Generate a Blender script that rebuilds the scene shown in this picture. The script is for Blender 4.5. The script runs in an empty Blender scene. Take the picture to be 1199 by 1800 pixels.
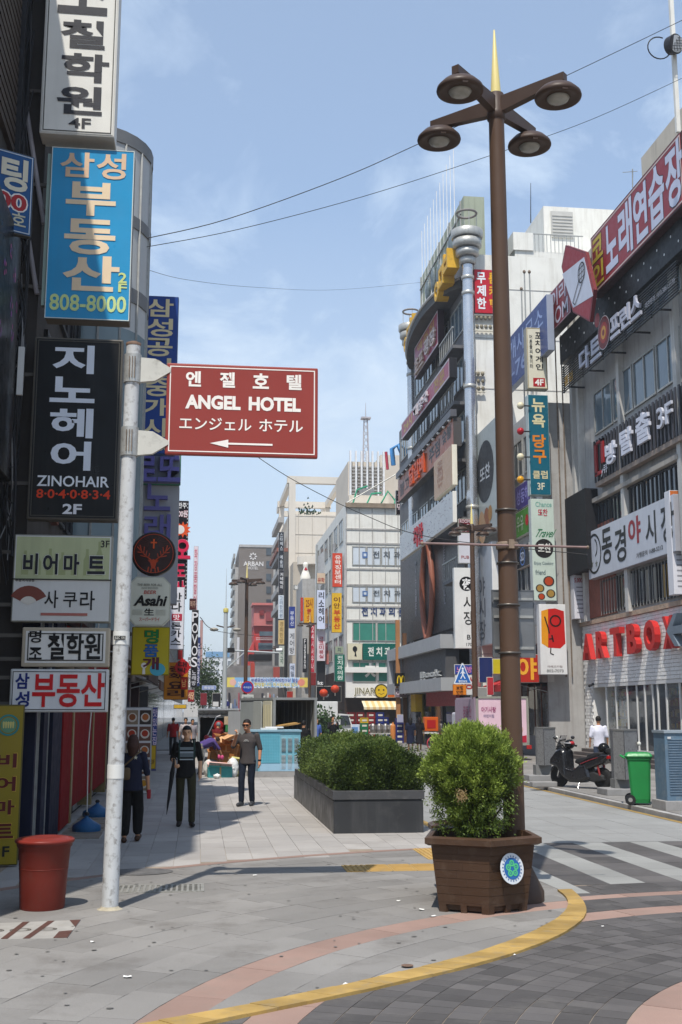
import bpy, bmesh, math, random
import numpy as np
from mathutils import Vector, Matrix
rnd = random.Random(7)
PI = math.pi
SC = bpy.context.scene
COL = SC.collection
# ------------------------------------------------------------------ camera, sky, sun, exposure
EYE = 2.0
FPX, CPX, CPY = 2000.0, 599.5, 900.0
PITCH = math.atan(348/FPX)
YAW = math.atan(252.5*math.cos(PITCH)/FPX)
cam = bpy.data.cameras.new('camera'); camo = bpy.data.objects.new('camera', cam); COL.objects.link(camo)
cam.sensor_fit = 'VERTICAL'; cam.sensor_height = 36.0; cam.lens = 40.0; cam.clip_end = 5000; cam.clip_start = 0.1
camo.location = (0, 0, EYE)
camo.rotation_euler = (PI/2+PITCH, 0, -YAW)
SC.camera = camo
SUN_DIR = Vector((0.187, 0.498, -1.0)).normalized()
w = bpy.data.worlds.new('World'); SC.world = w; w.use_nodes = True
nt = w.node_tree; nt.nodes.clear()
def nd(t, ty, **k):
 n = t.nodes.new(ty)
 for a, b in k.items(): setattr(n, a, b)
 return n
out = nd(nt, 'ShaderNodeOutputWorld'); bg = nd(nt, 'ShaderNodeBackground'); sky = nd(nt, 'ShaderNodeTexSky')
sky.sky_type = 'NISHITA'; sky.sun_disc = False
sky.sun_elevation = math.asin(-SUN_DIR.z); sky.sun_rotation = math.atan2(-SUN_DIR.x, -SUN_DIR.y)
sky.air_density = 1.0; sky.dust_density = 0.9; sky.ozone_density = 1.9
bg.inputs['Strength'].default_value = 0.15
tc = nd(nt, 'ShaderNodeTexCoord'); mp = nd(nt, 'ShaderNodeMapping')
mp.inputs['Rotation'].default_value = (0.0, 0.5, 0.45); mp.inputs['Scale'].default_value = (1.7, 1.0, 2.2)
n1 = nd(nt, 'ShaderNodeTexNoise'); n1.inputs['Scale'].default_value = 3.4; n1.inputs['Detail'].default_value = 9; n1.inputs['Roughness'].default_value = 0.62; n1.inputs['Distortion'].default_value = 0.5
n2 = nd(nt, 'ShaderNodeTexNoise'); n2.inputs['Scale'].default_value = 1.5; n2.inputs['Detail'].default_value = 3
r1 = nd(nt, 'ShaderNodeMapRange'); r1.inputs[1].default_value = 0.50; r1.inputs[2].default_value = 0.80; r1.inputs[4].default_value = 1.0
r2 = nd(nt, 'ShaderNodeMapRange'); r2.inputs[1].default_value = 0.38; r2.inputs[2].default_value = 0.64; r2.inputs[4].default_value = 0.9
ml = nd(nt, 'ShaderNodeMath', operation='MULTIPLY'); mx = nd(nt, 'ShaderNodeMixRGB')
ad = nd(nt, 'ShaderNodeMath', operation='ADD'); ad.inputs[1].default_value = 0.27
mx.inputs['Color2'].default_value = (4.9, 5.8, 6.8, 1)
L = nt.links
L.new(tc.outputs['Generated'], mp.inputs['Vector']); L.new(mp.outputs[0], n1.inputs['Vector']); L.new(mp.outputs[0], n2.inputs['Vector'])
L.new(n1.outputs['Fac'], r1.inputs[0]); L.new(n2.outputs['Fac'], r2.inputs[0]); L.new(r1.outputs[0], ml.inputs[0]); L.new(r2.outputs[0], ml.inputs[1])
L.new(ml.outputs[0], ad.inputs[0]); L.new(ad.outputs[0], mx.inputs['Fac']); gm_ = nd(nt, 'ShaderNodeMixRGB'); gm_.blend_type = 'MULTIPLY'; gm_.inputs['Fac'].default_value = 1; gm_.inputs['Color2'].default_value = (.96, 1.06, 1.12, 1); L.new(sky.outputs[0], gm_.inputs['Color1']); L.new(gm_.outputs[0], mx.inputs['Color1']); sx = nd(nt, 'ShaderNodeSeparateXYZ'); L.new(tc.outputs['Generated'], sx.inputs[0]); hz = nd(nt, 'ShaderNodeMapRange'); L.new(sx.outputs['Z'], hz.inputs[0]); hz.inputs[1].default_value = .0; hz.inputs[2].default_value = .42; hz.inputs[3].default_value = .85; hz.inputs[4].default_value = 0
mh = nd(nt, 'ShaderNodeMixRGB'); L.new(hz.outputs[0], mh.inputs['Fac']); L.new(mx.outputs[0], mh.inputs['Color1']); mh.inputs['Color2'].default_value = (4.45, 4.95, 5.4, 1); L.new(mh.outputs[0], bg.inputs['Color']); L.new(bg.outputs[0], out.inputs[0])
sl = bpy.data.lights.new('sun', 'SUN'); sl.energy = 4.5; sl.angle = math.radians(0.53); sl.color = (1.0, 0.945, 0.86)
so = bpy.data.objects.new('sun', sl); COL.objects.link(so); so.location = (-5, -15, 40)
so.rotation_euler = SUN_DIR.to_track_quat('-Z', 'Y').to_euler()
SC.view_settings.view_transform = 'Standard'; SC.view_settings.look = 'None'
SC.view_settings.exposure = 0.18; SC.view_settings.gamma = 1.0; SC.view_settings.use_curve_mapping = False
SC.cycles.max_bounces = 6; SC.cycles.transparent_max_bounces = 6
# ------------------------------------------------------------------ measuring rays (survey of the place from the eye point)
def ray(px, py):
 a = (px-CPX)/FPX; b = (CPY-py)/FPX
 f = math.cos(PITCH)-b*math.sin(PITCH); z = math.sin(PITCH)+b*math.cos(PITCH)
 return Vector((f*math.sin(YAW)+a*math.cos(YAW), f*math.cos(YAW)-a*math.sin(YAW), z))
EYEV = Vector((0, 0, EYE))
def gz(px, py, z=0.0):
 r = ray(px, py); return EYEV+r*((z-EYE)/r.z)
def gx(px, py, X):
 r = ray(px, py); return EYEV+r*(X/r.x)
def gy(px, py, Y):
 r = ray(px, py); return EYEV+r*(Y/r.y)
def gplane(px, py, o, n):
 r = ray(px, py); return EYEV+r*((o-EYEV).dot(n)/r.dot(n))
# ------------------------------------------------------------------ materials
MATS = {}
def hexc(s):
 s = s.lstrip('#'); c = [int(s[i:i + 2], 16) / 255 for i in (0, 2, 4)]
 return tuple(x/12.92 if x <= .04045 else ((x+.055)/1.055) ** 2.4 for x in c)
def mat(name, col, rough=.6, var=.12, scale=2.5, metal=0.0, bump=0.0, bscale=60.0, dirt=0.0, dirtcol=(.06, .05, .04), trans=0.0, emit=0.0, tone=0.0, streak=0.0, spec=.22, sub=None):
 if name in MATS: return MATS[name]
 if isinstance(col, str): col = hexc(col)
 m = bpy.data.materials.new(name); m.use_nodes = True; MATS[name] = m
 t = m.node_tree; b = t.nodes['Principled BSDF']; Lk = t.links
 b.inputs['Roughness'].default_value = rough; b.inputs['Metallic'].default_value = metal
 b.inputs['Specular IOR Level'].default_value = spec
 geo = nd(t, 'ShaderNodeNewGeometry')
 base = nd(t, 'ShaderNodeRGB'); base.outputs[0].default_value = (*col, 1); cur = base.outputs[0]
 def noise(sc, det=4, ro=.55, vec=None):
  n = nd(t, 'ShaderNodeTexNoise'); n.inputs['Scale'].default_value = sc; n.inputs['Detail'].default_value = det; n.inputs['Roughness'].default_value = ro
  Lk.new(vec or geo.outputs['Position'], n.inputs['Vector']); return n.outputs['Fac']
 def mapr(s, a, bb, c, d):
  n = nd(t, 'ShaderNodeMapRange'); Lk.new(s, n.inputs[0])
  for i, v in enumerate((a, bb, c, d)): n.inputs[i+1].default_value = v
  return n.outputs[0]
 def scalec(cur, fac):
  n = nd(t, 'ShaderNodeVectorMath', operation='SCALE'); Lk.new(cur, n.inputs[0]); Lk.new(fac, n.inputs['Scale']); return n.outputs[0]
 if var > 0: cur = scalec(cur, mapr(noise(scale), .25, .75, 1-var, 1+var))
 if tone > 0:
  at = nd(t, 'ShaderNodeAttribute'); at.attribute_name = 'tone'
  cur = scalec(cur, mapr(at.outputs['Fac'], 0, 1, 1 - tone, 1 + tone))
 if sub is not None:   # fine speckle of a second colour (granite, terrazzo)
  sc_, col2, amt = sub
  mm = nd(t, 'ShaderNodeMixRGB'); mm.inputs['Color2'].default_value = (*col2, 1)
  Lk.new(mapr(noise(sc_, 2), .52, .66, 0, amt), mm.inputs['Fac']); Lk.new(cur, mm.inputs['Color1']); cur = mm.outputs[0]
 if streak > 0:
  mpn = nd(t, 'ShaderNodeMapping'); mpn.inputs['Scale'].default_value = (5, 5, .35); Lk.new(geo.outputs['Position'], mpn.inputs['Vector'])
  mm = nd(t, 'ShaderNodeMixRGB'); mm.inputs['Color2'].default_value = (*dirtcol, 1)
  Lk.new(mapr(noise(1.0, 5, .6, mpn.outputs[0]), .5, .78, 0, streak), mm.inputs['Fac']); Lk.new(cur, mm.inputs['Color1']); cur = mm.outputs[0]
 if dirt > 0:
  mm = nd(t, 'ShaderNodeMixRGB'); mm.inputs['Color2'].default_value = (*dirtcol, 1)
  Lk.new(mapr(noise(scale * 2.3, 7, .68), .52, .72, 0, dirt), mm.inputs['Fac']); Lk.new(cur, mm.inputs['Color1']); cur = mm.outputs[0]
 Lk.new(cur, b.inputs['Base Color'])
 Lk.new(mapr(noise(scale * 3), .3, .7, max(0, rough - .08), min(1, rough + .08)), b.inputs['Roughness'])
 if bump > 0:
  bn = nd(t, 'ShaderNodeBump'); bn.inputs['Strength'].default_value = bump; bn.inputs['Distance'].default_value = .01
  Lk.new(noise(bscale, 4), bn.inputs['Height']); Lk.new(bn.outputs[0], b.inputs['Normal'])
 if trans > 0: b.inputs['Transmission Weight'].default_value = trans
 if emit > 0:
  Lk.new(cur, b.inputs['Emission Color']); b.inputs['Emission Strength'].default_value = emit
 return m
def paint(col, rough=.45, var=.07, streak=.12):
 """printed or painted sheet in one colour"""
 if isinstance(col, bpy.types.Material): return col
 key = 'paint_%s_%d_%d' % (col, int(rough * 100), int(streak * 100))
 return mat(key, col, rough, var, 1.7, streak=streak, dirtcol=(.10, .085, .07))
# ------------------------------------------------------------------ mesh builder
WM = {}
def wm(o): return WM.get(o.name, Matrix.Identity(4)) if o else Matrix.Identity(4)
class MB:
 def __init__(s): s.v = []; s.f = []; s.m = []; s.mats = []; s.sm = []; s.tone = []
 def mi(s, m):
  if m is None: return 0
  if m not in s.mats: s.mats.append(m)
  return s.mats.index(m)
 def add(s, vs, fs, m=None, smooth=False, tone=.5):
  b = len(s.v); k = s.mi(m); s.v.extend([tuple(p) for p in vs])
  for f in fs: s.f.append([b+i for i in f]); s.m.append(k); s.sm.append(smooth); s.tone.append(tone)
  return s
 def box(s, x0, x1, y0, y1, z0, z1, m=None, M=None, tone=.5):
  vs = [Vector(p) for p in ((x0, y0, z0), (x1, y0, z0), (x1, y1, z0), (x0, y1, z0), (x0, y0, z1), (x1, y0, z1), (x1, y1, z1), (x0, y1, z1))]
  if M: vs = [M @ p for p in vs]
  return s.add(vs, [(0, 3, 2, 1), (4, 5, 6, 7), (0, 1, 5, 4), (1, 2, 6, 5), (2, 3, 7, 6), (3, 0, 4, 7)], m, tone=tone)
 def bbox(s, x0, x1, y0, y1, z0, z1, b, m=None, M=None, smooth=False):
  """box with bevelled edges"""
  bm = bmesh.new(); bmesh.ops.create_cube(bm, size=1)
  for v in bm.verts: v.co = Vector((x0+(v.co.x+.5)*(x1-x0), y0+(v.co.y+.5)*(y1-y0), z0+(v.co.z+.5)*(z1-z0)))
  bmesh.ops.bevel(bm, geom=bm.edges[:], offset=b, segments=2, affect='EDGES', profile=.6)
  vs = [(M @ v.co) if M else v.co.copy() for v in bm.verts]; fs = [[v.index for v in f.verts] for f in bm.faces]; bm.free()
  return s.add(vs, fs, m, smooth)
 def ring(s, c, u, w_, r, n): return [c+u*(r*math.cos(2*PI*i/n))+w_*(r*math.sin(2*PI*i/n)) for i in range(n)]
 def cyl(s, p0, p1, r0, r1=None, n=12, m=None, caps=True, smooth=True):
  r1 = r0 if r1 is None else r1; p0 = Vector(p0); p1 = Vector(p1); d = (p1-p0).normalized()
  u = d.orthogonal().normalized(); w_ = d.cross(u)
  vs = s.ring(p0, u, w_, r0, n)+s.ring(p1, u, w_, r1, n)
  s.add(vs, [(i, (i+1) % n, n+(i+1) % n, n+i) for i in range(n)], m, smooth)
  if caps: s.add(vs, [tuple(range(n))[::-1], tuple(range(n, 2*n))], m)
  return s
 def tube(s, pts, r, n=6, m=None, caps=True):
  pts = [Vector(p) for p in pts]; rs = r if isinstance(r, (list, tuple)) else [r]*len(pts)
  vs = []; up = None
  for i, p in enumerate(pts):
   d = (pts[min(i+1, len(pts)-1)]-pts[max(i-1, 0)]).normalized()
   if up is None or abs(up.dot(d)) > .98: up = d.orthogonal().normalized()
   u = (up-d*up.dot(d)).normalized(); up = u
   vs += s.ring(p, u, d.cross(u), rs[i], n)
  fs = [(k*n+i, k*n+(i+1) % n, (k+1)*n+(i+1) % n, (k+1)*n+i) for k in range(len(pts)-1) for i in range(n)]
  s.add(vs, fs, m, True)
  if caps: s.add(vs, [tuple(range(n))[::-1], tuple(range(len(vs)-n, len(vs)))], m)
  return s
 def lathe(s, prof, c=(0, 0, 0), n=20, m=None, M=None, smooth=True, a0=0.0):
  vs = []
  for r, z in prof:
   for i in range(n):
    a = a0+2*PI*i/n; p = Vector((c[0]+r*math.cos(a), c[1]+r*math.sin(a), c[2]+z)); vs.append(M @ p if M else p)
  fs = [(k*n+i, k*n+(i+1) % n, (k+1)*n+(i+1) % n, (k+1)*n+i) for k in range(len(prof)-1) for i in range(n)]
  s.add(vs, fs, m, smooth)
  if prof[0][0] > 1e-4: s.add(vs[:n], [tuple(range(n))[::-1]], m)
  if prof[-1][0] > 1e-4: s.add(vs[-n:], [tuple(range(n))], m)
  return s
 def prism(s, poly, z0, z1, m=None, M=None, side=None, tone=.5):
  """poly: 2D ring counter-clockwise, extruded z0..z1"""
  n = len(poly); a = [Vector((p[0], p[1], z0)) for p in poly]+[Vector((p[0], p[1], z1)) for p in poly]
  if M: a = [M @ p for p in a]
  s.add(a, [tuple(range(n))[::-1], tuple(range(n, 2*n))], m, tone=tone)
  s.add(a, [(i, (i+1) % n, n+(i+1) % n, n+i) for i in range(n)], side or m, tone=tone)
  return s
 def ell(s, c, r, n=12, k=8, m=None, M=None):
  c = Vector(c); vs = []
  for j in range(k+1):
   t = PI*j/k
   for i in range(n):
    a = 2*PI*i/n; p = Vector((r[0]*math.sin(t)*math.cos(a), r[1]*math.sin(t)*math.sin(a), r[2]*math.cos(t))); p = (M @ p if M else p); vs.append(c+p)
  fs = [(j*n+i, (j+1)*n+i, (j+1)*n+(i+1) % n, j*n+(i+1) % n) for j in range(k) for i in range(n)]
  return s.add(vs, fs, m, True)
 def build(s, name, parent=None, m=None, label=None, kind=None, world=True, tone=False):
  me = bpy.data.meshes.new(name)
  V = s.v
  if parent is not None and world:
   I = wm(parent).inverted(); V = [tuple(I @ Vector(p)) for p in V]
  me.from_pydata(V, [], s.f)
  for q in (s.mats if s.mats else [m]): me.materials.append(q)
  if any(s.m): me.polygons.foreach_set('material_index', s.m)
  me.polygons.foreach_set('use_smooth', s.sm)
  if tone:
   a = me.attributes.new('tone', 'FLOAT', 'FACE'); a.data.foreach_set('value', s.tone)
  me.update()
  o = bpy.data.objects.new(name, me); COL.objects.link(o)
  if parent is not None: o.parent = parent; WM[o.name] = wm(parent).copy()
  if label: o['label'] = label
  if kind: o['kind'] = kind
  return o
def thing(name, label, cat, loc=(0, 0, 0), rotz=0.0, group=None, M=None):
 o = bpy.data.objects.new(name, None); COL.objects.link(o); o.empty_display_size = .2
 M = M or (Matrix.Translation(Vector(loc)) @ Matrix.Rotation(rotz, 4, 'Z'))
 o.matrix_world = M; WM[o.name] = M.copy(); o['label'] = label; o['category'] = cat
 if group: o['group'] = group
 return o
def tag(o, label, cat, group=None):
 o['label'] = label; o['category'] = cat
 if group: o['group'] = group
 return o
def struct(mb, name, m=None, parent=None, tone=False):
 return mb.build(name, parent, m, kind='structure' if parent is None else None, tone=tone)
def copy_tree(o, M, label=None):
 c = o.copy(); COL.objects.link(c); c.matrix_world = M; WM[c.name] = M.copy()
 if label: c['label'] = label
 def rec(a, b):
  for ch in [x for x in COL.objects if x.parent == a]:
   d = ch.copy(); COL.objects.link(d); d.parent = b; WM[d.name] = wm(b).copy(); rec(ch, d)
 rec(o, c); return c
# ------------------------------------------------------------------ lettering
GC = {}
_keep = bpy.data.curves.new('lettering_font', 'FONT'); _keep.body = '가A夜ー'; _ko = bpy.data.objects.new('k', _keep); bpy.data.meshes.remove(bpy.data.meshes.new_from_object(_ko))
def glyph(s, bold=0.0, ext=False):
 if any(ord(ch) > 0x2fff for ch in s): bold = min(bold, .030 if len(s) == 1 else .024)
 k = (s, round(bold, 4), ext)
 if k in GC: return GC[k]
 cu = bpy.data.curves.new('t', 'FONT'); cu.body = s; cu.size = 1; cu.resolution_u = 3; cu.offset = bold
 if ext: cu.extrude = .5
 cu.fill_mode = 'BOTH' if ext else 'FRONT'
 o = bpy.data.objects.new('t', cu); me = bpy.data.meshes.new_from_object(o)
 vs = [tuple(v.co) for v in me.vertices]; fs = [tuple(p.vertices) for p in me.polygons]
 bpy.data.objects.remove(o); bpy.data.curves.remove(cu); bpy.data.meshes.remove(me)
 if not vs: vs, fs = [(0, 0, 0), (1, 0, 0), (1, 1, 0)], []
 x0 = min(v[0] for v in vs); x1 = max(v[0] for v in vs); y0 = min(v[1] for v in vs); y1 = max(v[1] for v in vs)
 w_ = max(x1-x0, 1e-3); h_ = max(y1-y0, 1e-3)
 vs = [((v[0]-x0)/w_, (v[1]-y0)/h_, v[2]) for v in vs]
 GC[k] = (vs, fs, w_/h_); return GC[k]
def put_text(mb, s, x0, y0, x1, y1, z, M, m, bold=.0, ext=0.0, keep=False, shear=0.0):
 """string s stretched into the rectangle (x0,y0)-(x1,y1) of plane M, y up"""
 vs, fs, asp = glyph(s, bold, ext > 0)
 if keep:
  w_, h_ = x1-x0, y1-y0
  if asp*h_ < w_: d = (w_-asp*h_)/2; x0 += d; x1 -= d
  else: d = (h_-w_/asp)/2; y0 += d; y1 -= d
 P = [M @ Vector((x0+v[0]*(x1-x0)+shear*v[1]*(y1-y0), y0+v[1]*(y1-y0), z+(v[2]+.5)*ext if ext > 0 else z)) for v in vs]
 mb.add(P, fs, m)
# ------------------------------------------------------------------ signs
def frame_cam(x0, y0, x1, y1, Y):
 """upright board facing down the street towards the camera side, in the plane y=Y"""
 xm, ym = (x0+x1)/2, (y0+y1)/2
 a = gy(x0, ym, Y).x; b = gy(x1, ym, Y).x; t = gy(xm, y0, Y).z; bt = gy(xm, y1, Y).z
 M = Matrix.Translation((a, Y, bt)) @ Matrix(((1, 0, 0, 0), (0, 0, -1, 0), (0, 1, 0, 0), (0, 0, 0, 1)))
 return M, b-a, t-bt
def frame_fac(X, xl, tl, bl, xr, tr, br):
 """board on a facade x=X of the right-hand row (far end at the left)"""
 A = gx(xl, tl, X); B = gx(xl, bl, X); C = gx(xr, tr, X); D = gx(xr, br, X)
 yl = (A.y+B.y)/2; yr = (C.y+D.y)/2; t = (A.z+C.z)/2; b = (B.z+D.z)/2
 M = Matrix.Translation((X, yl, b)) @ Matrix(((0, 0, -1, 0), (-1, 0, 0, 0), (0, 1, 0, 0), (0, 0, 0, 1)))
 return M, yl-yr, t-b
def frame_left(X, y0, y1, z0, z1):
 """board on a facade x=X of the left-hand row, reading from near to far"""
 M = Matrix.Translation((X, y0, z0)) @ Matrix(((0, 0, 1, 0), (1, 0, 0, 0), (0, 1, 0, 0), (0, 0, 0, 1)))
 return M, y1-y0, z1-z0
SIDE = 'b9b7ae'
def loc_rect(M, w_, h_, r):
 x0, y0, x1, y1 = r
 if max(abs(v) for v in r) <= 1.6: return x0*w_, h_*(1-y1), x1*w_, h_*(1-y0)
 o = M.translation; n = M.col[2].xyz; I = M.inverted(); xm, ym = (x0+x1)/2, (y0+y1)/2
 g = lambda a, b: I @ gplane(a, b, o, n)
 return g(x0, ym).x, g(xm, y1).y, g(x1, ym).x, g(xm, y0).y
def sign(F, label, bg='e8e6de', T=(), d=.22, border=None, bw=.03, side=SIDE, name='shop_sign', cat='sign', group=None, rim=.02, decor=None, mat_bg=None, brackets=None):
 M, w_, h_ = F
 e = thing(name, label, cat, M=M, group=group)
 b = MB(); b.bbox(0, w_, 0, h_, -d, 0, min(.02, d * .2), paint(side, .5), M); b.build('casing', e)
 p = MB(); p.box(rim, w_ - rim, rim, h_ - rim, -.01, .006, mat_bg or paint(bg, .35), M); p.build('face_panel', e)
 if border:
  q = MB(); z = .012
  for a in ((rim*1.6, w_-rim*1.6, rim*1.6, rim*1.6+bw), (rim*1.6, w_-rim*1.6, h_-rim*1.6-bw, h_-rim*1.6), (rim*1.6, rim*1.6+bw, rim*1.6+bw, h_-rim*1.6-bw), (w_-rim*1.6-bw, w_-rim*1.6, rim*1.6+bw, h_-rim*1.6-bw)):
   q.box(a[0], a[1], a[2], a[3], .004, z, paint(border), M)
  q.build('border_line', e)
 letters(e, M, w_, h_, T)
 if decor: decor(e, M, w_, h_)
 if brackets:
  q = MB(); s_ = -1 if brackets == 'L' else 1
  for f in (.2, .8):
   x = 0 if s_ < 0 else w_
   q.box(min(x, x + s_ * .5), max(x, x + s_ * .5), h_ * f - .025, h_ * f + .025, -d * .7, -d * .7 + .05, paint('5a5650'), M)
  q.build('bracket', e)
 return e
def letters(e, M, w_, h_, T, z=.014):
 """T rows: (text, colour, x0,y0,x1,y1[, opts]) opts: b bold, v vertical stack, e raised depth, o outline colour, k keep aspect, s shear"""
 byc = {}; prs = {}
 for row in T:
  s, c = row[0], row[1]; op = row[6] if len(row) > 6 else {}
  x0, y0, x1, y1 = loc_rect(M, w_, h_, row[2:6])
  cells = []
  if op.get('v'):
   n = len(s); hh = (y1 - y0) / n; g = op.get('g', .12)
   for i, ch in enumerate(s):
    if ch != ' ': cells.append((ch, x0, y1 - (i + 1) * hh + hh * g / 2, x1, y1 - i * hh - hh * g / 2))
  elif op.get('h'):
   n = len(s); ww = (x1 - x0) / n; g = op.get('g', .12)
   for i, ch in enumerate(s):
    if ch != ' ': cells.append((ch, x0 + i * ww + ww * g / 2, y0, x0 + (i + 1) * ww - ww * g / 2, y1))
  else: cells = [(s, x0, y0, x1, y1)]
  bo = op.get('b', .018); ex = op.get('e', 0)
  for (ch, a, b_, c_, d_) in cells:
   if op.get('o'):
    mbo = byc.setdefault(('o', op['o']), MB()); g = (c_ - a) * .03
    put_text(mbo, ch, a - g, b_ - g, c_ + g, d_ + g, z - .003, M, paint(op['o']), bo + .05, 0, op.get('k', False), op.get('s', 0))
   if ex and len(ch) == 1 and op.get('each', True):
    q = MB(); put_text(q, ch, a, b_, c_, d_, z - .01, M, paint(c), bo, ex, op.get('k', False), op.get('s', 0)); q.build('raised_letter', e)
   else:
    mb = byc.setdefault(('t', c), MB()); put_text(mb, ch, a, b_, c_, d_, z, M, paint(c), bo, ex, op.get('k', False), op.get('s', 0))
 for k, mb in byc.items():
  if mb.f: mb.build('lettering', e)
def disc(mb, cx, cy, r, z, M, m, n=24, sx=1.0, r0=0.0):
 if r0:
  vs = [M @ Vector((cx+q*math.cos(2*PI*i/n)*sx, cy+q*math.sin(2*PI*i/n), z)) for q in (r0, r) for i in range(n)]
  mb.add(vs, [(i, (i+1) % n, n+(i+1) % n, n+i)[::-1] for i in range(n)], m)
 else:
  vs = [M @ Vector((cx+r*math.cos(2*PI*i/n)*sx, cy+r*math.sin(2*PI*i/n), z)) for i in range(n)]
  mb.add(vs, [tuple(range(n))], m)
def poly(mb, pts, z, M, m): mb.add([M @ Vector((p[0], p[1], z)) for p in pts], [tuple(range(len(pts)))], m)
# ------------------------------------------------------------------ ground
M_BASE = mat('ground_bed', (.16, .155, .145), .95, .2, .8, dirt=.4)
M_SLAB = mat('grey_granite_slab', (.225, .214, .200), .8, .18, .6, tone=.12, sub=(140, (.12, .115, .11), .6), dirt=.65, dirtcol=(.12, .108, .096), bump=.12, bscale=120)
M_WALK = mat('footpath_slab', (.345, .325, .305), .8, .12, .5, tone=.09, sub=(140, (.18, .17, .165), .4), dirt=.45, dirtcol=(.20, .18, .16), bump=.1, bscale=120)
M_DARK = mat('dark_basalt_sett', (.086, .080, .078), .75, .18, 1.0, tone=.26, dirt=.55, dirtcol=(.14, .13, .12), bump=.12, bscale=90)
M_PINK = mat('pink_granite', (.285, .19, .155), .8, .15, 1.2, tone=.12, sub=(110, (.20, .14, .12), .4), dirt=.45, dirtcol=(.22, .18, .15), bump=.1)
M_ROAD = mat('pale_granite_road', (.25, .25, .242), .85, .12, .5, tone=.07, sub=(120, (.16, .16, .155), .5), dirt=.35, dirtcol=(.19, .18, .17), bump=.12)
M_LITE = mat('pale_crossing_slab', (.255, .255, .242), .8, .16, .8, tone=.10, sub=(120, (.22, .22, .21), .4), dirt=.35, dirtcol=(.22, .21, .2))
M_YEL = mat('worn_yellow_paint', (.36, .235, .075), .7, .25, 3, tone=.16, dirt=.75, dirtcol=(.24, .19, .12), bump=.2)
M_GROUT = mat('joint_sand', (.05, .046, .04), .95, .2, 3)
M_GROUT2 = mat('pale_mortar', (.27, .22, .17), .95, .2, 3)
g = MB(); S = 1500
g.add([(-S, -S, -.05), (S, -S, -.05), (S, S, -.05), (-S, S, -.05)], [(0, 1, 2, 3)], M_BASE)
struct(g, 'ground')
CX_, CY_ = 6.1, 5.8           # centre of the concentric paving rings
def pol(r, a): return (CX_+r*math.cos(a), CY_+r*math.sin(a))
# kerb line (inner edge / outer edge) of the rounded corner, metres
kin = [(-3.2, 6.3), (-2.0, 6.9), (-1.2, 7.36)]+[tuple(gz(*p).xy) for p in ((270, 1800), (400, 1778), (500, 1757), (600, 1737), (700, 1713), (800, 1690), (870, 1667), (940, 1640), (985, 1615), (1002, 1595), (995, 1575), (968, 1560))]
kout = [(-3.0, 5.95), (-1.9, 6.5), (-.9, 7.1)]+[tuple(gz(*p).xy) for p in ((390, 1797), (550, 1764), (650, 1744), (700, 1730), (800, 1709), (860, 1693), (930, 1671), (988, 1646), (1020, 1626), (1035, 1606), (1026, 1585), (998, 1559))]
def resample(P, step):
 out = [P[0]]; acc = 0
 for a, b in zip(P, P[1:]):
  d = math.dist(a, b)
  while acc+d >= step:
   t = (step-acc)/d; a = (a[0]+(b[0]-a[0])*t, a[1]+(b[1]-a[1])*t); out.append(a); d = math.dist(a, b); acc = 0
  acc += d
 return out
def smooth(P, k=2):
 for _ in range(k):
  P = [P[0]]+[((P[i-1][0]+2*P[i][0]+P[i+1][0])/4, (P[i-1][1]+2*P[i][1]+P[i+1][1])/4) for i in range(1, len(P)-1)]+[P[-1]]
 return P
kin = smooth(resample(kin, .25)); kout = smooth(resample(kout, .25))
def inside_kerb(x, y):
 """left/far side of the kerb = pavement corner"""
 best = 1e9; s = 0
 for a, b in zip(kin, kin[1:]):
  ax, ay = b[0]-a[0], b[1]-a[1]; t = max(0, min(1, ((x-a[0])*ax+(y-a[1])*ay)/(ax*ax+ay*ay)))
  dx, dy = x-a[0]-ax*t, y-a[1]-ay*t; d = dx*dx+dy*dy
  if d < best: best = d; s = ax*dy-ay*dx
 return s > 0
KC = kin+[(3.99, 14.2), (3.95, 16), (3.95, 22)]
def kdist(x, y):
 best = 1e9
 for a, b in zip(KC, KC[1:]):
  ax, ay = b[0]-a[0], b[1]-a[1]; l2 = ax*ax+ay*ay; t = max(0, min(1, ((x-a[0])*ax+(y-a[1])*ay)/l2))
  qx, qy = a[0]+ax*t, a[1]+ay*t; dx, dy = x-qx, y-qy; d = dx*dx+dy*dy
  if d < best: l = math.sqrt(l2); best = d; nx, ny = -ay/l, ax/l; res = (math.sqrt(d)*(1 if ax*dy-ay*dx > 0 else -1), qx, qy, nx, ny)
 return res
def kclip(P, inside, off=-.06):
 """cut a tile along the kerb line"""
 cx = sum(p[0] for p in P)/len(P); cy = sum(p[1] for p in P)/len(P)
 s0, qx, qy, nx, ny = kdist(cx, cy)
 if abs(s0) > .8: return P if (s0 > 0) == inside else None
 sg = 1 if inside else -1; o = []; f = lambda p: sg*((p[0]-qx)*nx+(p[1]-qy)*ny-off)
 for i in range(len(P)):
  a, b = P[i], P[(i+1) % len(P)]; da, db = f(a), f(b)
  if da >= 0: o.append(a)
  if da*db < 0: t = da/(da-db); o.append((a[0]+(b[0]-a[0])*t, a[1]+(b[1]-a[1])*t))
 if len(o) < 3: return None
 ar = abs(sum(o[i][0]*o[(i+1) % len(o)][1]-o[(i+1) % len(o)][0]*o[i][1] for i in range(len(o))))/2
 return o if ar > .002 else None
def region_out(x, y):
 r = math.hypot(x-CX_, y-CY_)
 for lim, k in ((3.73, 'pink'), (5.77, 'dark'), (6.12, 'pink'), (6.75, 'dark'), (6.97, 'pink'), (7.62, 'dark')):
  if r < lim: return k
 return 'zebra'
def region_in(x, y):
 r = math.hypot(x-CX_, y-CY_)
 if x < 3.95 and (r > 11.55): return 'walk' if y > 13 or x > -2.3 else 'slab'
 return 'pinkin' if 6.45 < r < 6.81 else 'slab'
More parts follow.
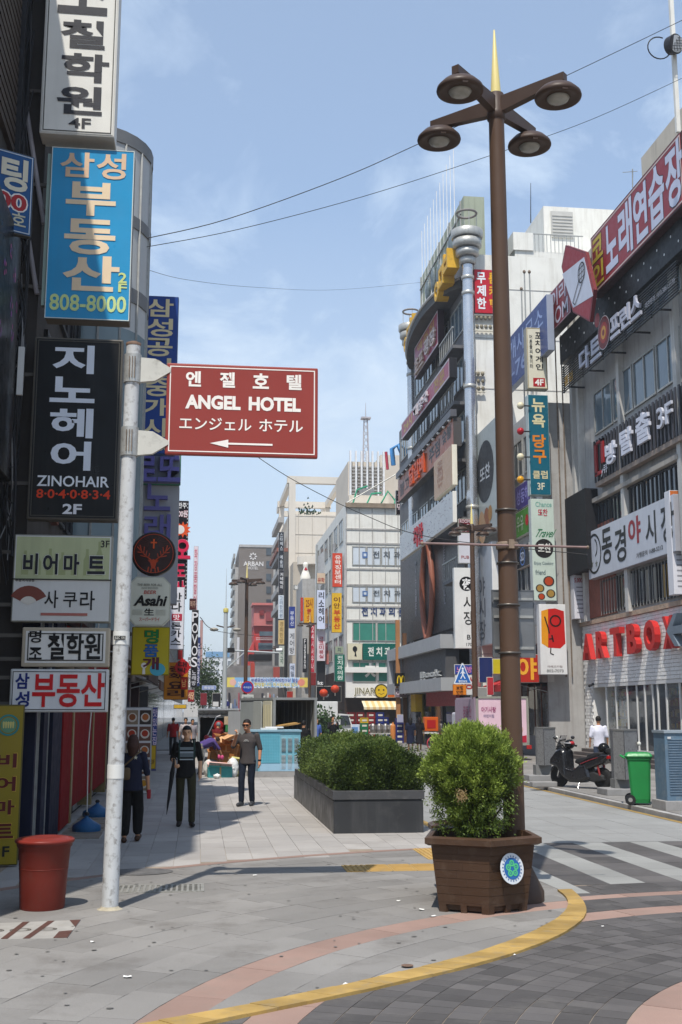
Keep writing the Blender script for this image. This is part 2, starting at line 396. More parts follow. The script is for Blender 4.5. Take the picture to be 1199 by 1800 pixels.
def shrink(P, g_):
 cx = sum(p[0] for p in P)/len(P); cy = sum(p[1] for p in P)/len(P)
 o = []
 for x, y in P:
  d = math.hypot(x-cx, y-cy); k = (d-g_)/d; o.append((cx+(x-cx)*k, cy+(y-cy)*k))
 return o
def visible(x, y):
 if y < 6.5: return False
 a = math.atan2(x, y); return -.31 < a < .44
def tile_mesh(mb, P, m, z=0.0, gap=.004, tone=None):
 t = rnd.random() if tone is None else tone
 P = shrink(P, gap); n = len(P); zz = z+rnd.uniform(-.0012, .0012)
 top = [(p[0], p[1], zz) for p in P]; bot = [(p[0], p[1], z-.015) for p in P]
 mb.add(bot+top, [tuple(range(n, 2*n))]+[(i, (i+1) % n, n+(i+1) % n, n+i) for i in range(n)], m, tone=t)
def lay(parent, tiles, name, far_name, limit=290):
 """tiles: (poly, material); nearest ones single objects, the rest one mesh"""
 tiles.sort(key=lambda t: math.hypot(sum(p[0] for p in t[0])/len(t[0]), sum(p[1] for p in t[0])/len(t[0])))
 rest = MB(); k = 0
 for P, m, gap in tiles:
  cx = sum(p[0] for p in P)/len(P); cy = sum(p[1] for p in P)/len(P)
  if k < limit and visible(cx, cy):
   mb = MB(); tile_mesh(mb, P, m, 0, gap); mb.build(name, parent, tone=True); k += 1
  else: tile_mesh(rest, P, m, 0, gap)
 if rest.f: rest.build(far_name, parent, kind='stuff', tone=True)
# beds (thin sheets with the colour of the joints)
plaza = struct(MB().add([(-14, -6, -.014), (4.3, -6, -.014), (4.3, 18, -.014), (-14, 18, -.014)], [(0, 1, 2, 3)], M_GROUT), 'plaza_pavement')
cross = struct(MB().add([(-14, -9, -.0048), (45, -9, -.0048), (45, 17.42, -.0048), (-14, 17.42, -.0048)], [(0, 1, 2, 3)], M_GROUT2), 'crossing_road')
walk = struct(MB().add([(-2.45, 14.5, -.010), (4.05, 14.5, -.010), (4.05, 60, -.010), (-2.45, 60, -.010)], [(0, 1, 2, 3)], M_GROUT), 'footpath')
tp, td, tw = [], [], []
def ring_tiles(r0, r1, length, a_lo, a_hi, off=0.0):
 rm = (r0+r1)/2; n = max(1, int((a_hi-a_lo)*rm/length)); out = []
 for i in range(n):
  a0 = a_lo+(a_hi-a_lo)*i/n+off/rm; a1 = a_lo+(a_hi-a_lo)*(i+1)/n+off/rm
  k = max(1, int((a1-a0)/.05))
  out.append([pol(r1, a0+(a1-a0)*j/k) for j in range(k+1)]+[pol(r0, a1-(a1-a0)*j/k) for j in range(k+1)])
 return out
def cen(P): return (sum(p[0] for p in P)/len(P), sum(p[1] for p in P)/len(P))
RINGS = [(2.6, 3.1, .5), (3.1, 3.73, .6)]+[(3.73+i*.2267, 3.73+(i+1)*.2267, .175) for i in range(9)]+[(5.77, 6.12, .6), (6.12, 6.435, .35), (6.435, 6.75, .35), (6.75, 6.97, .7), (6.97, 7.295, .4), (7.295, 7.62, .4)]
for (r0, r1, ln) in RINGS:
 for P in ring_tiles(r0, r1, ln, math.radians(60), math.radians(185), rnd.uniform(0, .3)):
  R_ = region_out(*cen(P)); P = kclip(P, False)
  if P: td.append((P, {'pink': M_PINK, 'dark': M_DARK}[R_], .0042))
PR = [(6.45, 6.81, .9)]+[(6.81+i*.3645, 6.81+(i+1)*.3645, .72) for i in range(13)]+[(6.45-(i+1)*.36, 6.45-i*.36, .72) for i in range(6)]
for (r0, r1, ln) in PR:
 for P in ring_tiles(r0, r1, ln, math.radians(70), math.radians(200), rnd.uniform(0, .5)):
  x, y = cen(P); R_ = region_in(x, y); P = kclip(P, True)
  if P and R_ in ('pinkin', 'slab') and x > -6: tp.append((P, M_PINK if R_ == 'pinkin' else M_SLAB, .003))
def clipx(P, x0, x1, y0, y1):
 for (ax, s, lim) in ((0, 1, x0), (0, -1, x1), (1, 1, y0), (1, -1, y1)):
  o = []
  for i in range(len(P)):
   a, b = P[i], P[(i+1) % len(P)]; da, db = (a[ax]-lim)*s, (b[ax]-lim)*s
   if da >= 0: o.append(a)
   if da*db < 0: t = da/(da-db); o.append((a[0]+(b[0]-a[0])*t, a[1]+(b[1]-a[1])*t))
  P = o
  if len(P) < 3: return None
 return P
# zebra crossing: stripes run up the street
zx = [3.0+.455*i for i in range(22)]
for i, x0 in enumerate(zx):
 y = 11.5
 light = (i % 2 == 0)
 while y < 17.4:
  y1 = min(y+.6, 17.42); P = [(x0, y), (x0+.455, y), (x0+.455, y1), (x0, y1)]; c = cen(P)
  r = math.hypot(c[0]-CX_, c[1]-CY_)
  P = kclip(P, False)
  if P and r > 7.45: td.append((P, M_LITE if light else M_DARK, .003))
  y = y1
# footpath slabs
for i in range(18):
 x0 = -2.40+i*.355; y = 13.6+rnd.uniform(0, .6)
 while y < 58:
  ln = .71; P = [(x0, y), (x0+.355, y), (x0+.355, y+ln), (x0, y+ln)]; c = cen(P)
  if region_in(*c) == 'walk' and x0 + .355 < 4.05: tw.append((P, M_WALK, .006))
  y += ln
lay(plaza, tp, 'paving_slab', 'paving_slab_field')
lay(cross, td, 'paving_sett', 'paving_sett_field')
lay(walk, tw, 'footpath_slab', 'footpath_slab_field')
# thin pink ring between footpath and plaza, raised 5 mm
b = MB()
for P in ring_tiles(11.42, 11.56, .8, math.radians(97), math.radians(150)):
 if cen(P)[0] < 4.0 : b.prism(shrink(P[::-1][::-1], .003)[::-1] if False else shrink(P, .003), -.01, .005, M_PINK)
b.build('pink_border', walk, kind='stuff')
# right-hand street
rd = MB(); rd.add([(3.95, 17.40, -.006), (8.75, 17.40, -.006), (8.75, 140, -.006), (3.95, 140, -.006)], [(0, 1, 2, 3)], M_ROAD)
rd.add([(8.75, 17.40, -.0065), (30, 17.40, -.0065), (30, 19.2, -.0065), (8.75, 19.2, -.0065)], [(0, 1, 2, 3)], M_ROAD)
road = struct(rd, 'street_roadway')
b = MB()
for iy in range(60):
 for ix in range(8):
  x0 = 3.97+ix*.595; y0 = 17.45+iy*.595
  tile_mesh(b, [(x0, y0), (x0+.595, y0), (x0+.595, y0+.595), (x0, y0+.595)], M_ROAD, .003, .003)
b.build('roadway_slab_field', road, kind='stuff', tone=True)
rs = struct(MB().add([(8.95, 19.2, .08), (16.5, 19.2, .08), (16.5, 140, .08), (8.95, 140, .08)], [(0, 1, 2, 3)], M_SLAB), 'right_pavement')
b = MB(); yy = 19.2
while yy < 75: b.box(8.80, 8.95, yy + .004, yy + .996, -.05, .085, mat('kerb_granite', (.33, .32, .31), .8, .15, 2, tone=.12, dirt=.3), tone=rnd.random()); yy += 1
b.build('kerb_row', rs, kind='stuff', tone=True)
b = MB()
for ix in range(10):
 for iy in range(34):
  x0 = 8.96+ix*.5; y0 = 19.25+iy*.9+(ix % 2)*.45
  tile_mesh(b, [(x0, y0), (x0+.5, y0), (x0+.5, y0+.9), (x0, y0+.9)], M_SLAB, .092, .004)
b.build('pavement_slab_field', rs, kind='stuff', tone=True)
b = MB(); b.add([(8.62, 17.6, .008), (8.74, 17.6, .008), (8.74, 75, .008), (8.62, 75, .008)], [(0, 1, 2, 3)], M_YEL)
b.add([(4.02, 18.0, .008), (4.16, 18.0, .008), (4.16, 60, .008), (4.02, 60, .008)], [(0, 1, 2, 3)], M_YEL); struct(b, 'road_marking')
farpave = struct(MB().add([(-2.45, 60, .0), (3.95, 60, .0), (3.95, 330, .0), (-2.45, 330, .0)], [(0, 1, 2, 3)], M_ROAD), 'far_footpath')
# yellow kerb stones around the corner
kerb = thing('yellow_kerb', 'curved worn yellow kerb sweeping round the pavement corner below the potted shrub', 'kerb', (2.5, 9.8, 0))
L_in = resample(kin, .05); L_out = resample(kout, .05); N = 42
def at(Lp, t): i = min(int(t*(len(Lp)-1)), len(Lp)-1); return Lp[i]
for i in range(N):
 a, c = i/N, (i+1)/N; P = [at(L_in, a), at(L_out, a), at(L_out, c), at(L_in, c)]
 if math.dist(P[0], P[3]) < .03: continue
 b = MB(); P = shrink(P, .002); b.prism(P, -.003, .022 + rnd.uniform(-.003, .003), M_YEL, tone=rnd.random()); b.build('kerb_stone', kerb, tone=True)
# tactile paving: ribbed yellow tiles
tact = thing('tactile_paving', 'ribbed orange yellow tactile tiles in the grey slabs left of the potted shrub', 'tactile paving', (2.6, 15, 0))
M_TAC = mat('tactile_yellow', (.42, .27, .09), .75, .14, 3, dirt=.5, dirtcol=(.3, .24, .16))
def tactile(x, y, along):
 b = MB(); b.box(x+.003, x+.297, y+.003, y+.297, -.01, .006, M_TAC)
 for k in range(4):
  q = .04+k*.07
  if along == 'x': b.box(x + .02, x + .28, y + q, y + q + .03, .006, .013, M_TAC)
  else: b.box(x+q, x+q+.03, y+.02, y+.28, .006, .013, M_TAC)
 return b
for i in range(5):
 for j in range(2): tactile(1.90 + i * .3, 14.68 + j * .3, 'y' if i == 0 else 'x').build('tactile_tile', tact)
for i in range(2):
 for j in range(4): tactile(3.15 + i * .3, 15.75 + j * .3, 'y').build('tactile_tile', tact)
# drain grate
gr = thing('drain_grate', 'rectangular metal drain grate in the paving behind the white signpost', 'drain', (-.35, 13.6, 0))
b = MB(); M_GR = mat('worn_galvanised', (.30, .29, .26), .55, .2, 8, metal=.3, dirt=.4)
x0, x1, y0, y1 = -.88, .12, 13.32, 13.88
b.box(x0, x1, y0, y0+.04, -.01, .012, M_GR).box(x0, x1, y1-.04, y1, -.01, .012, M_GR).box(x0, x0+.04, y0+.04, y1-.04, -.01, .012, M_GR).box(x1-.04, x1, y0+.04, y1-.04, -.01, .012, M_GR)
b.build('grate_frame', gr)
MB().box(x0 + .04, x1 - .04, y0 + .04, y1 - .04, -.009, .001, mat('drain_dark', (.012, .011, .01), .95)).build('drain_pit', gr)
for i in range(15):
 b = MB(); xx = x0 + .07 + i * .061; b.box(xx, xx + .026, y0 + .04, y1 - .04, .001, .010, M_GR); b.build('grate_bar', gr)
b = MB()
for j in range(4): b.box(x0+.04, x1-.04, y0+.13+j*.1, y0+.145+j*.1, .0012, .0085, M_GR)
b.build('cross_bar', gr)
# printed mat lying on the paving at the left
o = thing('floor_poster', 'worn white and brown printed floor sheet lying before the red tub', 'poster', (-1.6, 11.2, 0))
c = [gz(-60, 1626).xy, gz(-60, 1653).xy, gz(118, 1650).xy, gz(142, 1618).xy]
pm = mat('worn_white_print', (.34, .325, .30), .6, .15, 4, dirt=.6, dirtcol=(.28, .25, .21)); pb = mat('brown_print', (.10, .048, .038), .6, .15, 5, dirt=.3)
b = MB(); b.prism([tuple(q) for q in c], .0, .006, pm); b.build('sheet', o)
b = MB()
for t0 in (.40, .62, .86):
 q = [c[0].lerp(c[3], t0+.09), c[1].lerp(c[2], t0-.06), c[1].lerp(c[2], t0+.01), c[0].lerp(c[3], t0+.15)]
 if t0 == .86: q = [c[0].lerp(c[3], .90), c[3].lerp(c[2], .42), c[3].lerp(c[2], .0), c[0].lerp(c[3], 1.0)]
 b.add([(p.x, p.y, .0085) for p in q], [(0, 1, 2, 3)], pb)
e1 = c[3].lerp(c[2], .6); e2 = c[2]; e3 = c[1].lerp(c[2], .86); e4 = e3.lerp(c[0].lerp(c[3], .9), .35); b.add([(p.x, p.y, .0085) for p in (e1, e2, e3, e4)], [(0, 1, 2, 3)], pb)
b.build('brown_stripe', o)
b = MB()
for t0 in (.25, .5, .74):
 m_ = c[0].lerp(c[3], t0).lerp(c[1].lerp(c[2], t0), .5); I = Matrix.Translation((m_.x, m_.y, 0)); disc(b, 0, 0, .075, .0088, I, paint('4d4840'), 20, 1.3, .066)
 disc(b, .02, .01, .04, .0088, I, paint('5b5348'), 14, 1.4, .033)
b.build('line_drawing', o)
# litter and small stains on the plaza
M_LIT = mat('paper_litter', (.75, .74, .70), .8, .05)
for (px, py, s_) in ((448, 1540+0, .05), (225, 1719, .05), (163, 1657, .03), (610, 1733, .05), (740, 1600, .05), (905, 1680, .02), (1060, 1630, .02), (620, 1740, .05), (700, 1585, .03), (760, 1612, .05), (598, 1742, .03)):
 p = gz(px, py); b = MB(); k = rnd.randint(5, 7); pts = [(p.x+s_*rnd.uniform(.4, 1)*math.cos(2*PI*i/k), p.y+s_*rnd.uniform(.3, .8)*math.sin(2*PI*i/k), .006+rnd.uniform(0, .012)) for i in range(k)]
 b.add(pts+[(p.x, p.y, .014)], [(i, (i+1) % k, k) for i in range(k)], M_LIT)
 tag(b.build('paper_scrap', None), 'small torn scrap of white paper lying on the grey paving', 'litter', 'paper scraps on the paving')
M_GUM = mat('chewing_gum_stain', (.15, .143, .133), .85, .1)
b = MB(); gr2 = random.Random(3)
for i in range(150):
 x, y = gr2.uniform(-2.2, 3.6), gr2.uniform(7.8, 16)
 if inside_kerb(x, y): disc(b, x, y, gr2.uniform(.007, .022), .0075, Matrix.Identity(4), M_GUM, 8, gr2.uniform(.8, 1.4))
b.build('gum_spots', plaza, kind='stuff')
m1 = gz(716, 1700); b = MB(); b.lathe([(.001, .0), (.045, .006), (.05, .01)][::-1], (m1.x, m1.y, .004), 16, mat('rusty_cap', (.16, .10, .07), .7, .3, 20)); tag(b.build('valve_cover', None), 'small round rusty valve cover set in the slabs inside the yellow kerb', 'cover')
m1 = gz(245, 1533); b = MB(); disc(b, m1.x, m1.y, .30, .0065, Matrix.Identity(4), mat('oil_stain', (.12, .115, .11), .6, .3, 8), 20, 1.4); b.build('stain', plaza, kind='stuff')
# ------------------------------------------------------------------ left-hand row
M_CONC = mat('dark_stained_render', (.045, .040, .037), .85, .25, 1.2, dirt=.4, streak=.4, bump=.2)
M_BLK = mat('black_painted_steel', (.018, .018, .02), .45, .3, 3, dirt=.2, dirtcol=(.06, .05, .04))
M_GLASS = mat('dark_window_glass', (.035, .045, .055), .06, .3, .6, spec=.9)
M_GLASS2 = mat('blue_grey_window_glass', (.09, .13, .16), .05, .3, .5, spec=.9)
M_STEEL = mat('galvanised_bracket', (.36, .36, .34), .5, .15, 4, metal=.5, dirt=.3)
M_RUST = mat('rust_stained_metal', (.20, .15, .11), .7, .4, 7, dirt=.5)
M_CABLE = mat('black_cable', (.02, .02, .022), .5, .1)
def windows(parent, M, w_, h_, cols, rows, mx=.12, my=.2, frame=None, glass=None, fd=.05, mull=1, name='window', x_in=0, y0=0.0):
 """grid of framed windows on plane M (x right, y up, z out); each frame a part, each pane its sub-part; meshes shared"""
 cw = w_/cols; rh = (h_-y0)/rows; ww = cw*(1-mx); hh = rh*(1-my); I4 = wm(parent).inverted() @ M
 t = min(.07, ww*.07)
 f = MB(); f.box(0, ww, 0, t, -.03, fd).box(0, ww, hh-t, hh, -.03, fd).box(0, t, t, hh-t, -.03, fd).box(ww-t, ww, t, hh-t, -.03, fd)
 for k in range(mull): x = ww*(k+1)/(mull+1); f.box(x-t/2, x+t/2, t, hh-t, -.03, fd*.9)
 p = MB(); p.box(t, ww-t, t, hh-t, -.02, .012)
 fo = f.build(name, None, frame or M_STEEL); po = p.build('pane', None, glass or M_GLASS); first = True
 for r in range(rows):
  for c in range(cols):
   T = I4 @ Matrix.Translation((c*cw+(cw-ww)/2, y0+r*rh+(rh-hh)/2, 0))
   a = fo if first else bpy.data.objects.new(name, fo.data); b_ = po if first else bpy.data.objects.new('pane', po.data)
   if not first: COL.objects.link(a); COL.objects.link(b_)
   a.parent = parent; a.matrix_local = T; b_.parent = a; first = False
def block(name, label, x0, x1, y0, y1, z1, m, cap=True, z0=-.04):
 e = thing(name, label, 'building', ((x0 + x1) / 2, y0, 0))
 MB().box(x0, x1, y0, y1, z0, z1, m).build('wall', e)
 if cap:
  q = MB(); a = .18
  for r in ((x0-.06, x1+.06, y0-.06, y0+a), (x0-.06, x1+.06, y1-a, y1+.06), (x0-.06, x0+a, y0+a, y1-a), (x1-a, x1+.06, y0+a, y1-a)):
   q.box(*r, z1-.03, z1+.35, m)
  q.build('parapet', e)
 return e
XL = -2.45
# --- nearest dark building
b1 = block('shop_building', 'nearest dark building on the left edge with louvres, cables and red door panels', -14, XL, 16.35, 24, 15.0, M_CONC)
XN = -2.86
MB().box(-14, XN, 9.4, 16.35, -.04, 15.35, M_CONC).build('near_wall', b1)
for k in range(24):
 z = 9.9 + k * .155; MB().box(XN, XN + .07, 13.2, 15.75, z, z + .10, mat('dark_brown_louvre', (.045, .033, .027), .6, .2, 3)).build('louvre_slat', b1)
for y in (15.8, 16.2): MB().box(XN, XN + .13, y, y + .09, 5.2, 15, M_BLK).build('steel_post', b1)
for z, x1_ in ((13.6, .55), (11.9, .6), (9.3, .7), (6.9, .5), (5.0, .5)): MB().box(XL, XL + .11, 16.4, 19, z, z + .07, mat('rust_red_rail', (.12, .045, .03), .7, .3, 4)).build('steel_rail', b1)
q = MB()
for a, c in (((XN + .1, 16.28, 11.0), (XN + .45, 16.3, 9.1)), ((XN + .1, 16.28, 9.6), (XN + .4, 16.3, 8.0))): q.tube([a, c], .045, 4, mat('pale_grey_truss', (.33, .31, .33), .6, .2))
q.build('truss_bar', b1)
windows(b1, frame_left(XL + .012, 17.0, 23.8, 4.8, 14.6)[0], 6.8, 9.8, 4, 3, frame=M_BLK, glass=mat('dark_rough_glass', (.012, .012, .014), .5, .3, 2, spec=.1))  # panes made dark and rough to keep sky reflections down
# lower shop front, dark blue pillars and mirrored strips, red door panels
navy = mat('navy_lacquer', (.010, .012, .030), .6, .2, 2, spec=.08); red = mat('red_door_paint', (.19, .010, .012), .75, .12, 1.5, spec=.04, streak=.25, dirtcol=(.05, .01, .01)); gold = mat('tarnished_gold_trim', (.25, .19, .08), .4, .3, 6, metal=.4)
for y0, y1, m_ in ((16.36, 16.5, navy), (17.25, 17.7, navy), (18.3, 19.5, navy)): MB().box(XL, XL + .24, y0, y1, 0, 3.6, m_).build('pillar', b1)
for y0, y1 in ((16.5, 17.25), (17.7, 18.3)):
 MB().box(XL, XL + .14, y0, y1, .1, 3.4, M_GLASS).build('glass_strip', b1)
 for yy in (y0 + .06, (y0 + y1) / 2, y1 - .1): MB().box(XL + .14, XL + .19, yy, yy + .04, .05, 3.4, M_STEEL).build('door_rail', b1)
for y0, y1 in ((19.55, 20.9), (21.2, 24.9), (25.4, 28.6)):
 MB().box(XL, XL + .26, y0, y1, .06 if y0 < 21 else .3, 3.4, red).build('door_panel', b1)
for y0 in (20.9, 24.9, 28.6): MB().box(XL, XL + .28, y0, y0 + .22, .05, 3.4, gold).build('door_trim', b1)
for k in range(5): MB().box(XL + .29, XL + .95 - k * .02, 18.9 + k * .8, 19.6 + k * .8, .0, .012, mat('ribbed_aluminium', (.22, .19, .15), .5, .2, 12)).build('threshold_plate', b1)
MB().box(XL, XL + .5, 16.4, 29, 3.45, 3.75, M_BLK).build('fascia', b1)
MB().box(XN, XN + .1, 14.9, 15.55, -.03, 1.9, mat('dark_red_plinth', (.07, .012, .012), .5)).build('red_corner', b1)
# cables hanging at the facade corner
def cable(pts, r=.012, lab='tangled black cable looping down the dark facade behind the blue sign', grp='cables on the dark facade', m=M_CABLE, n=5):
 P = [Vector(p) for p in pts]; Q = []
 for i in range(len(P)-1):
  a = P[max(i-1, 0)]; b_ = P[i]; c = P[i+1]; d = P[min(i+2, len(P)-1)]
  for k in range(5):
   t = k/5; Q.append(.5*((2*b_)+(c-a)*t+(2*a-5*b_+4*c-d)*t*t+(3*b_-a-3*c+d)*t ** 3))
 Q.append(P[-1]); mb = MB(); mb.tube(Q, r, n, m); return tag(mb.build('cable', None), lab, 'cable', grp)
for i in range(18):
 y = 16.05+rnd.uniform(-.1, .15); pts = []; z = rnd.uniform(9, 15) if i % 2 else rnd.uniform(7, 8.5); zz = z
 while zz > rnd.uniform(2.6, 5): pts.append((XN+.05+rnd.uniform(0, .25), y+rnd.uniform(-.12, .12), zz)); zz -= rnd.uniform(.5, 1.4)
 if len(pts) > 2: cable(pts, rnd.choice((.009, .012, .018)), m=M_CABLE if i % 4 else mat('grey_cable', (.25, .25, .25), .5))
for i in range(5):
 c = Vector((XN+.2, 15.9+i*.05, 7.3-i*.5)); cable([c+Vector((.05*math.sin(a), .28*math.sin(a), .45*math.cos(a))) for a in [k*.9 for k in range(9)]], .012)
tag(MB().box(XN + .25, XN + .33, 15.85, 15.9, 6.35, 7.05, paint('c9c9c6')).build('cable_duct', None), 'short white plastic cable duct on the dark facade below the flowered black panel', 'duct')
# glass cylinder bay building
b2 = block('office_building', 'building with a rounded grey glass corner bay rising behind the blue signs', -13, XL, 24.2, 34, 13.2, mat('grey_panel_wall', (.30, .30, .30), .6, .12, .8, streak=.3))
cy = MB(); Rb = 1.35; cc = (XL-.12, 23.2)
alu = mat('pale_aluminium_panel', (.42, .43, .43), .4, .06, 1.0); dgl = mat('grey_tinted_glass', (.16, .21, .23), .12, .2, .6)
def band(r, z0, z1, m_, n=28):
 q = MB(); q.lathe([(r, z0), (r, z1)], (cc[0], cc[1], 0), n, m_, smooth=True); return q
zt = gy(240, 243, 22.4).z
for z0, z1, m_, nm in ((zt - .28, zt, mat('grey_coping', (.14, .145, .15), .5), 'coping'), (zt - 1.75, zt - .28, alu, 'panel_band'), (zt - 2.0, zt - 1.75, mat('grey_coping', (.14, .145, .15), .5), 'coping'), (zt - 3.3, zt - 2.0, alu, 'panel_band'), (zt - 3.6, zt - 3.3, mat('grey_coping', (.14, .145, .15), .5), 'coping'), (zt - 4.2, zt - 3.6, alu, 'panel_band'), (3.5, zt - 4.2, dgl, 'glass_band')):
 band(Rb + (.03 if nm == 'coping' else 0), z0, z1, m_).build(nm, b2)
for k in range(10):
 a = -PI / 2 + k * PI / 9; MB().box(-.02, .02, -.02, .02, 3.5, zt - .28, M_STEEL, Matrix.Translation((cc[0] + (Rb + .01) * math.cos(a), cc[1] + (Rb + .01) * math.sin(a), 0))).build('mullion', b2)
b3 = block('shop_building', 'grey brown building further along the left row behind the round red and black sign', -13, XL, 34.2, 52, 9.5, mat('brown_tile_wall', (.16, .13, .11), .7, .2, 1, streak=.3))
b4 = block('shop_building', 'pale building in the left row behind the black film strip sign', -13, XL, 52.2, 84, 9.8, mat('pale_render_l', (.34, .33, .31), .8, .15, .6, streak=.5))
b5 = block('shop_building', 'grey far building at the end of the left row', -13, XL, 84.2, 125, 12.5, mat('grey_render_l', (.28, .28, .29), .8, .15, .6, streak=.4))
b6 = block('shop_building', 'farthest low building of the left row beyond the black lettered sign', -13, XL, 125.2, 190, 13.5, mat('cream_render_l', (.40, .38, .35), .8, .15, .6, streak=.4))
for b_, y0, y1, h_, c_, r_ in ((b3, 34.4, 51.8, 9.2, 5, 2), (b4, 52.4, 83.8, 9.2, 8, 2), (b5, 84.4, 124.8, 12, 8, 3), (b6, 125.4, 189.8, 13, 8, 3)):
 windows(b_, frame_left(XL+.012, y0, y1, 3.6, h_)[0], y1-y0, h_-3.6, c_, r_, .35, .4)
 MB().box(XL, XL + .03, y0, y1, .1, 2.9, M_GLASS).build('shop_front', b_)
# ------------------------------------------------------------------ near signs of the left row
Y0 = 16.0
DK = '3a3a3e'
sign(frame_cam(79, -190, 209, 238, Y0), 'tall off-white lightbox sign at the top left with dark grey Korean letters and 4F', 'dfddd5', [
 ('조', DK, 103, -56, 190, 26, {'b': .03}), ('철', DK, 107, 36, 185, 86, {'b': .03}), ('학', DK, 108, 95, 192, 145, {'b': .03}), ('원', DK, 100, 152, 180, 202, {'b': .03}), ('4F', DK, 121, 208, 160, 226, {'b': .02})],
 d=.42, border='55534e', bw=.014, side='c9c7c0', rim=.03, brackets='L')
def blue_side(e, M, w_, h_):
 MB().box(-.06, -.01, .2, h_ - .1, -.12, -.02, paint('8fa39a'), M).build('side_channel', e)
sign(frame_cam(85, 262, 232, 562, Y0 + .12), 'bright blue lightbox sign with big cream Korean letters and 808-8000', '2f93c4', [
 ('삼', 'd9b99a', 106, 268, 166, 312, {'b': .02}), ('성', 'd9b99a', 170, 270, 222, 316, {'b': .02}), ('부', 'e6cfae', 116, 321, 204, 380, {'b': .035}), ('동', 'e6cfae', 113, 386, 203, 448, {'b': .035}),
 ('산', 'e6cfae', 110, 450, 210, 512, {'b': .035}), ('2', 'c9d78a', 208, 480, 223, 498), ('F', 'c9d78a', 208, 499, 223, 514), ('808-8000', 'c9dc96', 87, 519, 222, 548, {'b': .02})],
 d=.3, border='cfd6cf', bw=.012, side='6b6256', rim=.0, decor=blue_side, brackets='L')
sign(frame_cam(54, 594, 212, 914, Y0), 'black lightbox sign with white Korean letters and the word ZINOHAIR', '0c0c0d', [
 ('지', 'dde3ec', 93, 607, 166, 657, {'b': .03}), ('노', 'dde3ec', 88, 663, 167, 708, {'b': .03}), ('헤', 'dde3ec', 88, 718, 164, 770, {'b': .03}), ('어', 'dde3ec', 89, 776, 160, 827, {'b': .03}),
 ('ZINOHAIR', 'e8ecf0', 65, 837, 192, 856, {'b': .015}), ('8·0·4·0·8·3·4', 'd8401c', 64, 861, 194, 877, {'b': .02}), ('2F', 'e2e2e6', 110, 886, 144, 904, {'b': .03})],
 d=.24, side='57534b', rim=.03, brackets='L', border='4d4a43', bw=.012)
def beer_decor(e, M, w_, h_):
 m_ = paint('9fa778'); q = MB(); rr = random.Random(4)
 for i in range(7):
  x = w_*(.12+.125*i); y = h_*.52; hh = h_*rr.uniform(.25, .42); ww = w_*.035
  poly(q, [(x-ww, y+.02), (x+ww, y+.02), (x+ww, y+hh*.6), (x+ww*.4, y+hh*.78), (x+ww*.4, y+hh), (x-ww*.4, y+hh), (x-ww*.4, y+hh*.78), (x-ww, y+hh*.6)], .009, M, m_)
 q.build('bottle_print', e)
 q = MB(); c = (w_*.17, h_*.19); pts = [c]+[(c[0]+h_*.22*math.cos(a), c[1]+h_*.22*math.sin(a)) for a in [PI*(.15+.07*k) for k in range(11)]]
 poly(q, pts, .010, M, paint('7d4438')); poly(q, [c] + [(c[0] + h_ * .10 * math.cos(a), c[1] + h_ * .10 * math.sin(a)) for a in [PI * (.15 + .07 * k) for k in range(11)]], .012, M, paint('d8d3c8')); q.build('fan_print', e)
 MB().box(0, w_, h_ * .478, h_ * .49, .004, .02, paint('222220'), M).build('divider', e)
 MB().box(w_ * .30, w_ * .77, h_ * .075, h_ * .105, .008, .013, paint('b06a60'), M).build('red_strip', e)
F = frame_cam(22, 940, 196, 1094, Y0+.05)
e = sign(F, 'double sign with pale green upper half and white lower half with a fan print', 'd4d4d0', [
 ('비', '22242c', .10, .22, .25, .46, {'b': .03, 'o': 'e0e0d8'}), ('어', '22242c', .30, .22, .45, .46, {'b': .03, 'o': 'e0e0d8'}), ('마', '22242c', .51, .22, .67, .46, {'b': .03, 'o': 'e0e0d8'}), ('트', '22242c', .75, .24, .93, .45, {'b': .03, 'o': 'e0e0d8'}), ('3F', '2c2c2c', .88, .06, .97, .14, {'b': .01}),
 ('사', '1a1a1c', .33, .64, .47, .84, {'b': .01}), ('쿠', '1a1a1c', .52, .66, .66, .83, {'b': .01}), ('라', '1a1a1c', .69, .64, .84, .86, {'b': .01}), ('부평역직영점', '3b3b38', .03, .515, .22, .545)],
 d=.16, decor=beer_decor, side='8b8a80', brackets='L')
MB().box(.035, F[1] - .035, F[2] * .49, F[2] - .035, .0005, .0075, mat('pale_green_print', (.48, .52, .30), .4, .1, 2, streak=.2), F[0]).build('green_panel', e)
sign(frame_cam(38, 1103, 192, 1172, Y0), 'small white sign with black border and black Korean letters below the fan sign', 'e2e0da', [
 ('명', '181818', 52, 1108, 73, 1130, {'b': .02}), ('조', '181818', 51, 1138, 74, 1159, {'b': .02}), ('철학원', '151515', 84, 1113, 177, 1160, {'b': .045})], d=.2, border='23221f', bw=.014, rim=.05, side='b5a994', brackets='L')
sign(frame_cam(17, 1176, 190, 1252, Y0 - .03), 'white sign with blue small letters and large red Korean letters', 'dedede', [
 ('삼', '1f2f74', 27, 1183, 52, 1211, {'b': .035}), ('성', '1f2f74', 27, 1215, 52, 1243, {'b': .035}), ('부동산', 'c8161c', 57, 1183, 184, 1243, {'b': .05})], d=.14, border='33332f', bw=.01, rim=.02, side='c4c4c0', brackets='L')
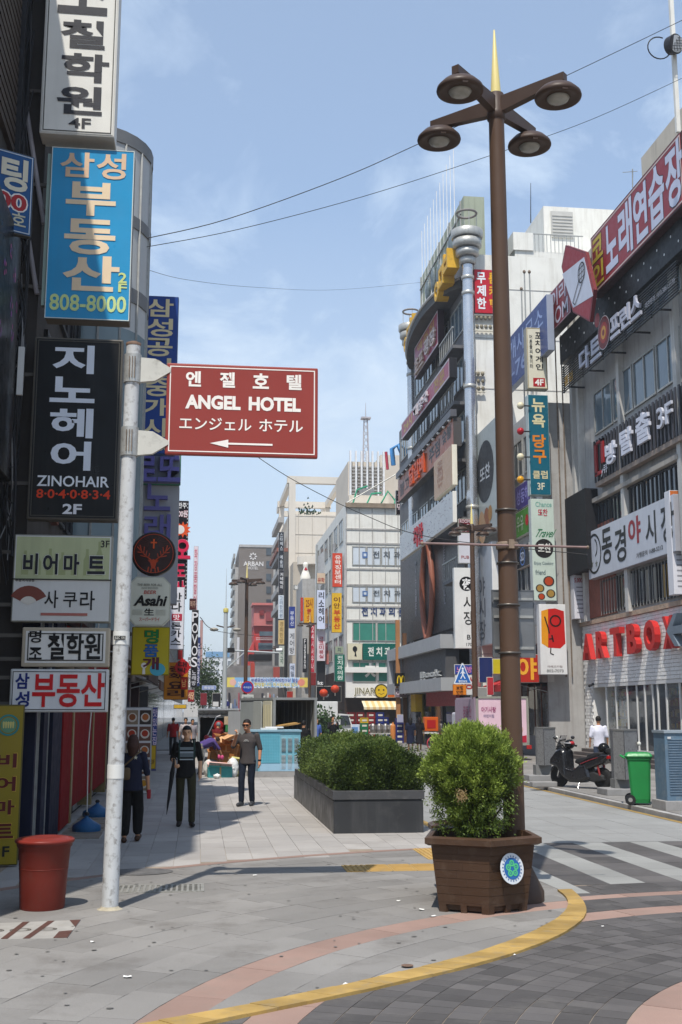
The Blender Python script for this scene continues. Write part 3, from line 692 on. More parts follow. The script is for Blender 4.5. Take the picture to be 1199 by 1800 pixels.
# rotated blue sign at the left edge
o = gy(55, 418, 15.25); a = math.radians(-152); t_ = gy(55, 276, 15.25)
u = Vector((math.cos(math.radians(28)), math.sin(math.radians(28)), 0)); n_ = Vector((u.y, -u.x, 0)); W_ = 1.3; H_ = t_.z-o.z
M = Matrix(((u.x, 0, n_.x, o.x-u.x*W_), (u.y, 0, n_.y, o.y-u.y*W_), (0, 1, 0, o.z), (0, 0, 0, 1)))
sign((M, W_, H_), 'dark blue sign cut by the left edge with cream letters and red zeros', '174a7c', [
 ('팅', 'c9c3ae', .64, .08, .93, .49, {'b': .04}), ('000', '9c2226', .42, .52, .93, .72, {'b': .03, 'o': 'dcd6d0'}), ('상호', 'b9b59e', .60, .74, .93, .92, {'b': .015})], d=.1, border='b9c4cc', bw=.012, side='4b4b48')
def petals(e, M, w_, h_):
 rr = random.Random(9); q = MB();
 for cx_, cy_, s_ in ((.78, .80, .07), (.72, .66, .08), (.80, .57, .07), (.62, .86, .06), (.45, .75, .07), (.4, .5, .07), (.9, .7, .05)):
  for k in range(5):
   a = k * 1.256 + rr.random(); c = (cx_ * w_ + s_ * math.cos(a), cy_ * h_ + s_ * 1.3 * math.sin(a)); disc(q, c[0], c[1], s_ * .55, .012 + k * .0004, M, paint(rr.choice(('a8447c', '8a3f88', 'c46a9a', '7d5a94'))), 8, .7)
 q.build('petal_print', e)
sign(frame_left(XN + .22, 13.6, 15.85, 5.1, 8.6), 'black facade panel printed with pink flower petals at the left edge', '08080c', [], d=.12, decor=petals, side='141416')
# yellow vertical sign at street level
def crown(e, M, w_, h_):
 q = MB(); c = (w_ * .5, h_ * .87); disc(q, c[0], c[1], .14, .012, M, paint('2f7f7c'), 24, 1, .115); disc(q, c[0], c[1], .1, .011, M, paint('5f8f70'))
 for k in range(5): x = c[0] - .06 + k * .03; poly(q, [(x - .008, c[1] - .04), (x + .008, c[1] - .04), (x + .014, c[1] + .035), (x, c[1] + .05), (x - .014, c[1] + .035)], .015, M, paint('c7bf74'))
 q.build('crown_badge', e)
M = Matrix.Translation((-2.66, 15.62, .02)) @ Matrix.Rotation(math.radians(10), 4, 'Z') @ Matrix(((1, 0, 0, 0), (0, 0, -1, 0), (0, 1, 0, 0), (0, 0, 0, 1)))
sign((M, .40, 2.05), 'yellow upright sign with dark red Korean letters and a crown badge behind the red tub', '8f7c18', [
 ('비어마트', '5a1210', .18, .28, .82, .86, {'v': 1, 'g': .38, 'b': .035, 'o': 'c9a43a'}), ('3F', '16160f', .22, .88, .72, .945, {'b': .02})], d=.12, decor=crown, side='5c5320')
# blue sign 2 and following ones
def jagged(e, M, w_, h_): pass
sign(frame_cam(247, 520, 311, 798, 24.5), 'tall navy lightbox sign with cream Korean letters behind the white signpost', '1c3f86', [
 ('삼성공인중개사', 'd8c9a0', .10, .015, .86, .90, {'v': 1, 'g': .08, 'b': .02}), ('808-800', 'b9b48c', .05, .925, .95, .98)], d=.25, side='23406f', brackets='L')
MB_ = MB(); Fg = frame_cam(243, 852, 313, 1062, 27.3)
sign(Fg, 'grey vertical board with raised purple Korean letters above the round black sign', '9a9a9d', [('노', '5f5b94', 254, 852, 300, 898, {'e': .12}), ('래', '5f5b94', 254, 905, 300, 950, {'e': .12})], d=.35, side='8b8b8e')
sign(frame_cam(236, 799, 318, 852, 27.2), 'raised purple letters on a slim green topped bar over the grey board', '6f7580', [('로또', '6360a0', .0, .04, 1.0, .93, {'e': .15, 'each': False, 'b': .03})], d=.08, side='2f7a5c')
# round black sign with an orange stag's head
Fj = frame_cam(231, 930, 309, 1016, 20.2); M, w_, h_ = Fj
e = thing('round_sign', 'round black sign with an orange stag head and glowing cross', 'sign', M=M); r_ = w_ / 2; c = (r_, h_ / 2)
q = MB(); q.lathe([(r_, -.2), (r_, -.02), (r_ * .96, .0)], (0, 0, 0), 32, paint('1a1412', .3), M @ Matrix.Translation((c[0], c[1], 0))); q.build('casing', e)
q = MB(); disc(q, *c, r_ * .93, .004, M, mat('black_red_gloss', (.030, .008, .006), .2, .3, 3), 36); q.build('face_panel', e)
orr = paint('b5401c', .4)
q = MB(); disc(q, *c, r_ * .9, .008, M, orr, 40, 1, r_ * .87); q.build('ring_line', e)
q = MB(); I3 = M @ Matrix.Translation((c[0], c[1], .012)); S_ = r_
def stroke(mb, pts, wd, MM, m_, z=0.0):
 for a, b_ in zip(pts, pts[1:]):
  d = Vector((b_[0]-a[0], b_[1]-a[1]));
  if d.length < 1e-6: continue
  n = Vector((-d.y, d.x)).normalized()*wd/2; mb.add([MM @ Vector((a[0]+n.x, a[1]+n.y, z)), MM @ Vector((a[0]-n.x, a[1]-n.y, z)), MM @ Vector((b_[0]-n.x, b_[1]-n.y, z)), MM @ Vector((b_[0]+n.x, b_[1]+n.y, z))], [(0, 1, 2, 3)], m_)
for s_ in (-1, 1):
 stroke(q, [(s_*.10*S_, -.30*S_), (s_*.35*S_, -.12*S_), (s_*.55*S_, .10*S_), (s_*.62*S_, .38*S_)], .055*S_, I3, orr)
 for bx_, by_, tx, ty in ((.35, -.12, .30, .12), (.45, -.02, .42, .30), (.56, .1, .74, .30), (.30, -.17, .60, -.10), (.22, -.2, .18, .0), (.5, .03, .72, .05)):
  stroke(q, [(s_*bx_*S_, by_*S_), (s_*tx*S_, ty*S_)], .04*S_, I3, orr)
 stroke(q, [(s_*.06*S_, -.36*S_), (s_*.24*S_, -.30*S_), (s_*.10*S_, -.44*S_)], .05*S_, I3, orr)
 stroke(q, [(s_*.20*S_, -.62*S_), (s_*.25*S_, -.86*S_)], .06*S_, I3, orr); stroke(q, [(s_*.08*S_, -.66*S_), (s_*.1*S_, -.9*S_)], .05*S_, I3, orr)
poly(q, [(x*S_, y*S_) for x, y in ((-.07, -.70), (.07, -.70), (.13, -.48), (.12, -.32), (0, -.26), (-.12, -.32), (-.13, -.48))], .001, I3, orr)
q.build('stag_emblem', e)
q = MB(); cr = paint('e05a20'); q.box(-.035 * S_, .035 * S_, .22 * S_, .66 * S_, 0, .01, cr, I3); q.box(-.14 * S_, .14 * S_, .46 * S_, .53 * S_, 0, .009, cr, I3); q.build('cross_emblem', e)
q = MB()
for k in range(16):
 a = PI * (-.1 + 1.2 * k / 15); stroke(q, [(.22 * S_ * math.cos(a), .4 * S_ + .22 * S_ * math.sin(a) * .6), (.8 * S_ * math.cos(a), .25 * S_ + .55 * S_ * math.sin(a))], .008 * S_, I3, paint('6a2a18'), -.002)
q.build('ray_line', e)
# eight-sided beer sign
Fa = frame_cam(226, 1014, 299, 1100, 19.6); M, w_, h_ = Fa
e = thing('beer_sign', 'cream eight-sided beer lightbox with black slanted lettering', 'sign', M=M); k = w_ * .17
oct_ = [(k, 0), (w_-k, 0), (w_, k), (w_, h_-k), (w_-k, h_), (k, h_), (0, h_-k), (0, k)]
MB().prism(oct_, -.2, 0, paint('b8b8a8'), M).build('casing', e); ins = [(w_ / 2 + (x - w_ / 2) * .95, h_ / 2 + (y - h_ / 2) * .95) for x, y in oct_]
MB().prism(ins, -.01, .006, paint('cfcfbe', .35), M).build('face_panel', e)
letters(e, M, w_, h_, [('Asahi', '14130f', .12, .38, .88, .60, {'b': .04, 's': .25}), ('生', '1d1c17', .38, .65, .62, .79, {'b': .02}), ('BEER', 'b3473a', .36, .28, .66, .35, {'s': .2}), ('スーパードライ', 'b3473a', .27, .83, .76, .91, {'b': .02}), ('THE BEER FOR ALL', '77776a', .2, .14, .8, .19), ('ASAHI BREWERIES', '8c8c80', .3, .21, .7, .25)])
q = MB()
for i in range(6):
 for s_ in (0, 1): x0 = w_ * (.1 if s_ == 0 else .66); q.box(x0, x0 + w_ * .24, h_ * (.22 + .02 * i), h_ * (.225 + .02 * i), .006, .011, paint('a5a598'), M)
q.build('fine_print', e)
# yellow sign with cartoon letters
M, w_, h_ = frame_cam(231, 1102, 298, 1187, 20.6)
def ydec(e, M, w_, h_):
 q = MB(); disc(q, w_ * .70, h_ * .12, w_ * .17, .010, M, paint('4aa3b8'), 16, 1.2); q.build('puddle_print', e)
 q = MB(); disc(q, w_ * .34, h_ * .20, w_ * .075, .012, M, paint('dedad2'), 14); poly(q, [(w_ * .30, h_ * .02), (w_ * .38, h_ * .02), (w_ * .37, h_ * .15), (w_ * .31, h_ * .15)], .012, M, paint('dedad2')); q.build('figure_print', e)
sign((M, w_, h_), 'square yellow sign with green, blue and purple cartoon letters', 'b5a416', [('명', '1f7a3a', .34, .06, .70, .34, {'b': .06, 'o': '16281c'}), ('품', '2862a8', .33, .37, .70, .62, {'b': .06, 'o': '14203c'}), ('개', '5c1f34', .30, .64, .72, .88, {'b': .06, 'o': '24101a'})], d=.08, side='8a7d18', decor=ydec)
sign(frame_cam(298, 1032, 324, 1142, 31), 'narrow white hanging sign with black brush letters and a pink square', 'd6d6dc', [('만나', '1a1a1e', .12, .08, .80, .40, {'v': 1}), ('돈카스', '1a1a1e', .12, .56, .80, .93, {'v': 1})], d=.2, side='a9a9ae', name='hanging_sign',
     decor=lambda e, M, w_, h_: (MB().box(w_ * .15, w_ * .85, h_ * .46, h_ * .57, .006, .012, paint('b03246'), M).build('pink_square', e), letters(e, M, w_, h_, [('맛', 'e8d8dc', .25, .44, .7, .53)])))
def film(e, M, w_, h_):
 q = MB()
 for i in range(26):
  for x in (.04, .90): q.box(w_ * x, w_ * (x + .06), h_ * (.01 + i * .038), h_ * (.022 + i * .038), .005, .012, paint('d8d8d8'), M)
 q.build('film_hole_print', e)
 q = MB(); c = (w_*.6, h_*.70); R_ = w_*.55
 poly(q, [(c[0] + R_ * (1.15 if k % 2 else .7) * math.cos(k * PI / 10), c[1] + R_ * (1.15 if k % 2 else .7) * math.sin(k * PI / 10)) for k in range(20)], .02, M, paint('d65228')); disc(q, c[0] - .1, c[1], R_ * .62, .024, M, paint('d9d4d0')); q.build('starburst', e)
sign(frame_cam(307, 880, 330, 1052, 40), 'black film strip sign with a red starburst and pink Korean letters', '17131a', [('한주', 'e8e8e8', .15, .02, .85, .08), ('100원', 'e8d8dc', .1, .10, .9, .17, {'o': 'a0182c'}), ('오', 'c8264c', .0, .40, 1.2, .60, {'b': .05, 'o': 'e8d0d8', 'e': .1}), ('도', 'c8264c', .10, .65, .85, .78, {'b': .04, 'o': 'e8d0d8'}), ('사', 'c8264c', .10, .82, .85, .95, {'b': .04, 'o': 'e8d0d8'})], d=.3, side='222024', decor=film)
# orange signs etc. deeper in the row
sign(frame_cam(288, 1164, 331, 1230, 33), 'broad orange sign with dark brown ornament letters under the white brush sign', 'b8741c', [('중화', '4a1a10', .2, .1, .8, .45, {'v': 1, 'b': .04}), ('요리', '3c130c', .15, .5, .85, .95, {'v': 1, 'b': .04})], d=.3, side='8a5a1c')
M, w_, h_ = frame_cam(305, 1156, 336, 1190, 32.4)
e = thing('medallion_sign', 'red diamond and disc medallion sign with dark letters', 'sign', M=M); q = MB(); c = (w_ / 2, h_ / 2)
q.lathe([(w_ * .42, -.1), (w_ * .42, .02)], (0, 0, 0), 20, paint('a01c1c'), M @ Matrix.Translation((*c, 0))); poly(q, [(0, c[1]), (c[0], 0), (w_, c[1]), (c[0], h_)], -.02, M, paint('b02020')); q.build('casing', e); letters(e, M, w_, h_, [('대박', '3a0c0c', .25, .2, .75, .8, {'v': 1, 'b': .03})], z=.03)
sign(frame_cam(317, 1190, 330, 1212, 32.6), 'small red lantern sign with orange letter below the medallion', 'b82a1c', [('남', 'e8a860', .2, .2, .8, .8)], d=.12, side='701a14')
MISC = [((336, 1072, 348, 1208, 62), '18161a', [('POVOS', 'd8d8dc', .05, .02, .95, .75, {'v': 1, 'b': .01}), ('노래방', 'c0c0c8', .2, .78, .8, .98, {'v': 1})], 'narrow black sign with white stacked capital letters'),
  ((333, 1052, 345, 1072, 63), '4a1e1e', [('맥주', 'b09080', .1, .2, .9, .8)], 'small dark maroon sign above the black stacked letters'),
  ((339, 960, 347, 1148, 90), 'd8c8cc', [('화장품할인점매장', 'b86070', .15, .02, .85, .9, {'v': 1})], 'very tall thin pale pink sign at the end of the left row'),
  ((344, 1120, 352, 1206, 100), '2a3a70', [('노래연습장', 'c8c8d8', .1, .05, .9, .95, {'v': 1})], 'thin navy sign far down the left row'),
  ((330, 1155, 338, 1215, 70), '8a8a90', [('미용실', 'e8e8e8', .1, .05, .9, .9, {'v': 1})], 'small grey sign behind the orange signs'),
  ((351, 1090, 356, 1200, 130), 'b8908c', [], 'hair thin reddish sign farthest along the left row'),
  ((312, 1130, 322, 1160, 36), '8c2020', [], 'small plain red box between the white and orange signs'),
  ((330, 1212, 342, 1234, 50), '8a1c24', [('식당', 'e8c8a0', .1, .2, .9, .8)], 'small crimson box sign low in the left row'),
  ((305, 1238, 328, 1246, 40), 'c8a030', [], 'low wide yellow strip light sign under the orange sign'),
  ((352, 1218, 364, 1240, 90), '7a2830', [], 'small dull red sign near the far tree')]
for r, bg_, T, lab in MISC: sign(frame_cam(*r), lab, bg_, T, d=.25, side='6a6a6c')
# awnings and street level of the left row
def awning(label, x0, x1, y0, y1, z0, z1, m_, front=True):
 e = thing('awning', label, 'awning', (x0, y0, 0)); q = MB(); t = .04
 q.add([(x0, y0, z1), (x0, y1, z1), (x1, y1, z0), (x1, y0, z0), (x0, y0, z1 + t), (x0, y1, z1 + t), (x1, y1, z0 + t), (x1, y0, z0 + t)], [(0, 1, 2, 3), (4, 7, 6, 5), (0, 3, 7, 4), (1, 5, 6, 2)], m_); q.build('canopy', e)
 q = MB(); q.box(min(x1, x1 - .03), max(x1, x1 + .03), y0, y1, z0 - .25, z0 + .03, m_); q.build('valance', e)
 q = MB(); q.tube([(x0, y0 + .1, z0 - .3), (x1, y0 + .1, z0)], .02, 5, M_STEEL); q.tube([(x0, y1 - .1, z0 - .3), (x1, y1 - .1, z0)], .02, 5, M_STEEL); q.build('arm', e)
awning('dark awning over the shop behind the walking woman', XL, -1.25, 29, 36, 3.0, 3.5, mat('dark_awning_cloth', (.05, .035, .03), .8, .2))
awning('brown awning further along the left shops', XL, -1.2, 37, 44, 2.9, 3.4, mat('brown_awning_cloth', (.12, .07, .05), .8, .2))
awning('faded striped awning deep in the left row', XL, -1.1, 46, 55, 2.8, 3.3, mat('grey_awning_cloth', (.25, .23, .22), .8, .2))
tag(MB().prism([(-.25, 0), (.25, 0), (.25, .5), (0, .75), (-.25, .5)], -.03, .03, paint('a89088'), Matrix.Translation((-1.35, 30, 3.3)) @ Matrix.Rotation(PI / 2, 4, 'X')).build('pennant', None), 'small pale pointed pennant hanging at the dark awning', 'pennant')
# menu board with food pictures
M, w_, h_ = frame_cam(218, 1243, 266, 1396, 27.0)
def food(e, M, w_, h_):
 rr = random.Random(5)
 for i in range(5):
  for j in range(2):
   x0 = w_ * (.06 + .48 * j); y0 = h_ * (.80 - .19 * i); MB().box(x0, x0 + w_ * .42, y0, y0 + h_ * .165, .005, .012, paint(rr.choice(('3a3028', '6a4a3a', '8a7a64', '4a4a48')), .4), M).build('food_photo', e)
   q = MB(); disc(q, x0 + w_ * .21, y0 + h_ * .08, w_ * .17, .014, M, paint('cfc8ba'), 14, 1.0); disc(q, x0 + w_ * .21, y0 + h_ * .085, w_ * .12, .016, M, paint(rr.choice(('a8381c', 'c08a2c', '8a5028', 'b0642c', '6a7a34'))), 12); q.build('dish_print', e)
sign((M, w_, h_), 'tall menu board with two columns of food photos beside the walking woman', 'cfcfcc', [], d=.15, decor=food, side='8a8a88', name='menu_board', cat='menu board')
sign(frame_cam(267, 1243, 276, 1355, 29), 'narrow blue and pink banner sign standing beside the menu board', '3a4a8c', [('맛있는집', 'd8c8d8', .1, .02, .9, .6, {'v': 1})], d=.06, side='5a5a7a')
sign(frame_cam(264, 1310, 274, 1352, 28.4), 'small bright yellow standing sign at the foot of the banner', 'c8a41c', [('3F', '6a4a10', .2, .6, .8, .8)], d=.08, side='8a7414')
# dark recess columns between shops
for i, (y, c_) in enumerate(((30.5, (.03, .025, .03)), (33, (.05, .05, .07)), (38, (.04, .02, .02)), (45, (.06, .06, .06)))):
 tag(MB().bbox(XL, XL + .55, y, y + .5, 0, 2.9, .02, mat('shop_column_%d' % i, c_, .5, .2)).build('shop_column', None), ['black shop column beside the menu board', 'slate shop column past the menu board', 'dark brown shop column under the orange sign', 'grey shop column near the distant shoppers'][i], 'column')
# lanterns under the facade
for y, lab in ((17.2, 'left'), (19.4, 'right')):
 e = thing('wall_lantern', ('dim glass lantern hanging over the mirrored doors, %s one of two' % lab), 'lantern', (XL + .5, y, 2.5)); q = MB(); c = (XL + .5, y, 0)
 q.lathe([(.06, 2.36), (.14, 2.42), (.15, 2.9), (.12, 2.95)], c, 8, mat('lantern_glass', (.12, .09, .06), .2, .3, 9)); q.build('shade', e); MB().cyl((XL + .5, y, 2.95), (XL + .5, y, 3.5), .015, n=5, m=M_BLK).build('rod', e); MB().lathe([(.07, 2.28), (.10, 2.36)], c, 8, gold).build('lower_ring', e)
# blue water weights with rope
bluep = mat('blue_plastic', (.012, .09, .22), .4, .15, 3)
for px, py, s_, lab in ((141, 1462, 1.0, 'nearer blue plastic ballast weight with a rope at the red door panels'), (160, 1436, 1.15, 'farther blue plastic ballast weight at the foot of the second red panel')):
 p = gz(px, py); p.x = max(p.x, XL + .5) + .1; e = thing('ballast_weight', lab, 'ballast weight', p)
 q = MB(); R_ = .23 * s_; q.lathe([(R_, 0), (R_ * 1.05, .05), (R_ * 1.0, .11), (R_ * .55, .17), (R_ * .12, .24), (.03, .27)], p, 14, bluep); q.build('body', e)
 MB().lathe([(.03, .26), (.045, .29), (.02, .32)], p, 8, M_BLK).build('cap', e)
 if s_ == 1.0:
  tag(MB().tube([p + Vector((0, 0, .3)), p + Vector((-.02, .01, 1.4)), p + Vector((.06, .3, 3.6))], .012, 5, paint('c8c8c0')).build('rope', None), 'taut white rope rising from the nearer blue ballast weight', 'rope')
# ------------------------------------------------------------------ red waste tub
p = gz(74, 1596); e = thing('waste_tub', 'large red brown plastic tub with a lid on the paving at the left', 'tub', p)
M_TUB = mat('red_brown_plastic', (.13, .019, .012), .5, .15, 2.2, dirt=.5, dirtcol=(.10, .035, .025), bump=.05, bscale=12)
R_ = .275
q = MB(); q.lathe([(R_ * .80, .0), (R_ * .82, .02), (R_ * .88, .32), (R_ * .96, .60), (R_ * 1.02, .62), (R_ * 1.02, .655)], p, 36, M_TUB); q.build('bucket', e)
q = MB(); q.lathe([(R_ * 1.06, .650), (R_ * 1.10, .662), (R_ * 1.10, .682), (R_ * 1.02, .694), (R_ * .98, .684), (R_ * .9, .690), (R_ * .84, .704), (R_ * .55, .708), (0.001, .700)], p, 36, mat('red_lid_plastic', (.19, .025, .017), .4, .15, 3, dirt=.15)); q.build('lid', e)
MB().tube([p + Vector((R_ * .9 * math.cos(a), R_ * .9 * math.sin(a), .40)) for a in [2 * PI * i / 30 for i in range(31)]], .004, 4, M_TUB).build('rib', e)
# ------------------------------------------------------------------ white signpost with the hotel sign
p = gz(193, 1598); top = gy(235, 607, p.y); e = thing('signpost', 'scuffed white steel signpost with rust and peeling stickers in front of the shop signs', 'post', p)
M_POST = mat('scuffed_white_paint', (.52, .53, .53), .55, .08, 5.5, streak=.3, dirt=.9, dirtcol=(.13, .11, .09), bump=.1, bscale=30)
q = MB(); q.cyl(p, (top.x, top.y, top.z), .085, .078, 24, M_POST); q.build('pole', e)
q = MB(); q.lathe([(.13, 0), (.10, .012), (.088, .03)], p, 20, mat('cement_collar', (.36, .32, .24), .9, .3, 14)); q.build('footing', e)
MB().lathe([(.082, -.01), (.084, .02), (.04, .04), (0.001, .045)], top, 20, mat('rusty_cap', (.16, .10, .07), .7, .3, 20)).build('pole_cap', e)
q = MB()
for z in (1.37, 2.75): c = p + Vector(((top.x - p.x) * z / top.z, 0, z)); q.lathe([(.0872, -.07), (.0872, .07)], c, 24, paint('d4d4d0'))
c = p+Vector(((top.x-p.x)*2.27/top.z, 0, 2.27));
q.build('paper_sticker', e)
q = MB(); c = p + Vector(((top.x - p.x) * 2.75 / top.z, -.089, 2.75)); q.box(c.x - .07, c.x + .05, c.y - .003, c.y, c.z - .02, c.z + .02, paint('1c1c1c')); put_text(q, 'ELEC 135', c.x - .06, c.z - .013, c.x + .04, c.z + .013, 0, Matrix(((1, 0, 0, 0), (0, 0, -1, c.y - .004), (0, 1, 0, 0), (0, 0, 0, 1))), paint('d8d8d0')); q.build('plate', e)
ZA = (gy(425, 660, p.y).z, gy(425, 785, p.y).z)
za, zb = gy(262, 650, p.y).z, gy(262, 778, p.y).z
for z in (za, zb):
 c = p+Vector(((top.x-p.x)*z/top.z, 0, z))
 MB().lathe([(.096, -.16), (.096, .16)], c, 20, mat('clamp_steel', (.42, .42, .40), .45, .2, 9, metal=.4, dirt=.4)).build('clamp_band', e)
 q = MB()
 for dx in (-.03, .0, .03): q.box(c.x+dx-.004, c.x+dx+.004, c.y-.108, c.y-.095, z-.12, z+.12, M_RUST)
 q.build('clamp_bolt', e)
 q = MB(); pts = [(c.x+.09, z-.15), (c.x+.25, z-.13), (c.x+.42, z-.02), (c.x+.42, z+.02), (c.x+.25, z+.12), (c.x+.09, z+.13)]
 q.prism([(a, b_) for a, b_ in pts], -.03, .03, mat('white_bracket_paint', (.52, .51, .46), .5, .1, 3, dirt=.4), Matrix(((1, 0, 0, 0), (0, 0, -1, c.y), (0, 1, 0, 0), (0, 0, 0, 1)))); q.build('bracket_arm', e)
 q = MB(); q.cyl((c.x + .40, c.y, z), (c.x + .44, c.y + .01, z), .022, n=10, m=M_RUST); q.build('bracket_tube', e)
F = frame_cam(291.5, 642, 559, 802, p.y-.02); M, w_, h_ = F
mar = mat('maroon_enamel', (.27, .045, .035), .38, .06, 1.2, streak=.10, dirtcol=(.14, .04, .03))
e = thing('direction_sign', 'maroon direction sign reading ANGEL HOTEL with a white arrow pointing left', 'sign', M=M)
q = MB(); q.bbox(0, w_, 0, h_, -.07, 0, .018, mar, M); q.build('panel', e)
q = MB(); a_, t_ = .035, .012;
for r in ((a_, w_ - a_, a_, a_ + t_), (a_, w_ - a_, h_ - a_ - t_, h_ - a_), (a_, a_ + t_, a_ + t_, h_ - a_ - t_), (w_ - a_ - t_, w_ - a_, a_ + t_, h_ - a_ - t_)): q.box(*r, -.001, .003, paint('e8e0d8'), M)
q.build('border_line', e)
WH = 'e8e2da'
letters(e, M, w_, h_, [('엔', WH, .125, .085, .225, .255, {'b': .035}), ('젤', WH, .348, .085, .448, .255, {'b': .035}), ('호', WH, .565, .085, .672, .255, {'b': .035}), ('텔', WH, .79, .085, .89, .255, {'b': .035}),
 ('ANGEL', WH, .125, .345, .487, .50, {'b': .045}), ('HOTEL', WH, .54, .345, .885, .50, {'b': .045}), ('エンジェル', WH, .09, .59, .56, .725, {'b': .01}), ('ホテル', WH, .61, .59, .90, .725, {'b': .01})], z=.004)
q = MB(); poly(q, [(x * w_, (1 - y) * h_) for x, y in ((.29, .868), (.41, .825), (.41, .912))], .005, M, paint(WH)); poly(q, [(x * w_, (1 - y) * h_) for x, y in ((.41, .858), (.70, .858), (.70, .878), (.41, .878))], .005, M, paint(WH)); q.build('arrow', e)
# ------------------------------------------------------------------ right-hand row
XR = 16.0
M_WB = mat('white_painted_brick', (.80, .79, .76), .75, .06, 3, tone=.05, dirt=.2, dirtcol=(.38, .33, .27), streak=.25)
M_STONE = mat('pale_stone_tile', (.52, .51, .48), .7, .1, 1.2, tone=.06, streak=.45, dirtcol=(.2, .16, .12), dirt=.3)
M_GREYC = mat('grey_stained_concrete', (.38, .37, .355), .8, .12, 1.2, streak=.5, dirtcol=(.15, .12, .10), dirt=.3, bump=.1)
M_WHITEC = mat('white_stained_render', (.70, .69, .64), .8, .07, .7, streak=.4, dirtcol=(.32, .28, .22), dirt=.2)
RB = {}
def fr(*a): return frame_fac(*a)
art = thing('shop_building', 'stone and white brick building with large red letters at the right edge', 'building', (20, 30, 0))
MB().box(XR, 30, 26, 46.4, 5.45, 20.6, M_GREYC).build('wall', art)
MB().box(17.2, 30, 26, gx(1128, 300, 17.2).y, 20.6, gx(1180, 212, 17.2).z, mat('beige_parapet', (.52, .47, .39), .8, .1, 1, streak=.4)).build('roof_block', art)
MB().box(XR - .1, XR + .3, 26, 46.5, 20.6, 21.0, mat('beige_parapet', (.52, .47, .39), .8, .1, 1, streak=.4)).build('parapet', art)
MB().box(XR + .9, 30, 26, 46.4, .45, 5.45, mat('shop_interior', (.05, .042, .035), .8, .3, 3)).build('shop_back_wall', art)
MB().box(XR, 30, 46.4, 46.5, -.05, 5.45, M_GREYC).build('end_wall', art)
MB().box(XR + .02, XR + .9, 26, 45.4, .35, .45, M_GREYC).build('shop_floor', art)
# brick band: running bond of proud bricks, nearest 290 single
brick_band = MB().box(XR + .02, XR + .95, 26, 46.4, 3.0, 5.45, M_WB).box(XR + .02, XR + .95, 45.4, 46.39, .3, 3.0, M_WB); brick_band.build('brick_backing', art)
bl = []
bw_, bh_ = .42, .135
for j in range(19):
 z = 2.92+j*.133
 if z < 2.95: continue
 for i in range(30):
  y = 34.0+i*bw_+(j % 2)*bw_/2
  if y < 46.0: bl.append((y, z))
for j in range(20):
 for i in range(2): bl.append((45.42+i*.45+(j % 2)*.1, .33+j*.133))
bl.sort(); rest = MB(); bm0 = MB().box(-.04, 0, 0, bw_-.02, 0, bh_-.02, M_WB); first = None
for k, (y, z) in enumerate(bl):
 xo = rnd.uniform(-.005, .005)
 if k < 290:
  o = bm0.build('brick', None) if first is None else bpy.data.objects.new('brick', first.data)
  if first is None: first = o
  else: COL.objects.link(o)
  o.parent = art; o.matrix_local = wm(art).inverted() @ Matrix.Translation((XR+.02+xo, y, z))
 else: rest.box(XR-.02+xo, XR+.02+xo, y, y+bw_-.02, z, z+bh_-.02, M_WB, tone=rnd.random())
rest.build('brick_field', art, kind='stuff', tone=True)
MB().box(XR - .10, XR + .3, 33, 46.45, 5.45, 5.62, mat('rust_stained_ledge', (.40, .30, .22), .8, .2, 3, dirt=.5)).build('ledge', art)
# shop front: white aluminium mullions, glass, shelves with goods, posters
yF = lambda px: gx(px, 1250, XR).y
e = art
M_ALW = mat('white_aluminium', (.62, .62, .60), .35, .05, 2)
M_CLR = mat('shop_glass', (.75, .8, .8), .03, 0, 1, trans=.92, spec=.6)
for px in (1066, 1083, 1103, 1120, 1134, 1148, 1157, 1172, 1196): y = yF(px); MB().box(XR - .0, XR + .06, y - .04, y + .04, .45, 3.0, M_ALW).build('mullion', art)
MB().box(XR - .02, XR + .10, 27, 45.3, .35, .55, M_ALW).build('sill', art); MB().box(XR - .02, XR + .12, 27, 45.3, 2.9, 3.02, M_ALW).build('head_frame', art)
for px0, px1 in ((1066, 1083), (1083, 1103), (1103, 1120), (1120, 1134), (1134, 1148), (1148, 1157), (1157, 1172), (1172, 1196)):
 a, c = yF(px1), yF(px0); MB().box(XR + .03, XR + .045, a + .07, c - .07, .55, 2.9, M_GLASS if px0 in (1103, 1120, 1134, 1148, 1157) else M_CLR).build('pane', art)
rr = random.Random(11)
for px0, px1 in ((1060, 1103), (1160, 1199)):
 a, c = yF(px1), yF(px0)
 for k in range(6):
  z = .6 + k * .38; MB().box(XR + .35, XR + .8, a, c, z, z + .03, mat('wood_shelf', (.24, .14, .07), .6)).build('shelf', art)
  q = MB(); y = a
  while y < c-.1:
   ww = rr.uniform(.06, .16); q.box(XR + .38, XR + .6, y, y + ww, z + .03, z + rr.uniform(.14, .3), paint(rr.choice(('c8b020', 'b8382c', 'd8d4c8', '4a7a9c', '8a5a30', '2c4a3a', 'c87828', 'e0c040')) if k > 1 else rr.choice(('c8b020', 'd0b828', '8a5a30')))); y += ww + .02
  q.build('goods', art, kind='stuff')
q = MB()
for i in range(3): q.box(XR - .35 - i * .35, XR + .05, 27, 46.0, -.02, .36 - i * .12, mat('dark_granite_step', (.10, .085, .08), .6, .2, 2, dirt=.4))
for i, s in enumerate(((.35, .36), (.70, .24), (1.05, .12))): MB().box(XR - s[0], XR + .04 if i == 0 else XR - s[0] + .35, 27, 46.0, .09, s[1] + .1, mat('dark_granite_step', (.10, .085, .08), .6, .2, 2, dirt=.4)).build('step', art)
MB().cyl((XR - .03, 45.2, 3.05), (XR - .25, 45.1, 2.95), .05, n=8, m=M_BLK).build('camera_dome', art)
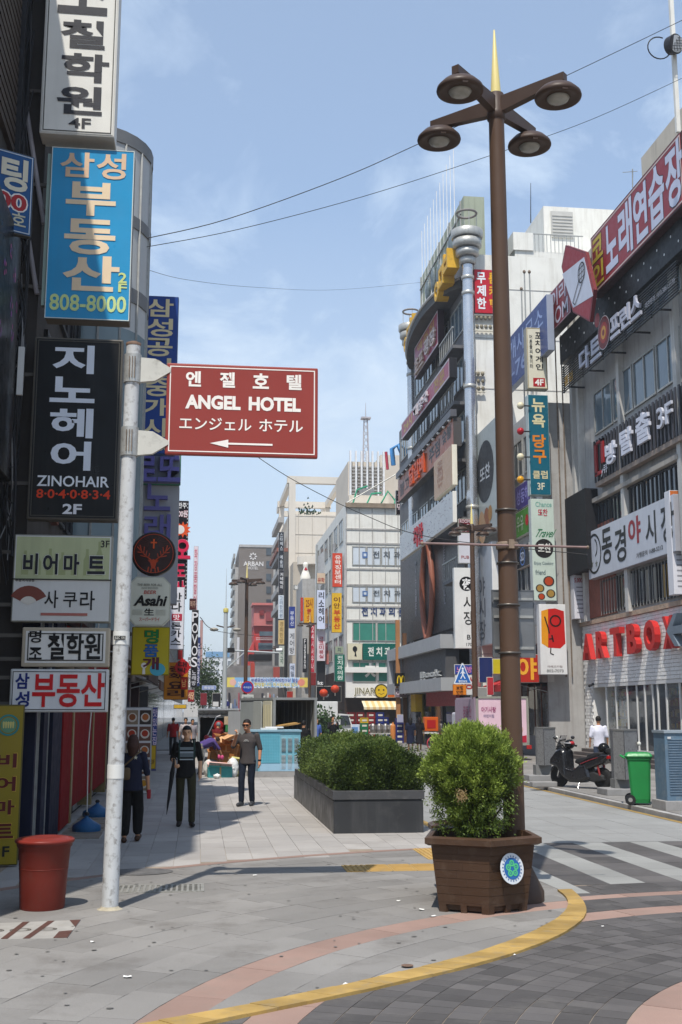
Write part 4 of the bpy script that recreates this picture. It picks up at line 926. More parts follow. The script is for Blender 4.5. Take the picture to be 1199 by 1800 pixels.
# red letters and arrow
rl = thing('letter_sign', 'big red three-dimensional letters ARTBOX fixed to the white brick band', 'sign', (XR, 38, 4)); M, w_, h_ = fr(XR - .28, 1020, 1112, 1162, 1199, 1066, 1150)
redl = mat('red_letter_face', (.48, .025, .022), .4, .06, 2); reds = mat('red_letter_side', (.42, .05, .035), .45, .06)
for ch, x0, x1, y0, y1 in (('A', 1024, 1039, 1114, 1160), ('R', 1048, 1063, 1109, 1157), ('T', 1073, 1090, 1103, 1154), ('B', 1102, 1119, 1096, 1149), ('O', 1132, 1152, 1090, 1144), ('X', 1165, 1184, 1082, 1140)):
 x = loc_rect(M, w_, h_, (x0, y0, x1, y1)); q = MB(); put_text(q, ch, x[0], x[1], x[2], x[3], -.20, M, redl, .04, .22); q.build('letter', rl)
e = thing('arrow_sign', 'grey blue three-dimensional arrow beside the red letters, pointing left', 'sign', M=M); x = loc_rect(M, w_, h_, (1181, 1078, 1215, 1136)); W2 = x[2] - x[0]; H2 = x[3] - x[1]
pts = [(0, .5), (.42, 1), (.62, 1), (.35, .62), (1.6, .62), (1.6, .38), (.35, .38), (.62, 0), (.42, 0)]
q = MB(); q.prism([(x[0] + a * W2, x[1] + b_ * H2) for a, b_ in pts][::-1], -.1, .2, mat('arrow_blue_grey', (.16, .20, .24), .4, .1), M); q.build('arrow_body', e)
# barred window row of the first upper floor
def wrow(px0, t0, b0, px1, t1, b1, cols, X=XR, name='window', frame=None, glass=None, parent=None, mull=1, mx=.06, my=.06):
 M, w_, h_ = fr(X-.01, px0, t0, b0, px1, t1, b1); windows(parent or art, M, w_, h_, cols, 1, mx, my, frame or M_STEEL, glass or M_GLASS, .06, mull, name); return M, w_, h_
M, w_, h_ = wrow(1060, 1022, 1080, 1199, 972, 1052, 4, frame=M_BLK, mull=2)
for k in range(26): MB().box(k * w_ / 26, k * w_ / 26 + .02, 0, h_, .08, .10, M_STEEL, M).build('window_bar', art)
q = MB(); rr = random.Random(2)
for k in range(9):
 x0 = w_ * (k + .2) / 9; q.box(x0, x0 + w_ * .05, .1, h_ * .9, .015, .02, paint(rr.choice(('7a6a4a', '6a4038', '8a8478', '4a5a6a', '9a7a3a'))), M)
q.build('window_poster', art, kind='stuff')
MB().box(XR - .06, XR, 42.2, 46.35, 5.7, 9.4, mat('red_brown_tile', (.22, .07, .045), .6, .2, 2, dirt=.3)).build('brown_cladding', art)
wrow(1050, 895, 940, 1199, 795, 870, 5, frame=M_BLK, mull=3)
q = MB(); M, w_, h_ = fr(XR - .06, 1045, 880, 888, 1199, 790, 800); q.box(0, w_, -.05, .12, 0, .2, mat('grey_ledge', (.34, .31, .27), .7, .2, 2, streak=.4), M); q.build('ledge', art)
wrow(1045, 695, 765, 1199, 560, 672, 4, frame=M_STEEL, glass=M_GLASS2)
wrow(1045, 560, 640, 1199, 400, 520, 4, frame=M_STEEL, glass=M_GLASS2)
for y in (46.3, 45.5, 40.8, 35.6): MB().box(XR - .22, XR + .02, y - .28, y + .02, 5.6, 20.5, M_STONE).build('pilaster', art)
def slats(e, M, w_, h_, n, m_, d=.05, vert=False, name='slat'):
 for k in range(n):
  if vert: MB().box(k*w_/n, k*w_/n+w_/n*.35, 0, h_, .0, d, m_, M).build(name, e)
  else: MB().box(0, w_, k*h_/n, k*h_/n+h_/n*.4, .0, d, m_, M).build(name, e)
# white facade sign with brush letters
def moon(e, M, w_, h_):
 q = MB(); k = paint('1e1e20'); c = (w_ * .085, h_ * .5); disc(q, *c, h_ * .42, .012, M, k, 30, 1, h_ * .37)
 pts = [(c[0]+.02+h_*.2*math.cos(t), c[1]+h_*.12+h_*.2*math.sin(t)) for t in [-1.3+.26*i for i in range(11)]]+[(c[0]-.06+h_*.2*math.cos(t), c[1]+h_*.12+h_*.17*math.sin(t)) for t in [1.1-.22*i for i in range(11)]]
 poly(q, pts, .013, M, k)
 for sx_, sy_ in ((-.22, .08), (-.14, -.2), (.12, -.22)):
  poly(q, [(c[0] + sx_ * h_ + h_ * (.09 if i % 2 == 0 else .035) * math.cos(PI / 2 + i * PI / 5), c[1] + sy_ * h_ + h_ * (.09 if i % 2 == 0 else .035) * math.sin(PI / 2 + i * PI / 5)) for i in range(10)], .013, M, paint('6c7068'))
 q.build('moon_emblem', e)
sign(fr(XR - .35, 1034, 935, 1018, 1186, 868, 972), 'wide white facade sign with black brush letters, one red, and a moon badge', 'b9bcc4', [
 ('동', '1d1d1f', .19, .08, .32, .80, {'b': .02}), ('경', '1d1d1f', .355, .18, .49, .86, {'b': .02}), ('야', '8c1c28', .52, .10, .66, .62, {'b': .03}), ('시', '1d1d1f', .71, .14, .82, .74, {'b': .02}), ('장', '1d1d1f', .87, .12, 1.0, .8, {'b': .02}), ('가맹문의 1688-5212', '3a3a3c', .60, .80, .88, .90)], d=.3, side='9a9aa0', decor=moon)
for rect, lab in (((1008, 942, 1030, 1088, 46.0), 'white price board with orange top left of the brush letter sign'), ((1181, 862, 1213, 1045, 36.0), 'white price board cut by the right edge with 7,000 and 9,000')):
 F = frame_cam(*rect)
 def pdec(e, M, w_, h_):
  q = MB(); poly(q, [(0.02, h_ * .90), (w_ - .02, h_ * .90), (w_ - .02, h_ - .02), (.02, h_ - .02)], .009, M, paint('b8642c'));
  for i in range(4): disc(q, w_ * (.14 + .24 * i), h_ * .90, w_ * .12, .010, M, paint('d08a3c'), 10)
  q.build('orange_header', e); q = MB()
  for i in range(16):
   if i not in (0, 1, 7, 8): q.box(w_ * .2, w_ * .8, h_ * (.82 - .05 * i), h_ * (.835 - .05 * i), .006, .011, paint('8c8c92'), M)
  q.build('menu_line', e)
 sign(F, lab, 'd2d2d8', [('5.000원' if rect[0] < 1100 else '7.000원', 'a03040', .06, .13, .94, .20, {'b': .03}), ('5.000원' if rect[0] < 1100 else '9.000원', 'a03040', .06, .5, .94, .57, {'b': .03})], d=.45, side='d0d0d4', decor=pdec)
# black slatted sign
M, w_, h_ = fr(XR-.30, 1046, 778, 845, 1197, 672, 770)
e = thing('slatted_sign', 'black slatted sign with white Korean letters and 3F over a row of dark windows', 'sign', M=M)
MB().box(0, w_ + 1.2, 0, h_, -.2, -.1, paint('0c0c0e'), M).build('back_panel', e); slats(e, M, w_ + 1.2, h_, 30, paint('3c3c42'), .05, True)
MB().box(0, w_ + 1.2, -.18, 0, -.25, .02, mat('rusty_soffit', (.28, .22, .18), .7, .3, 4), M).build('soffit', e)
letters(e, M, w_, h_, [('방', 'c9cbd6', .19, .30, .32, .80, {'b': .04, 'e': .1}), ('탈', 'c9cbd6', .38, .22, .52, .78, {'b': .04, 'e': .1}), ('출', 'c9cbd6', .57, .12, .72, .76, {'b': .04, 'e': .1}), ('3F', 'c0c2cc', .80, .25, .95, .68, {'b': .01, 'e': .08, 'each': False}), ('y큐', 'c0c0c8', .10, .72, .19, .95, {'b': .02})], z=.08)
q = MB(); rd_ = paint('8c1c20')
for r in ((.03, .06, .15, .92), (.12, .15, .35, .92), (.03, .15, .86, .92), (.03, .11, .12, .2)): q.box(r[0]*w_, r[1]*w_, r[2]*h_, r[3]*h_, .05, .12, rd_, M)
q.build('red_door_outline', e)
MB().box(XR - .55, XR, 43.9, 46.45, 7.6, 10.9, mat('black_curtain_panel', (.012, .012, .014), .6, .3, 6)).build('black_cladding', art)
# dart bar rack
M, w_, h_ = fr(XR-.75, 990, 645, 690, 1192, 450, 520)
e = thing('slatted_sign', 'black rack sign with white Korean letters and a red target disc', 'sign', M=M)
slats(e, M, w_, h_, 12, paint('141416'), .04)
for k in range(5): MB().box(k * w_ / 5, k * w_ / 5 + .06, 0, h_, -.05, -.01, paint('1c1c1e'), M).build('upright', e)
for k in range(5): MB().box(.5 + k * w_ / 5, .56 + k * w_ / 5, .1, .16, -.75, -.05, M_BLK, M).build('bracket', e)
letters(e, M, w_, h_, [('다트', 'a9abb8', .20, .15, .42, .9, {'h': 1, 'b': .03, 'e': .08}), ('프린스', 'a9abb8', .50, .02, .76, .72, {'h': 1, 'b': .03, 'e': .08}), ('홀덤', '8a6a20', .03, .5, .12, .85, {'b': .03}), ('대관문의 / 010.3861.1170', '8a8a90', .78, .48, .99, .66)], z=.07)
q = MB(); c = (w_ * .455, h_ * .72); k = h_ * .52; disc(q, *c, k * 1.05, .15, M, paint('b8b4b8'), 26); disc(q, *c, k, .155, M, paint('5c1418'), 26); disc(q, *c, k * .66, .16, M, paint('8c2418'), 24); disc(q, *c, k * .42, .165, M, paint('b8842c'), 20); disc(q, *c, k * .2, .17, M, paint('6c1a18'), 14); disc(q, w_ * .40, h_ * 1.32, k * .45, .15, M, paint('7c1c20'), 20); q.build('target_disc', e)
# black canopy band under the karaoke sign, with light studs
M, w_, h_ = fr(XR-.62, 984, 590, 640, 1199, 375, 440)
e = thing('light_canopy', 'black canopy strip dotted with small lights under the red karaoke sign', 'canopy', M=M)
MB().box(0, w_, .0, h_, -.5, 0, paint('0b0b0c'), M).build('band', e)
for k in range(22): q = MB(); disc(q, w_ * (k + .5) / 22, h_ * (.3 if k % 2 else .62), .05, .012, M, mat('light_stud', (.75, .75, .72), .3), 6); q.build('light_stud', e)
KS = 'c2c6d8'
sign(fr(XR - .95, 1040, 432, 516, 1200, 206, 372), 'huge red karaoke sign with pale Korean letters and two yellow ones', '8c1c22', [
 ('코인', 'b8a02c', .015, .08, .155, .92, {'v': 1, 'b': .05, 'o': '2a0c10', 'g': .1}), ('노', KS, .185, .12, .33, .86, {'b': .055, 'o': '241018'}), ('래', KS, .345, .08, .50, .90, {'b': .055, 'o': '241018'}), ('연', KS, .515, .10, .66, .90, {'b': .055, 'o': '241018'}), ('습', KS, .675, .08, .83, .92, {'b': .055, 'o': '241018'}), ('장', KS, .845, .06, 1.0, .92, {'b': .055, 'o': '241018'})], d=.5, border='c8b8b0', bw=.05, side='3a1a1c', rim=.06)
M, w_, h_ = fr(XR-1.45, 989, 500, 560, 1040, 445, 545)
e = thing('karaoke_sign', 'hexagonal red and white sign with a drawn microphone beside the karaoke sign', 'sign', M=M)
I_ = M.inverted(); lq = lambda px, py: tuple((I_ @ gplane(px, py, M.translation, M.col[2].xyz)).xy)
hx = [lq(*p) for p in ((987, 469), (1007, 549), (1037, 566), (1044, 509), (1029, 443), (994, 431))]
MB().prism(hx, -.14, 0, paint('6a2024'), M).build('casing', e)
hc_ = (sum(p[0] for p in hx)/6, sum(p[1] for p in hx)/6)
MB().prism([(hc_[0] + (a - hc_[0]) * .95, hc_[1] + (b_ - hc_[1]) * .95) for a, b_ in hx], -.01, .006, paint('8c2028'), M).build('face_panel', e)
MB().prism([lq(*p) for p in ((989, 482), (1008, 541), (1043, 520), (1027, 452))], .006, .012, paint('c0c4d0'), M).build('white_panel', e)
q = MB(); k = paint('2a2a30'); c = lq(1023, 479); R_ = .42; disc(q, *c, R_, .03, M, k, 20, 1.0, R_ * .86)
for s_ in (-.5, 0, .5): stroke(q, [(c[0]-R_*.85, c[1]+s_*R_), (c[0]+R_*.85, c[1]+s_*R_)], .035, M, k, .03); stroke(q, [(c[0]+s_*R_, c[1]-R_*.85), (c[0]+s_*R_, c[1]+R_*.85)], .035, M, k, .03)
stroke(q, [(c[0] - R_ * .8, c[1] - R_ * .5), lq(1008, 532), lq(1012, 536), (c[0] + R_ * .2, c[1] - R_)], .05, M, k, .03); q.build('microphone_print', e)
sign(fr(XR - 1.2, 952, 520, 590, 1003, 488, 565), 'small dark red sign with the word ROOM left of the microphone sign', '7c2028', [('보이라', 'b8b4c0', .08, .05, .9, .48, {'b': .02}), ('ROOM', 'c0bcc8', .08, .53, .92, .93, {'b': .01})], d=.4, border='a89098', bw=.03, side='2a2022')
tag(MB().tube([gx(1112, 330, XR + 3), gx(1112, 297, XR + 3)], .03, 4, M_STEEL).tube([gx(1095, 303, XR + 3), gx(1120, 301, XR + 3)], .02, 4, M_STEEL).build('television_aerial', None), 'thin television aerial on the roof above the karaoke sign', 'aerial')
# -------- building C (narrow shops between)
XC = 14.5
bc = thing('shop_building', 'narrow grey building behind the column of hanging signs and the red awning', 'building', (18, 44, 0))
MB().box(XC, 24, 46.55, 52.8, 3.2, 15.2, M_GREYC).build('wall', bc)
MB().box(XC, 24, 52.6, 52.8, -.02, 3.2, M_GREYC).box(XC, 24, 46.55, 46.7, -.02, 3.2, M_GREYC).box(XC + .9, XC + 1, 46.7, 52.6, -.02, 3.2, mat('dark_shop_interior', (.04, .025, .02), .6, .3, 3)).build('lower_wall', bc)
MB().box(XC - .02, XC + .25, 46.5, 47.3, 3.15, 15.5, M_STONE).build('pilaster', bc)
M = frame_fac(XC-.01, 865, 800, 900, 985, 800, 900)[0]; M = Matrix.Translation((XC-.01, 52.6, 3.4)) @ Matrix(((0, 0, -1, 0), (-1, 0, 0, 0), (0, 1, 0, 0), (0, 0, 0, 1)))
windows(bc, M, 5.2, 11.4, 3, 4, .15, .4, M_STEEL, M_GLASS)
for k in range(6): MB().box(XC + .1, XC + .16, 46.9 + k * 1.0, 47.0 + k * 1.0, .1, 3.1, mat('wood_door_frame', (.14, .05, .025), .5)).build('shop_mullion', bc)
MB().box(XC + .12, XC + .14, 46.8, 52.4, .9, 3.0, M_GLASS).build('shop_window', bc)
MB().box(XC + .05, XC + .2, 46.8, 52.4, .0, .9, mat('grey_dado', (.20, .20, .21), .5, .1)).build('shop_dado', bc)
RS = 45.7
sign(frame_cam(926, 576, 962, 684, RS), 'topmost hanging sign of the column, cream with black Korean letters and a red 4F', 'd2cdb8', [('포차어게인', '222220', 941, 583, 954, 652, {'v': 1, 'b': .02, 'g': .2}), ('어른들의놀이터', '4a4a44', 931, 588, 936, 648, {'v': 1}), ], d=.4, side='8f8c80', border='8a7444', bw=.02,
     decor=lambda e, M, w_, h_: (MB().box(w_ * .28, w_ * .85, h_ * .04, h_ * .18, .006, .012, paint('a32025'), M).build('red_square', e), letters(e, M, w_, h_, [('4F', 'e6e2dc', .36, .84, .78, .94, {'b': .03})], z=.016)))
sign(frame_cam(930, 694, 966, 870, RS), 'teal hanging sign with cream and orange Korean letters below the cream 4F sign', '115a6c', [('뉴욕', 'cdc39a', .18, .03, .82, .34, {'v': 1, 'b': .035}), ('당구', 'cf7a1e', .18, .39, .82, .70, {'v': 1, 'b': .035}), ('클럽', 'c9bf98', .14, .76, .86, .84, {'b': .02}), ('3F', 'cfc9b0', .34, .88, .70, .95)], d=.4, side='aab4b2')
for i, (y, c_, nm) in enumerate(((713, 'cfc6a8', 'topmost cream'), (758, 'a81824', 'red'), (803, 'cfc6a8', 'lower cream'), (843, 'c8901c', 'yellow'))):
 p = gy(915, y, RS - .1); e = thing('ball_ornament', '%s billiard ball fixed to the left side of the teal sign' % nm, 'ornament', p); MB().ell(p, (.155, .155, .155), 16, 10, paint(c_, .2)).build('ball', e); MB().cyl(p + Vector((.12, 0, 0)), p + Vector((.42, 0, 0)), .03, n=6, m=M_BLK).build('stem', e)
def cafe(e, M, w_, h_):
 q = MB(); disc(q, w_ * .52, h_ * .51, w_ * .40, .012, M, paint('201d1c'), 26); q.build('black_disc', e); letters(e, M, w_, h_, [('또찬', 'dcdcd4', .26, .44, .82, .53, {'b': .04})], z=.018)
 rr = random.Random(8)
 for cx_, cy_, r_ in ((.68, .19, .22), (.3, .12, .17), (.75, .07, .18), (.35, .04, .14)):
  q = MB(); disc(q, w_ * cx_, h_ * cy_, w_ * r_, .012, M, paint('3a3430'), 14, 1.1); disc(q, w_ * cx_, h_ * cy_, w_ * r_ * .8, .015, M, paint(rr.choice(('a8401c', '9a7a3a', 'b05a3c'))), 12); q.build('food_print', e)
sign(frame_cam(935, 877, 976, 1056, RS), 'pale hanging banner sign with a black disc, Travel lettering and food photos', 'b9c6ba', [('또찬', 'b04a54', .30, .10, .72, .17, {'b': .03}), ('Travel', '2a7048', .10, .30, .88, .38, {'s': .6, 'b': .01}), ('Chance', '7aa89a', .2, .03, .9, .08), ('Enjoy Cooking', '6a7a7c', .08, .62, .9, .66), ('friend', '5a6a6c', .12, .70, .55, .75)], d=.35, side='a8aeaa', decor=cafe)
def grill(e, M, w_, h_):
 q = MB(); rr = [( .06, .42), (.06, .88), (.2, .93), (.2, .40)]; poly(q, [(a * w_, b_ * h_) for a, b_ in ((.06, .44), (.30, .38), (.34, .93), (.08, .90))], .009, M, paint('d89018')); poly(q, [(a * w_, b_ * h_) for a, b_ in ((.30, .38), (.75, .37), (.95, .44), (.93, .90), (.6, .94), (.34, .93))], .009, M, paint('b81c18')); q.build('red_yellow_print', e)
 k = paint('2a1410'); q = MB(); disc(q, w_ * .60, h_ * .76, w_ * .22, .014, M, k, 20, 1, w_ * .16); stroke(q, [(w_ * .2, h_ * .82), (w_ * .32, h_ * .66), (w_ * .36, h_ * .58)], w_ * .05, M, k, .014); stroke(q, [(w_ * .45, h_ * .56), (w_ * .50, h_ * .46)], w_ * .06, M, k, .014); stroke(q, [(w_ * .34, h_ * .50), (w_ * .5, h_ * .51)], w_ * .05, M, k, .014); stroke(q, [(w_ * .40, h_ * .38), (w_ * .38, h_ * .30), (w_ * .5, h_ * .28)], w_ * .04, M, k, .014); q.build('brush_letters', e)
sign(frame_cam(949, 1062, 996, 1186, RS - .1), 'lowest sign of the column, white with a red and yellow patch and brush letters', 'd6d6d4', [('802-7073', '8a8a88', .22, .925, .85, .965), ('야채고기집', '8a7a78', .25, .87, .8, .90)], d=.4, side='c2c2c0', decor=grill)
q = MB(); p0 = gy(985, 560, 46.5)
for px, pr in ((985, 'outer'), (975, 'inner')):
 a, c = gy(px, 590, 46.45), gy(px + 6, 1190, 46.45); tag(MB().tube([(a.x, 46.42, a.z), (a.x, 46.42, c.z)], .028, 6, M_RUST).build('sign_post', None), 'rusty vertical %s rail carrying the column of hanging signs' % pr, 'post', 'rails behind the hanging signs')
sign(fr(XC - .15, 852, 640, 725, 962, 522, 622), 'slanting blue estate agent facade sign partly behind the brown lamp post', '34487c', [('공인중개사무소', '8fa0c8', .05, .1, .95, .5, {'b': .01}), ('802-7677', '8090b8', .2, .58, .9, .88)], d=.3, side='9098a8')
sign(fr(XC - .2, 906, 855, 900, 932, 842, 886), 'violet facade sign right of the lamp post behind the teal sign', '453a78', [('성동해', '8a86c0', .1, .2, .9, .8)], d=.2)
sign(fr(XC - .2, 906, 900, 945, 936, 888, 935), 'green facade sign with a red dot right of the lamp post', '4c8234', [('우유', 'a8b8a0', .1, .2, .5, .8)], d=.2, decor=lambda e, M, w_, h_: (lambda q: (disc(q, w_ * .7, h_ * .5, h_ * .22, .012, M, paint('b0282c'), 14), q.build('red_dot', e)))(MB()))
sign(fr(XC - .2, 908, 962, 1000, 930, 955, 995), 'dark sign with a blue ringed badge right of the lamp post', '14171c', [('SD', 'b8c0d0', .35, .3, .65, .7)], d=.2, decor=lambda e, M, w_, h_: (lambda q: (disc(q, w_ * .5, h_ * .5, h_ * .42, .009, M, paint('5a80c0'), 20, 1, h_ * .36), q.build('blue_ring', e)))(MB()))
sign(frame_cam(905, 1150, 948, 1200, 46.4), 'red and orange shop sign above the awning behind the lamp post', 'a8281c', [('야', 'e0a030', .1, .1, .9, .9, {'b': .03})], d=.25)
aw = mat('red_awning_cloth', (.42, .03, .03), .8, .12, 2)
awning('bright red awning over the shop under the lowest hanging sign', XC, 13.2, 46.6, 52.4, 3.05, 3.55, aw)
# grey posters standing off the facade
def rest_art(e, M, w_, h_):
 q = MB(); disc(q, w_ * .5, h_ * .58, w_ * .34, .012, M, paint('33363a'), 26, 1.1); q.build('dark_disc', e); letters(e, M, w_, h_, [('또찬', 'b8bcc0', .28, .36, .72, .50, {'b': .02})], z=.02)
 rr = random.Random(3)
 for i in range(7): q = MB(); disc(q, w_ * rr.uniform(.12, .88), h_ * rr.uniform(.04, .22), w_ * rr.uniform(.08, .16), .012 + i * .001, M, paint(rr.choice(('a07848', '8c5a40', '6a6a60', 'b09070'))), 12); q.build('food_print', e)
sign(fr(13.2, 834, 770, 950, 874, 728, 925), 'tall pale grey food poster with a dark oval left of the lamp post', 'a4abaa', [], d=.45, side='cfd0ce', decor=rest_art)
sign(fr(13.3, 826, 968, 1140, 866, 955, 1132), 'lower grey poster with a dark round badge left of the lamp post', 'a0a6ae', [('야시장', '5a5e68', .4, .3, .7, .95, {'v': 1})], d=.6, side='d6d6d4', decor=lambda e, M, w_, h_: (lambda q: (disc(q, w_ * .35, h_ * .80, h_ * .11, .010, M, paint('3a3a40'), 20), q.build('dark_badge', e)))(MB()))
def night(e, M, w_, h_):
 q = MB(); disc(q, w_ * .62, h_ * .80, w_ * .36, .010, M, paint('121212'), 26); q.build('black_disc', e); letters(e, M, w_, h_, [('夜', 'e8e8e6', .40, .13, .84, .27, {'b': .03})], z=.016)
sign(frame_cam(799, 998, 834, 1140, 51.5), 'white hanging sign with a black disc and brush letters beside the second lamp post', 'd6d6d2', [('시장', '1c1c1c', .45, .34, .92, .72, {'v': 1, 'b': .01}), ('B1', '3a3a3a', .6, .83, .9, .89), ('1704', '6a6a6a', .55, .93, .95, .97)], d=.3, side='c2c4c2', decor=night)
sign(frame_cam(806, 912, 828, 936, 51.6), 'small maroon sign reading ROOM HOF SOJU', '6a1c26', [('ROOM', 'c8b8ba', .1, .06, .9, .3), ('HOF', 'c8b8ba', .2, .38, .8, .62), ('SOJU', 'c8b8ba', .1, .7, .9, .94)], d=.2)
sign(frame_cam(806, 937, 829, 990, 51.6), 'blank white sign panel directly below the maroon sign', 'c6c6cc', [('PUB', '9c5a5a', .2, .75, .8, .85)], d=.2)
sign(frame_cam(799, 1168, 833, 1186, 50.5), 'small blue sign behind the crossing sign', '2c3f8c', [('노래방', 'c87a9c', .1, .2, .9, .8)], d=.1)
sign(frame_cam(800, 1187, 834, 1222, 50.5), 'white panel with red brush strokes behind the crossing sign', 'c9c9c6', [('쏭', 'a03838', .5, .1, .95, .7)], d=.1)
for i, (r, c_, lab) in enumerate((((842, 1155, 866, 1200, 50), '1f2c5c', 'dark blue poster left of the lamp post'), ((866, 1158, 880, 1185, 49.8), 'b8b020', 'small yellow and white notice left of the lamp post'), ((856, 1190, 868, 1222, 49.8), 'a83038', 'small red face poster left of the lamp post'), ((835, 1208, 856, 1228, 49.9), '8a8a86', 'grey notice above the pink truck'))): sign(frame_cam(*r), lab, c_, [], d=.1)
# -------- building B (many slanting signs, curved eaves, silver corner pipes)
XB = 13.0
M_GB = mat('dark_grey_facade', (.13, .13, .135), .7, .2, 1.2, streak=.4, dirtcol=(.07, .06, .05))
bb = thing('shop_building', 'dark grey building with curved eaves, silver corner pipes and many slanting signs', 'building', (18, 53, 0))
MB().box(XB, 24, 53.2, 73, 5.6, 20.3, M_GB).box(XB, 24, 53.2, 67.6, 20.3, 24.6, M_GB).build('wall', bb)
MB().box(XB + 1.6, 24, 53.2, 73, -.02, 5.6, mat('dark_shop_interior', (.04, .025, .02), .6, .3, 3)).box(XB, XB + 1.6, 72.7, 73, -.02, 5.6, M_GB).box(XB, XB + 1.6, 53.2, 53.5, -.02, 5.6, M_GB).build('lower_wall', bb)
MB().box(XB + .3, 24, 52.95, 53.19, 0, 24.6, M_WHITEC).build('white_end_wall', bb)
for k in range(9): MB().box(XB + .3, 24, 52.93, 52.955, 2 + k * 2.6, 2.03 + k * 2.6, M_GREYC).build('wall_joint', bb)
q = MB(); q.box(XB + .2, XB + 1.3, 54.4, 66, 24.6, 28.4, mat('green_grey_cladding', (.30, .33, .25), .7, .1, .8, streak=.4)); q.build('roof_screen', bb)
for k in range(5): MB().box(XB + .14, XB + .2, 55 + k * 2.7, 55.12 + k * 2.7, 24.6, 28.4, M_STEEL).build('screen_post', bb)
for k in range(2): MB().box(XB + .12, XB + .2, 55, 66, 26.0 + k * 1.6, 26.08 + k * 1.6, M_STEEL).build('screen_rail', bb)
for k in range(11): y = 56.5 + k * .9; MB().cyl((XB + .2, y, 26), (XB + .2, y, 32.2 - abs(k - 1) * .10), .03, .02, 5, mat('white_flag_rod', (.72, .72, .72), .5)).build('roof_rod', bb)
q = MB(); rr = random.Random(6)
for k in range(5): q.ell((XB + .1, 57 + k * 1.6, 26.2 + rr.uniform(-.4, .7)), (.15, rr.uniform(.35, .6), rr.uniform(.5, .9)), 8, 6, mat('tarnished_letter', (.13, .16, .17), .4, .4, 4))
q.build('roof_letters', bb)
# curved eave: crescent slab
q = MB(); n = 22; ys = [54+i*(68.2-54)/n for i in range(n+1)]; xo = [XB-.15-1.15*math.sin(PI*(i/n) ** .8) ** .7 for i in range(n+1)]
pts = [(xo[i], ys[i]) for i in range(n+1)][::-1]+[(XB+.5, 54), (XB+.5, 68.2)]
q.prism(pts[::-1] if False else pts, 23.2, 23.75, mat('eave_soffit', (.09, .09, .09), .8, .2, 2)); q.build('curved_eave', bb)
MB().tube([(xo[i] - .02, ys[i], 23.7) for i in range(n + 1)], .09, 5, mat('eave_trim', (.42, .41, .40), .5)).build('eave_trim', bb)
# windows and balconies at the near end of the facade
Mb = lambda y1, z0: Matrix.Translation((XB-.012, y1, z0)) @ Matrix(((0, 0, -1, 0), (-1, 0, 0, 0), (0, 1, 0, 0), (0, 0, 0, 1)))
windows(bb, Mb(72.5, 5.9), 18.6, 14.4, 6, 5, .18, .45, M_STEEL, M_GLASS2, .05, 2); windows(bb, Mb(67.3, 20.4), 13.5, 2.8, 4, 1, .18, .4, M_STEEL, M_GLASS2, .05, 2)
for k in range(5):
 z = 8.2 + k * 2.9; MB().box(XB - .75, XB, 53.4, 56.6, z, z + .16, M_GB).build('balcony_slab', bb)
 for j in range(8): MB().box(XB - .74, XB - .70, 53.5 + j * .43, 53.54 + j * .43, z + .16, z + 1.05, M_STEEL).build('baluster', bb)
 MB().box(XB - .76, XB - .68, 53.4, 56.6, z + 1.05, z + 1.12, M_STEEL).build('balcony_rail', bb)
# silver pipes
chr_ = mat('brushed_silver_pipe', (.55, .56, .58), .28, .08, 1, metal=.75, streak=.3)
dgc = mat('dull_silver', (.40, .40, .38), .45, .15, 4, metal=.4, dirt=.3)
def pipe(x, y, zt, s, lab):
 e = thing('silver_pipe_column', lab, 'column', (x, y, 0)); MB().cyl((x, y, 0), (x, y, zt - 2.6), .27 * s, n=18, m=chr_).build('shaft', e)
 for z in (zt - 3.4, zt - 4.2, zt - 9, zt - 15): MB().lathe([(.275 * s, -.1), (.32 * s, -.08), (.32 * s, .08), (.275 * s, .1)], (x, y, z), 18, dgc).build('collar', e)
 for k, (r0, r1, z0, z1) in enumerate(((.35, .42, -2.7, -2.4), (.46, .58, -2.3, -1.95), (.62, .72, -1.85, -1.45), (.76, .80, -1.35, -.95))): MB().lathe([(r0 * s, z0), (r1 * s, z0 + .08), (r1 * s, z1), (r0 * s, z1 + .02)], (x, y, zt), 22, dgc).build('flared_ring', e)
 MB().cyl((x, y, zt - 2.7), (x, y, zt - .95), .3 * s, .55 * s, 18, mat('pipe_core_dark', (.16, .16, .16), .6)).build('core', e)
 for a in range(4): MB().cyl((x + .5 * s * math.cos(a * PI / 2), y + .5 * s * math.sin(a * PI / 2), zt - .95), (x + .5 * s * math.cos(a * PI / 2), y + .5 * s * math.sin(a * PI / 2), zt - .05), .02, n=4, m=dgc).build('strut', e)
 MB().tube([(x + .5 * s * math.cos(t), y + .5 * s * math.sin(t), zt) for t in [2 * PI * i / 24 for i in range(25)]], .06 * s, 6, mat('ring_steel', (.20, .18, .17), .5, .2, 5)).build('top_ring', e)
pt = gy(820, 376, 52.6); pipe(pt.x, 52.6, pt.z, 1.0, 'nearer silver corner pipe with flared rings, beside the brown lamp post')
p2 = gy(722, 548, 68.6); pipe(p2.x, 68.6, p2.z, 1.0, 'farther silver corner pipe partly hidden behind the purple signs')
ylw = mat('yellow_3d_letter', (.62, .36, .03), .5, .12, 2, dirt=.3)
for (px, py, Y, s, lab) in ((795, 488, 54.5, 1.25, 'nearer cluster of yellow block letters under the curved eave'), (733, 588, 66.5, 1.15, 'farther cluster of yellow block letters by the far silver pipe')):
 p = gy(px, py, Y); e = thing('letter_sign', lab, 'sign', p)
 for k in range(3):
  c = p+Vector((.0, -.9*s*(k-1), .30*s*(k-1)*(1 if k else 1))); M = Matrix.Translation(c) @ Matrix(((0, 0, -1, 0), (-1, 0, 0, 0), (0, 1, 0, 0), (0, 0, 0, 1)))
  q = MB(); put_text(q, 'ㅇㅁㅂ'[k], -.42 * s, -.4 * s, .42 * s, .42 * s, 0, M, ylw, .10, .5 * s); q.build('block_letter', e)
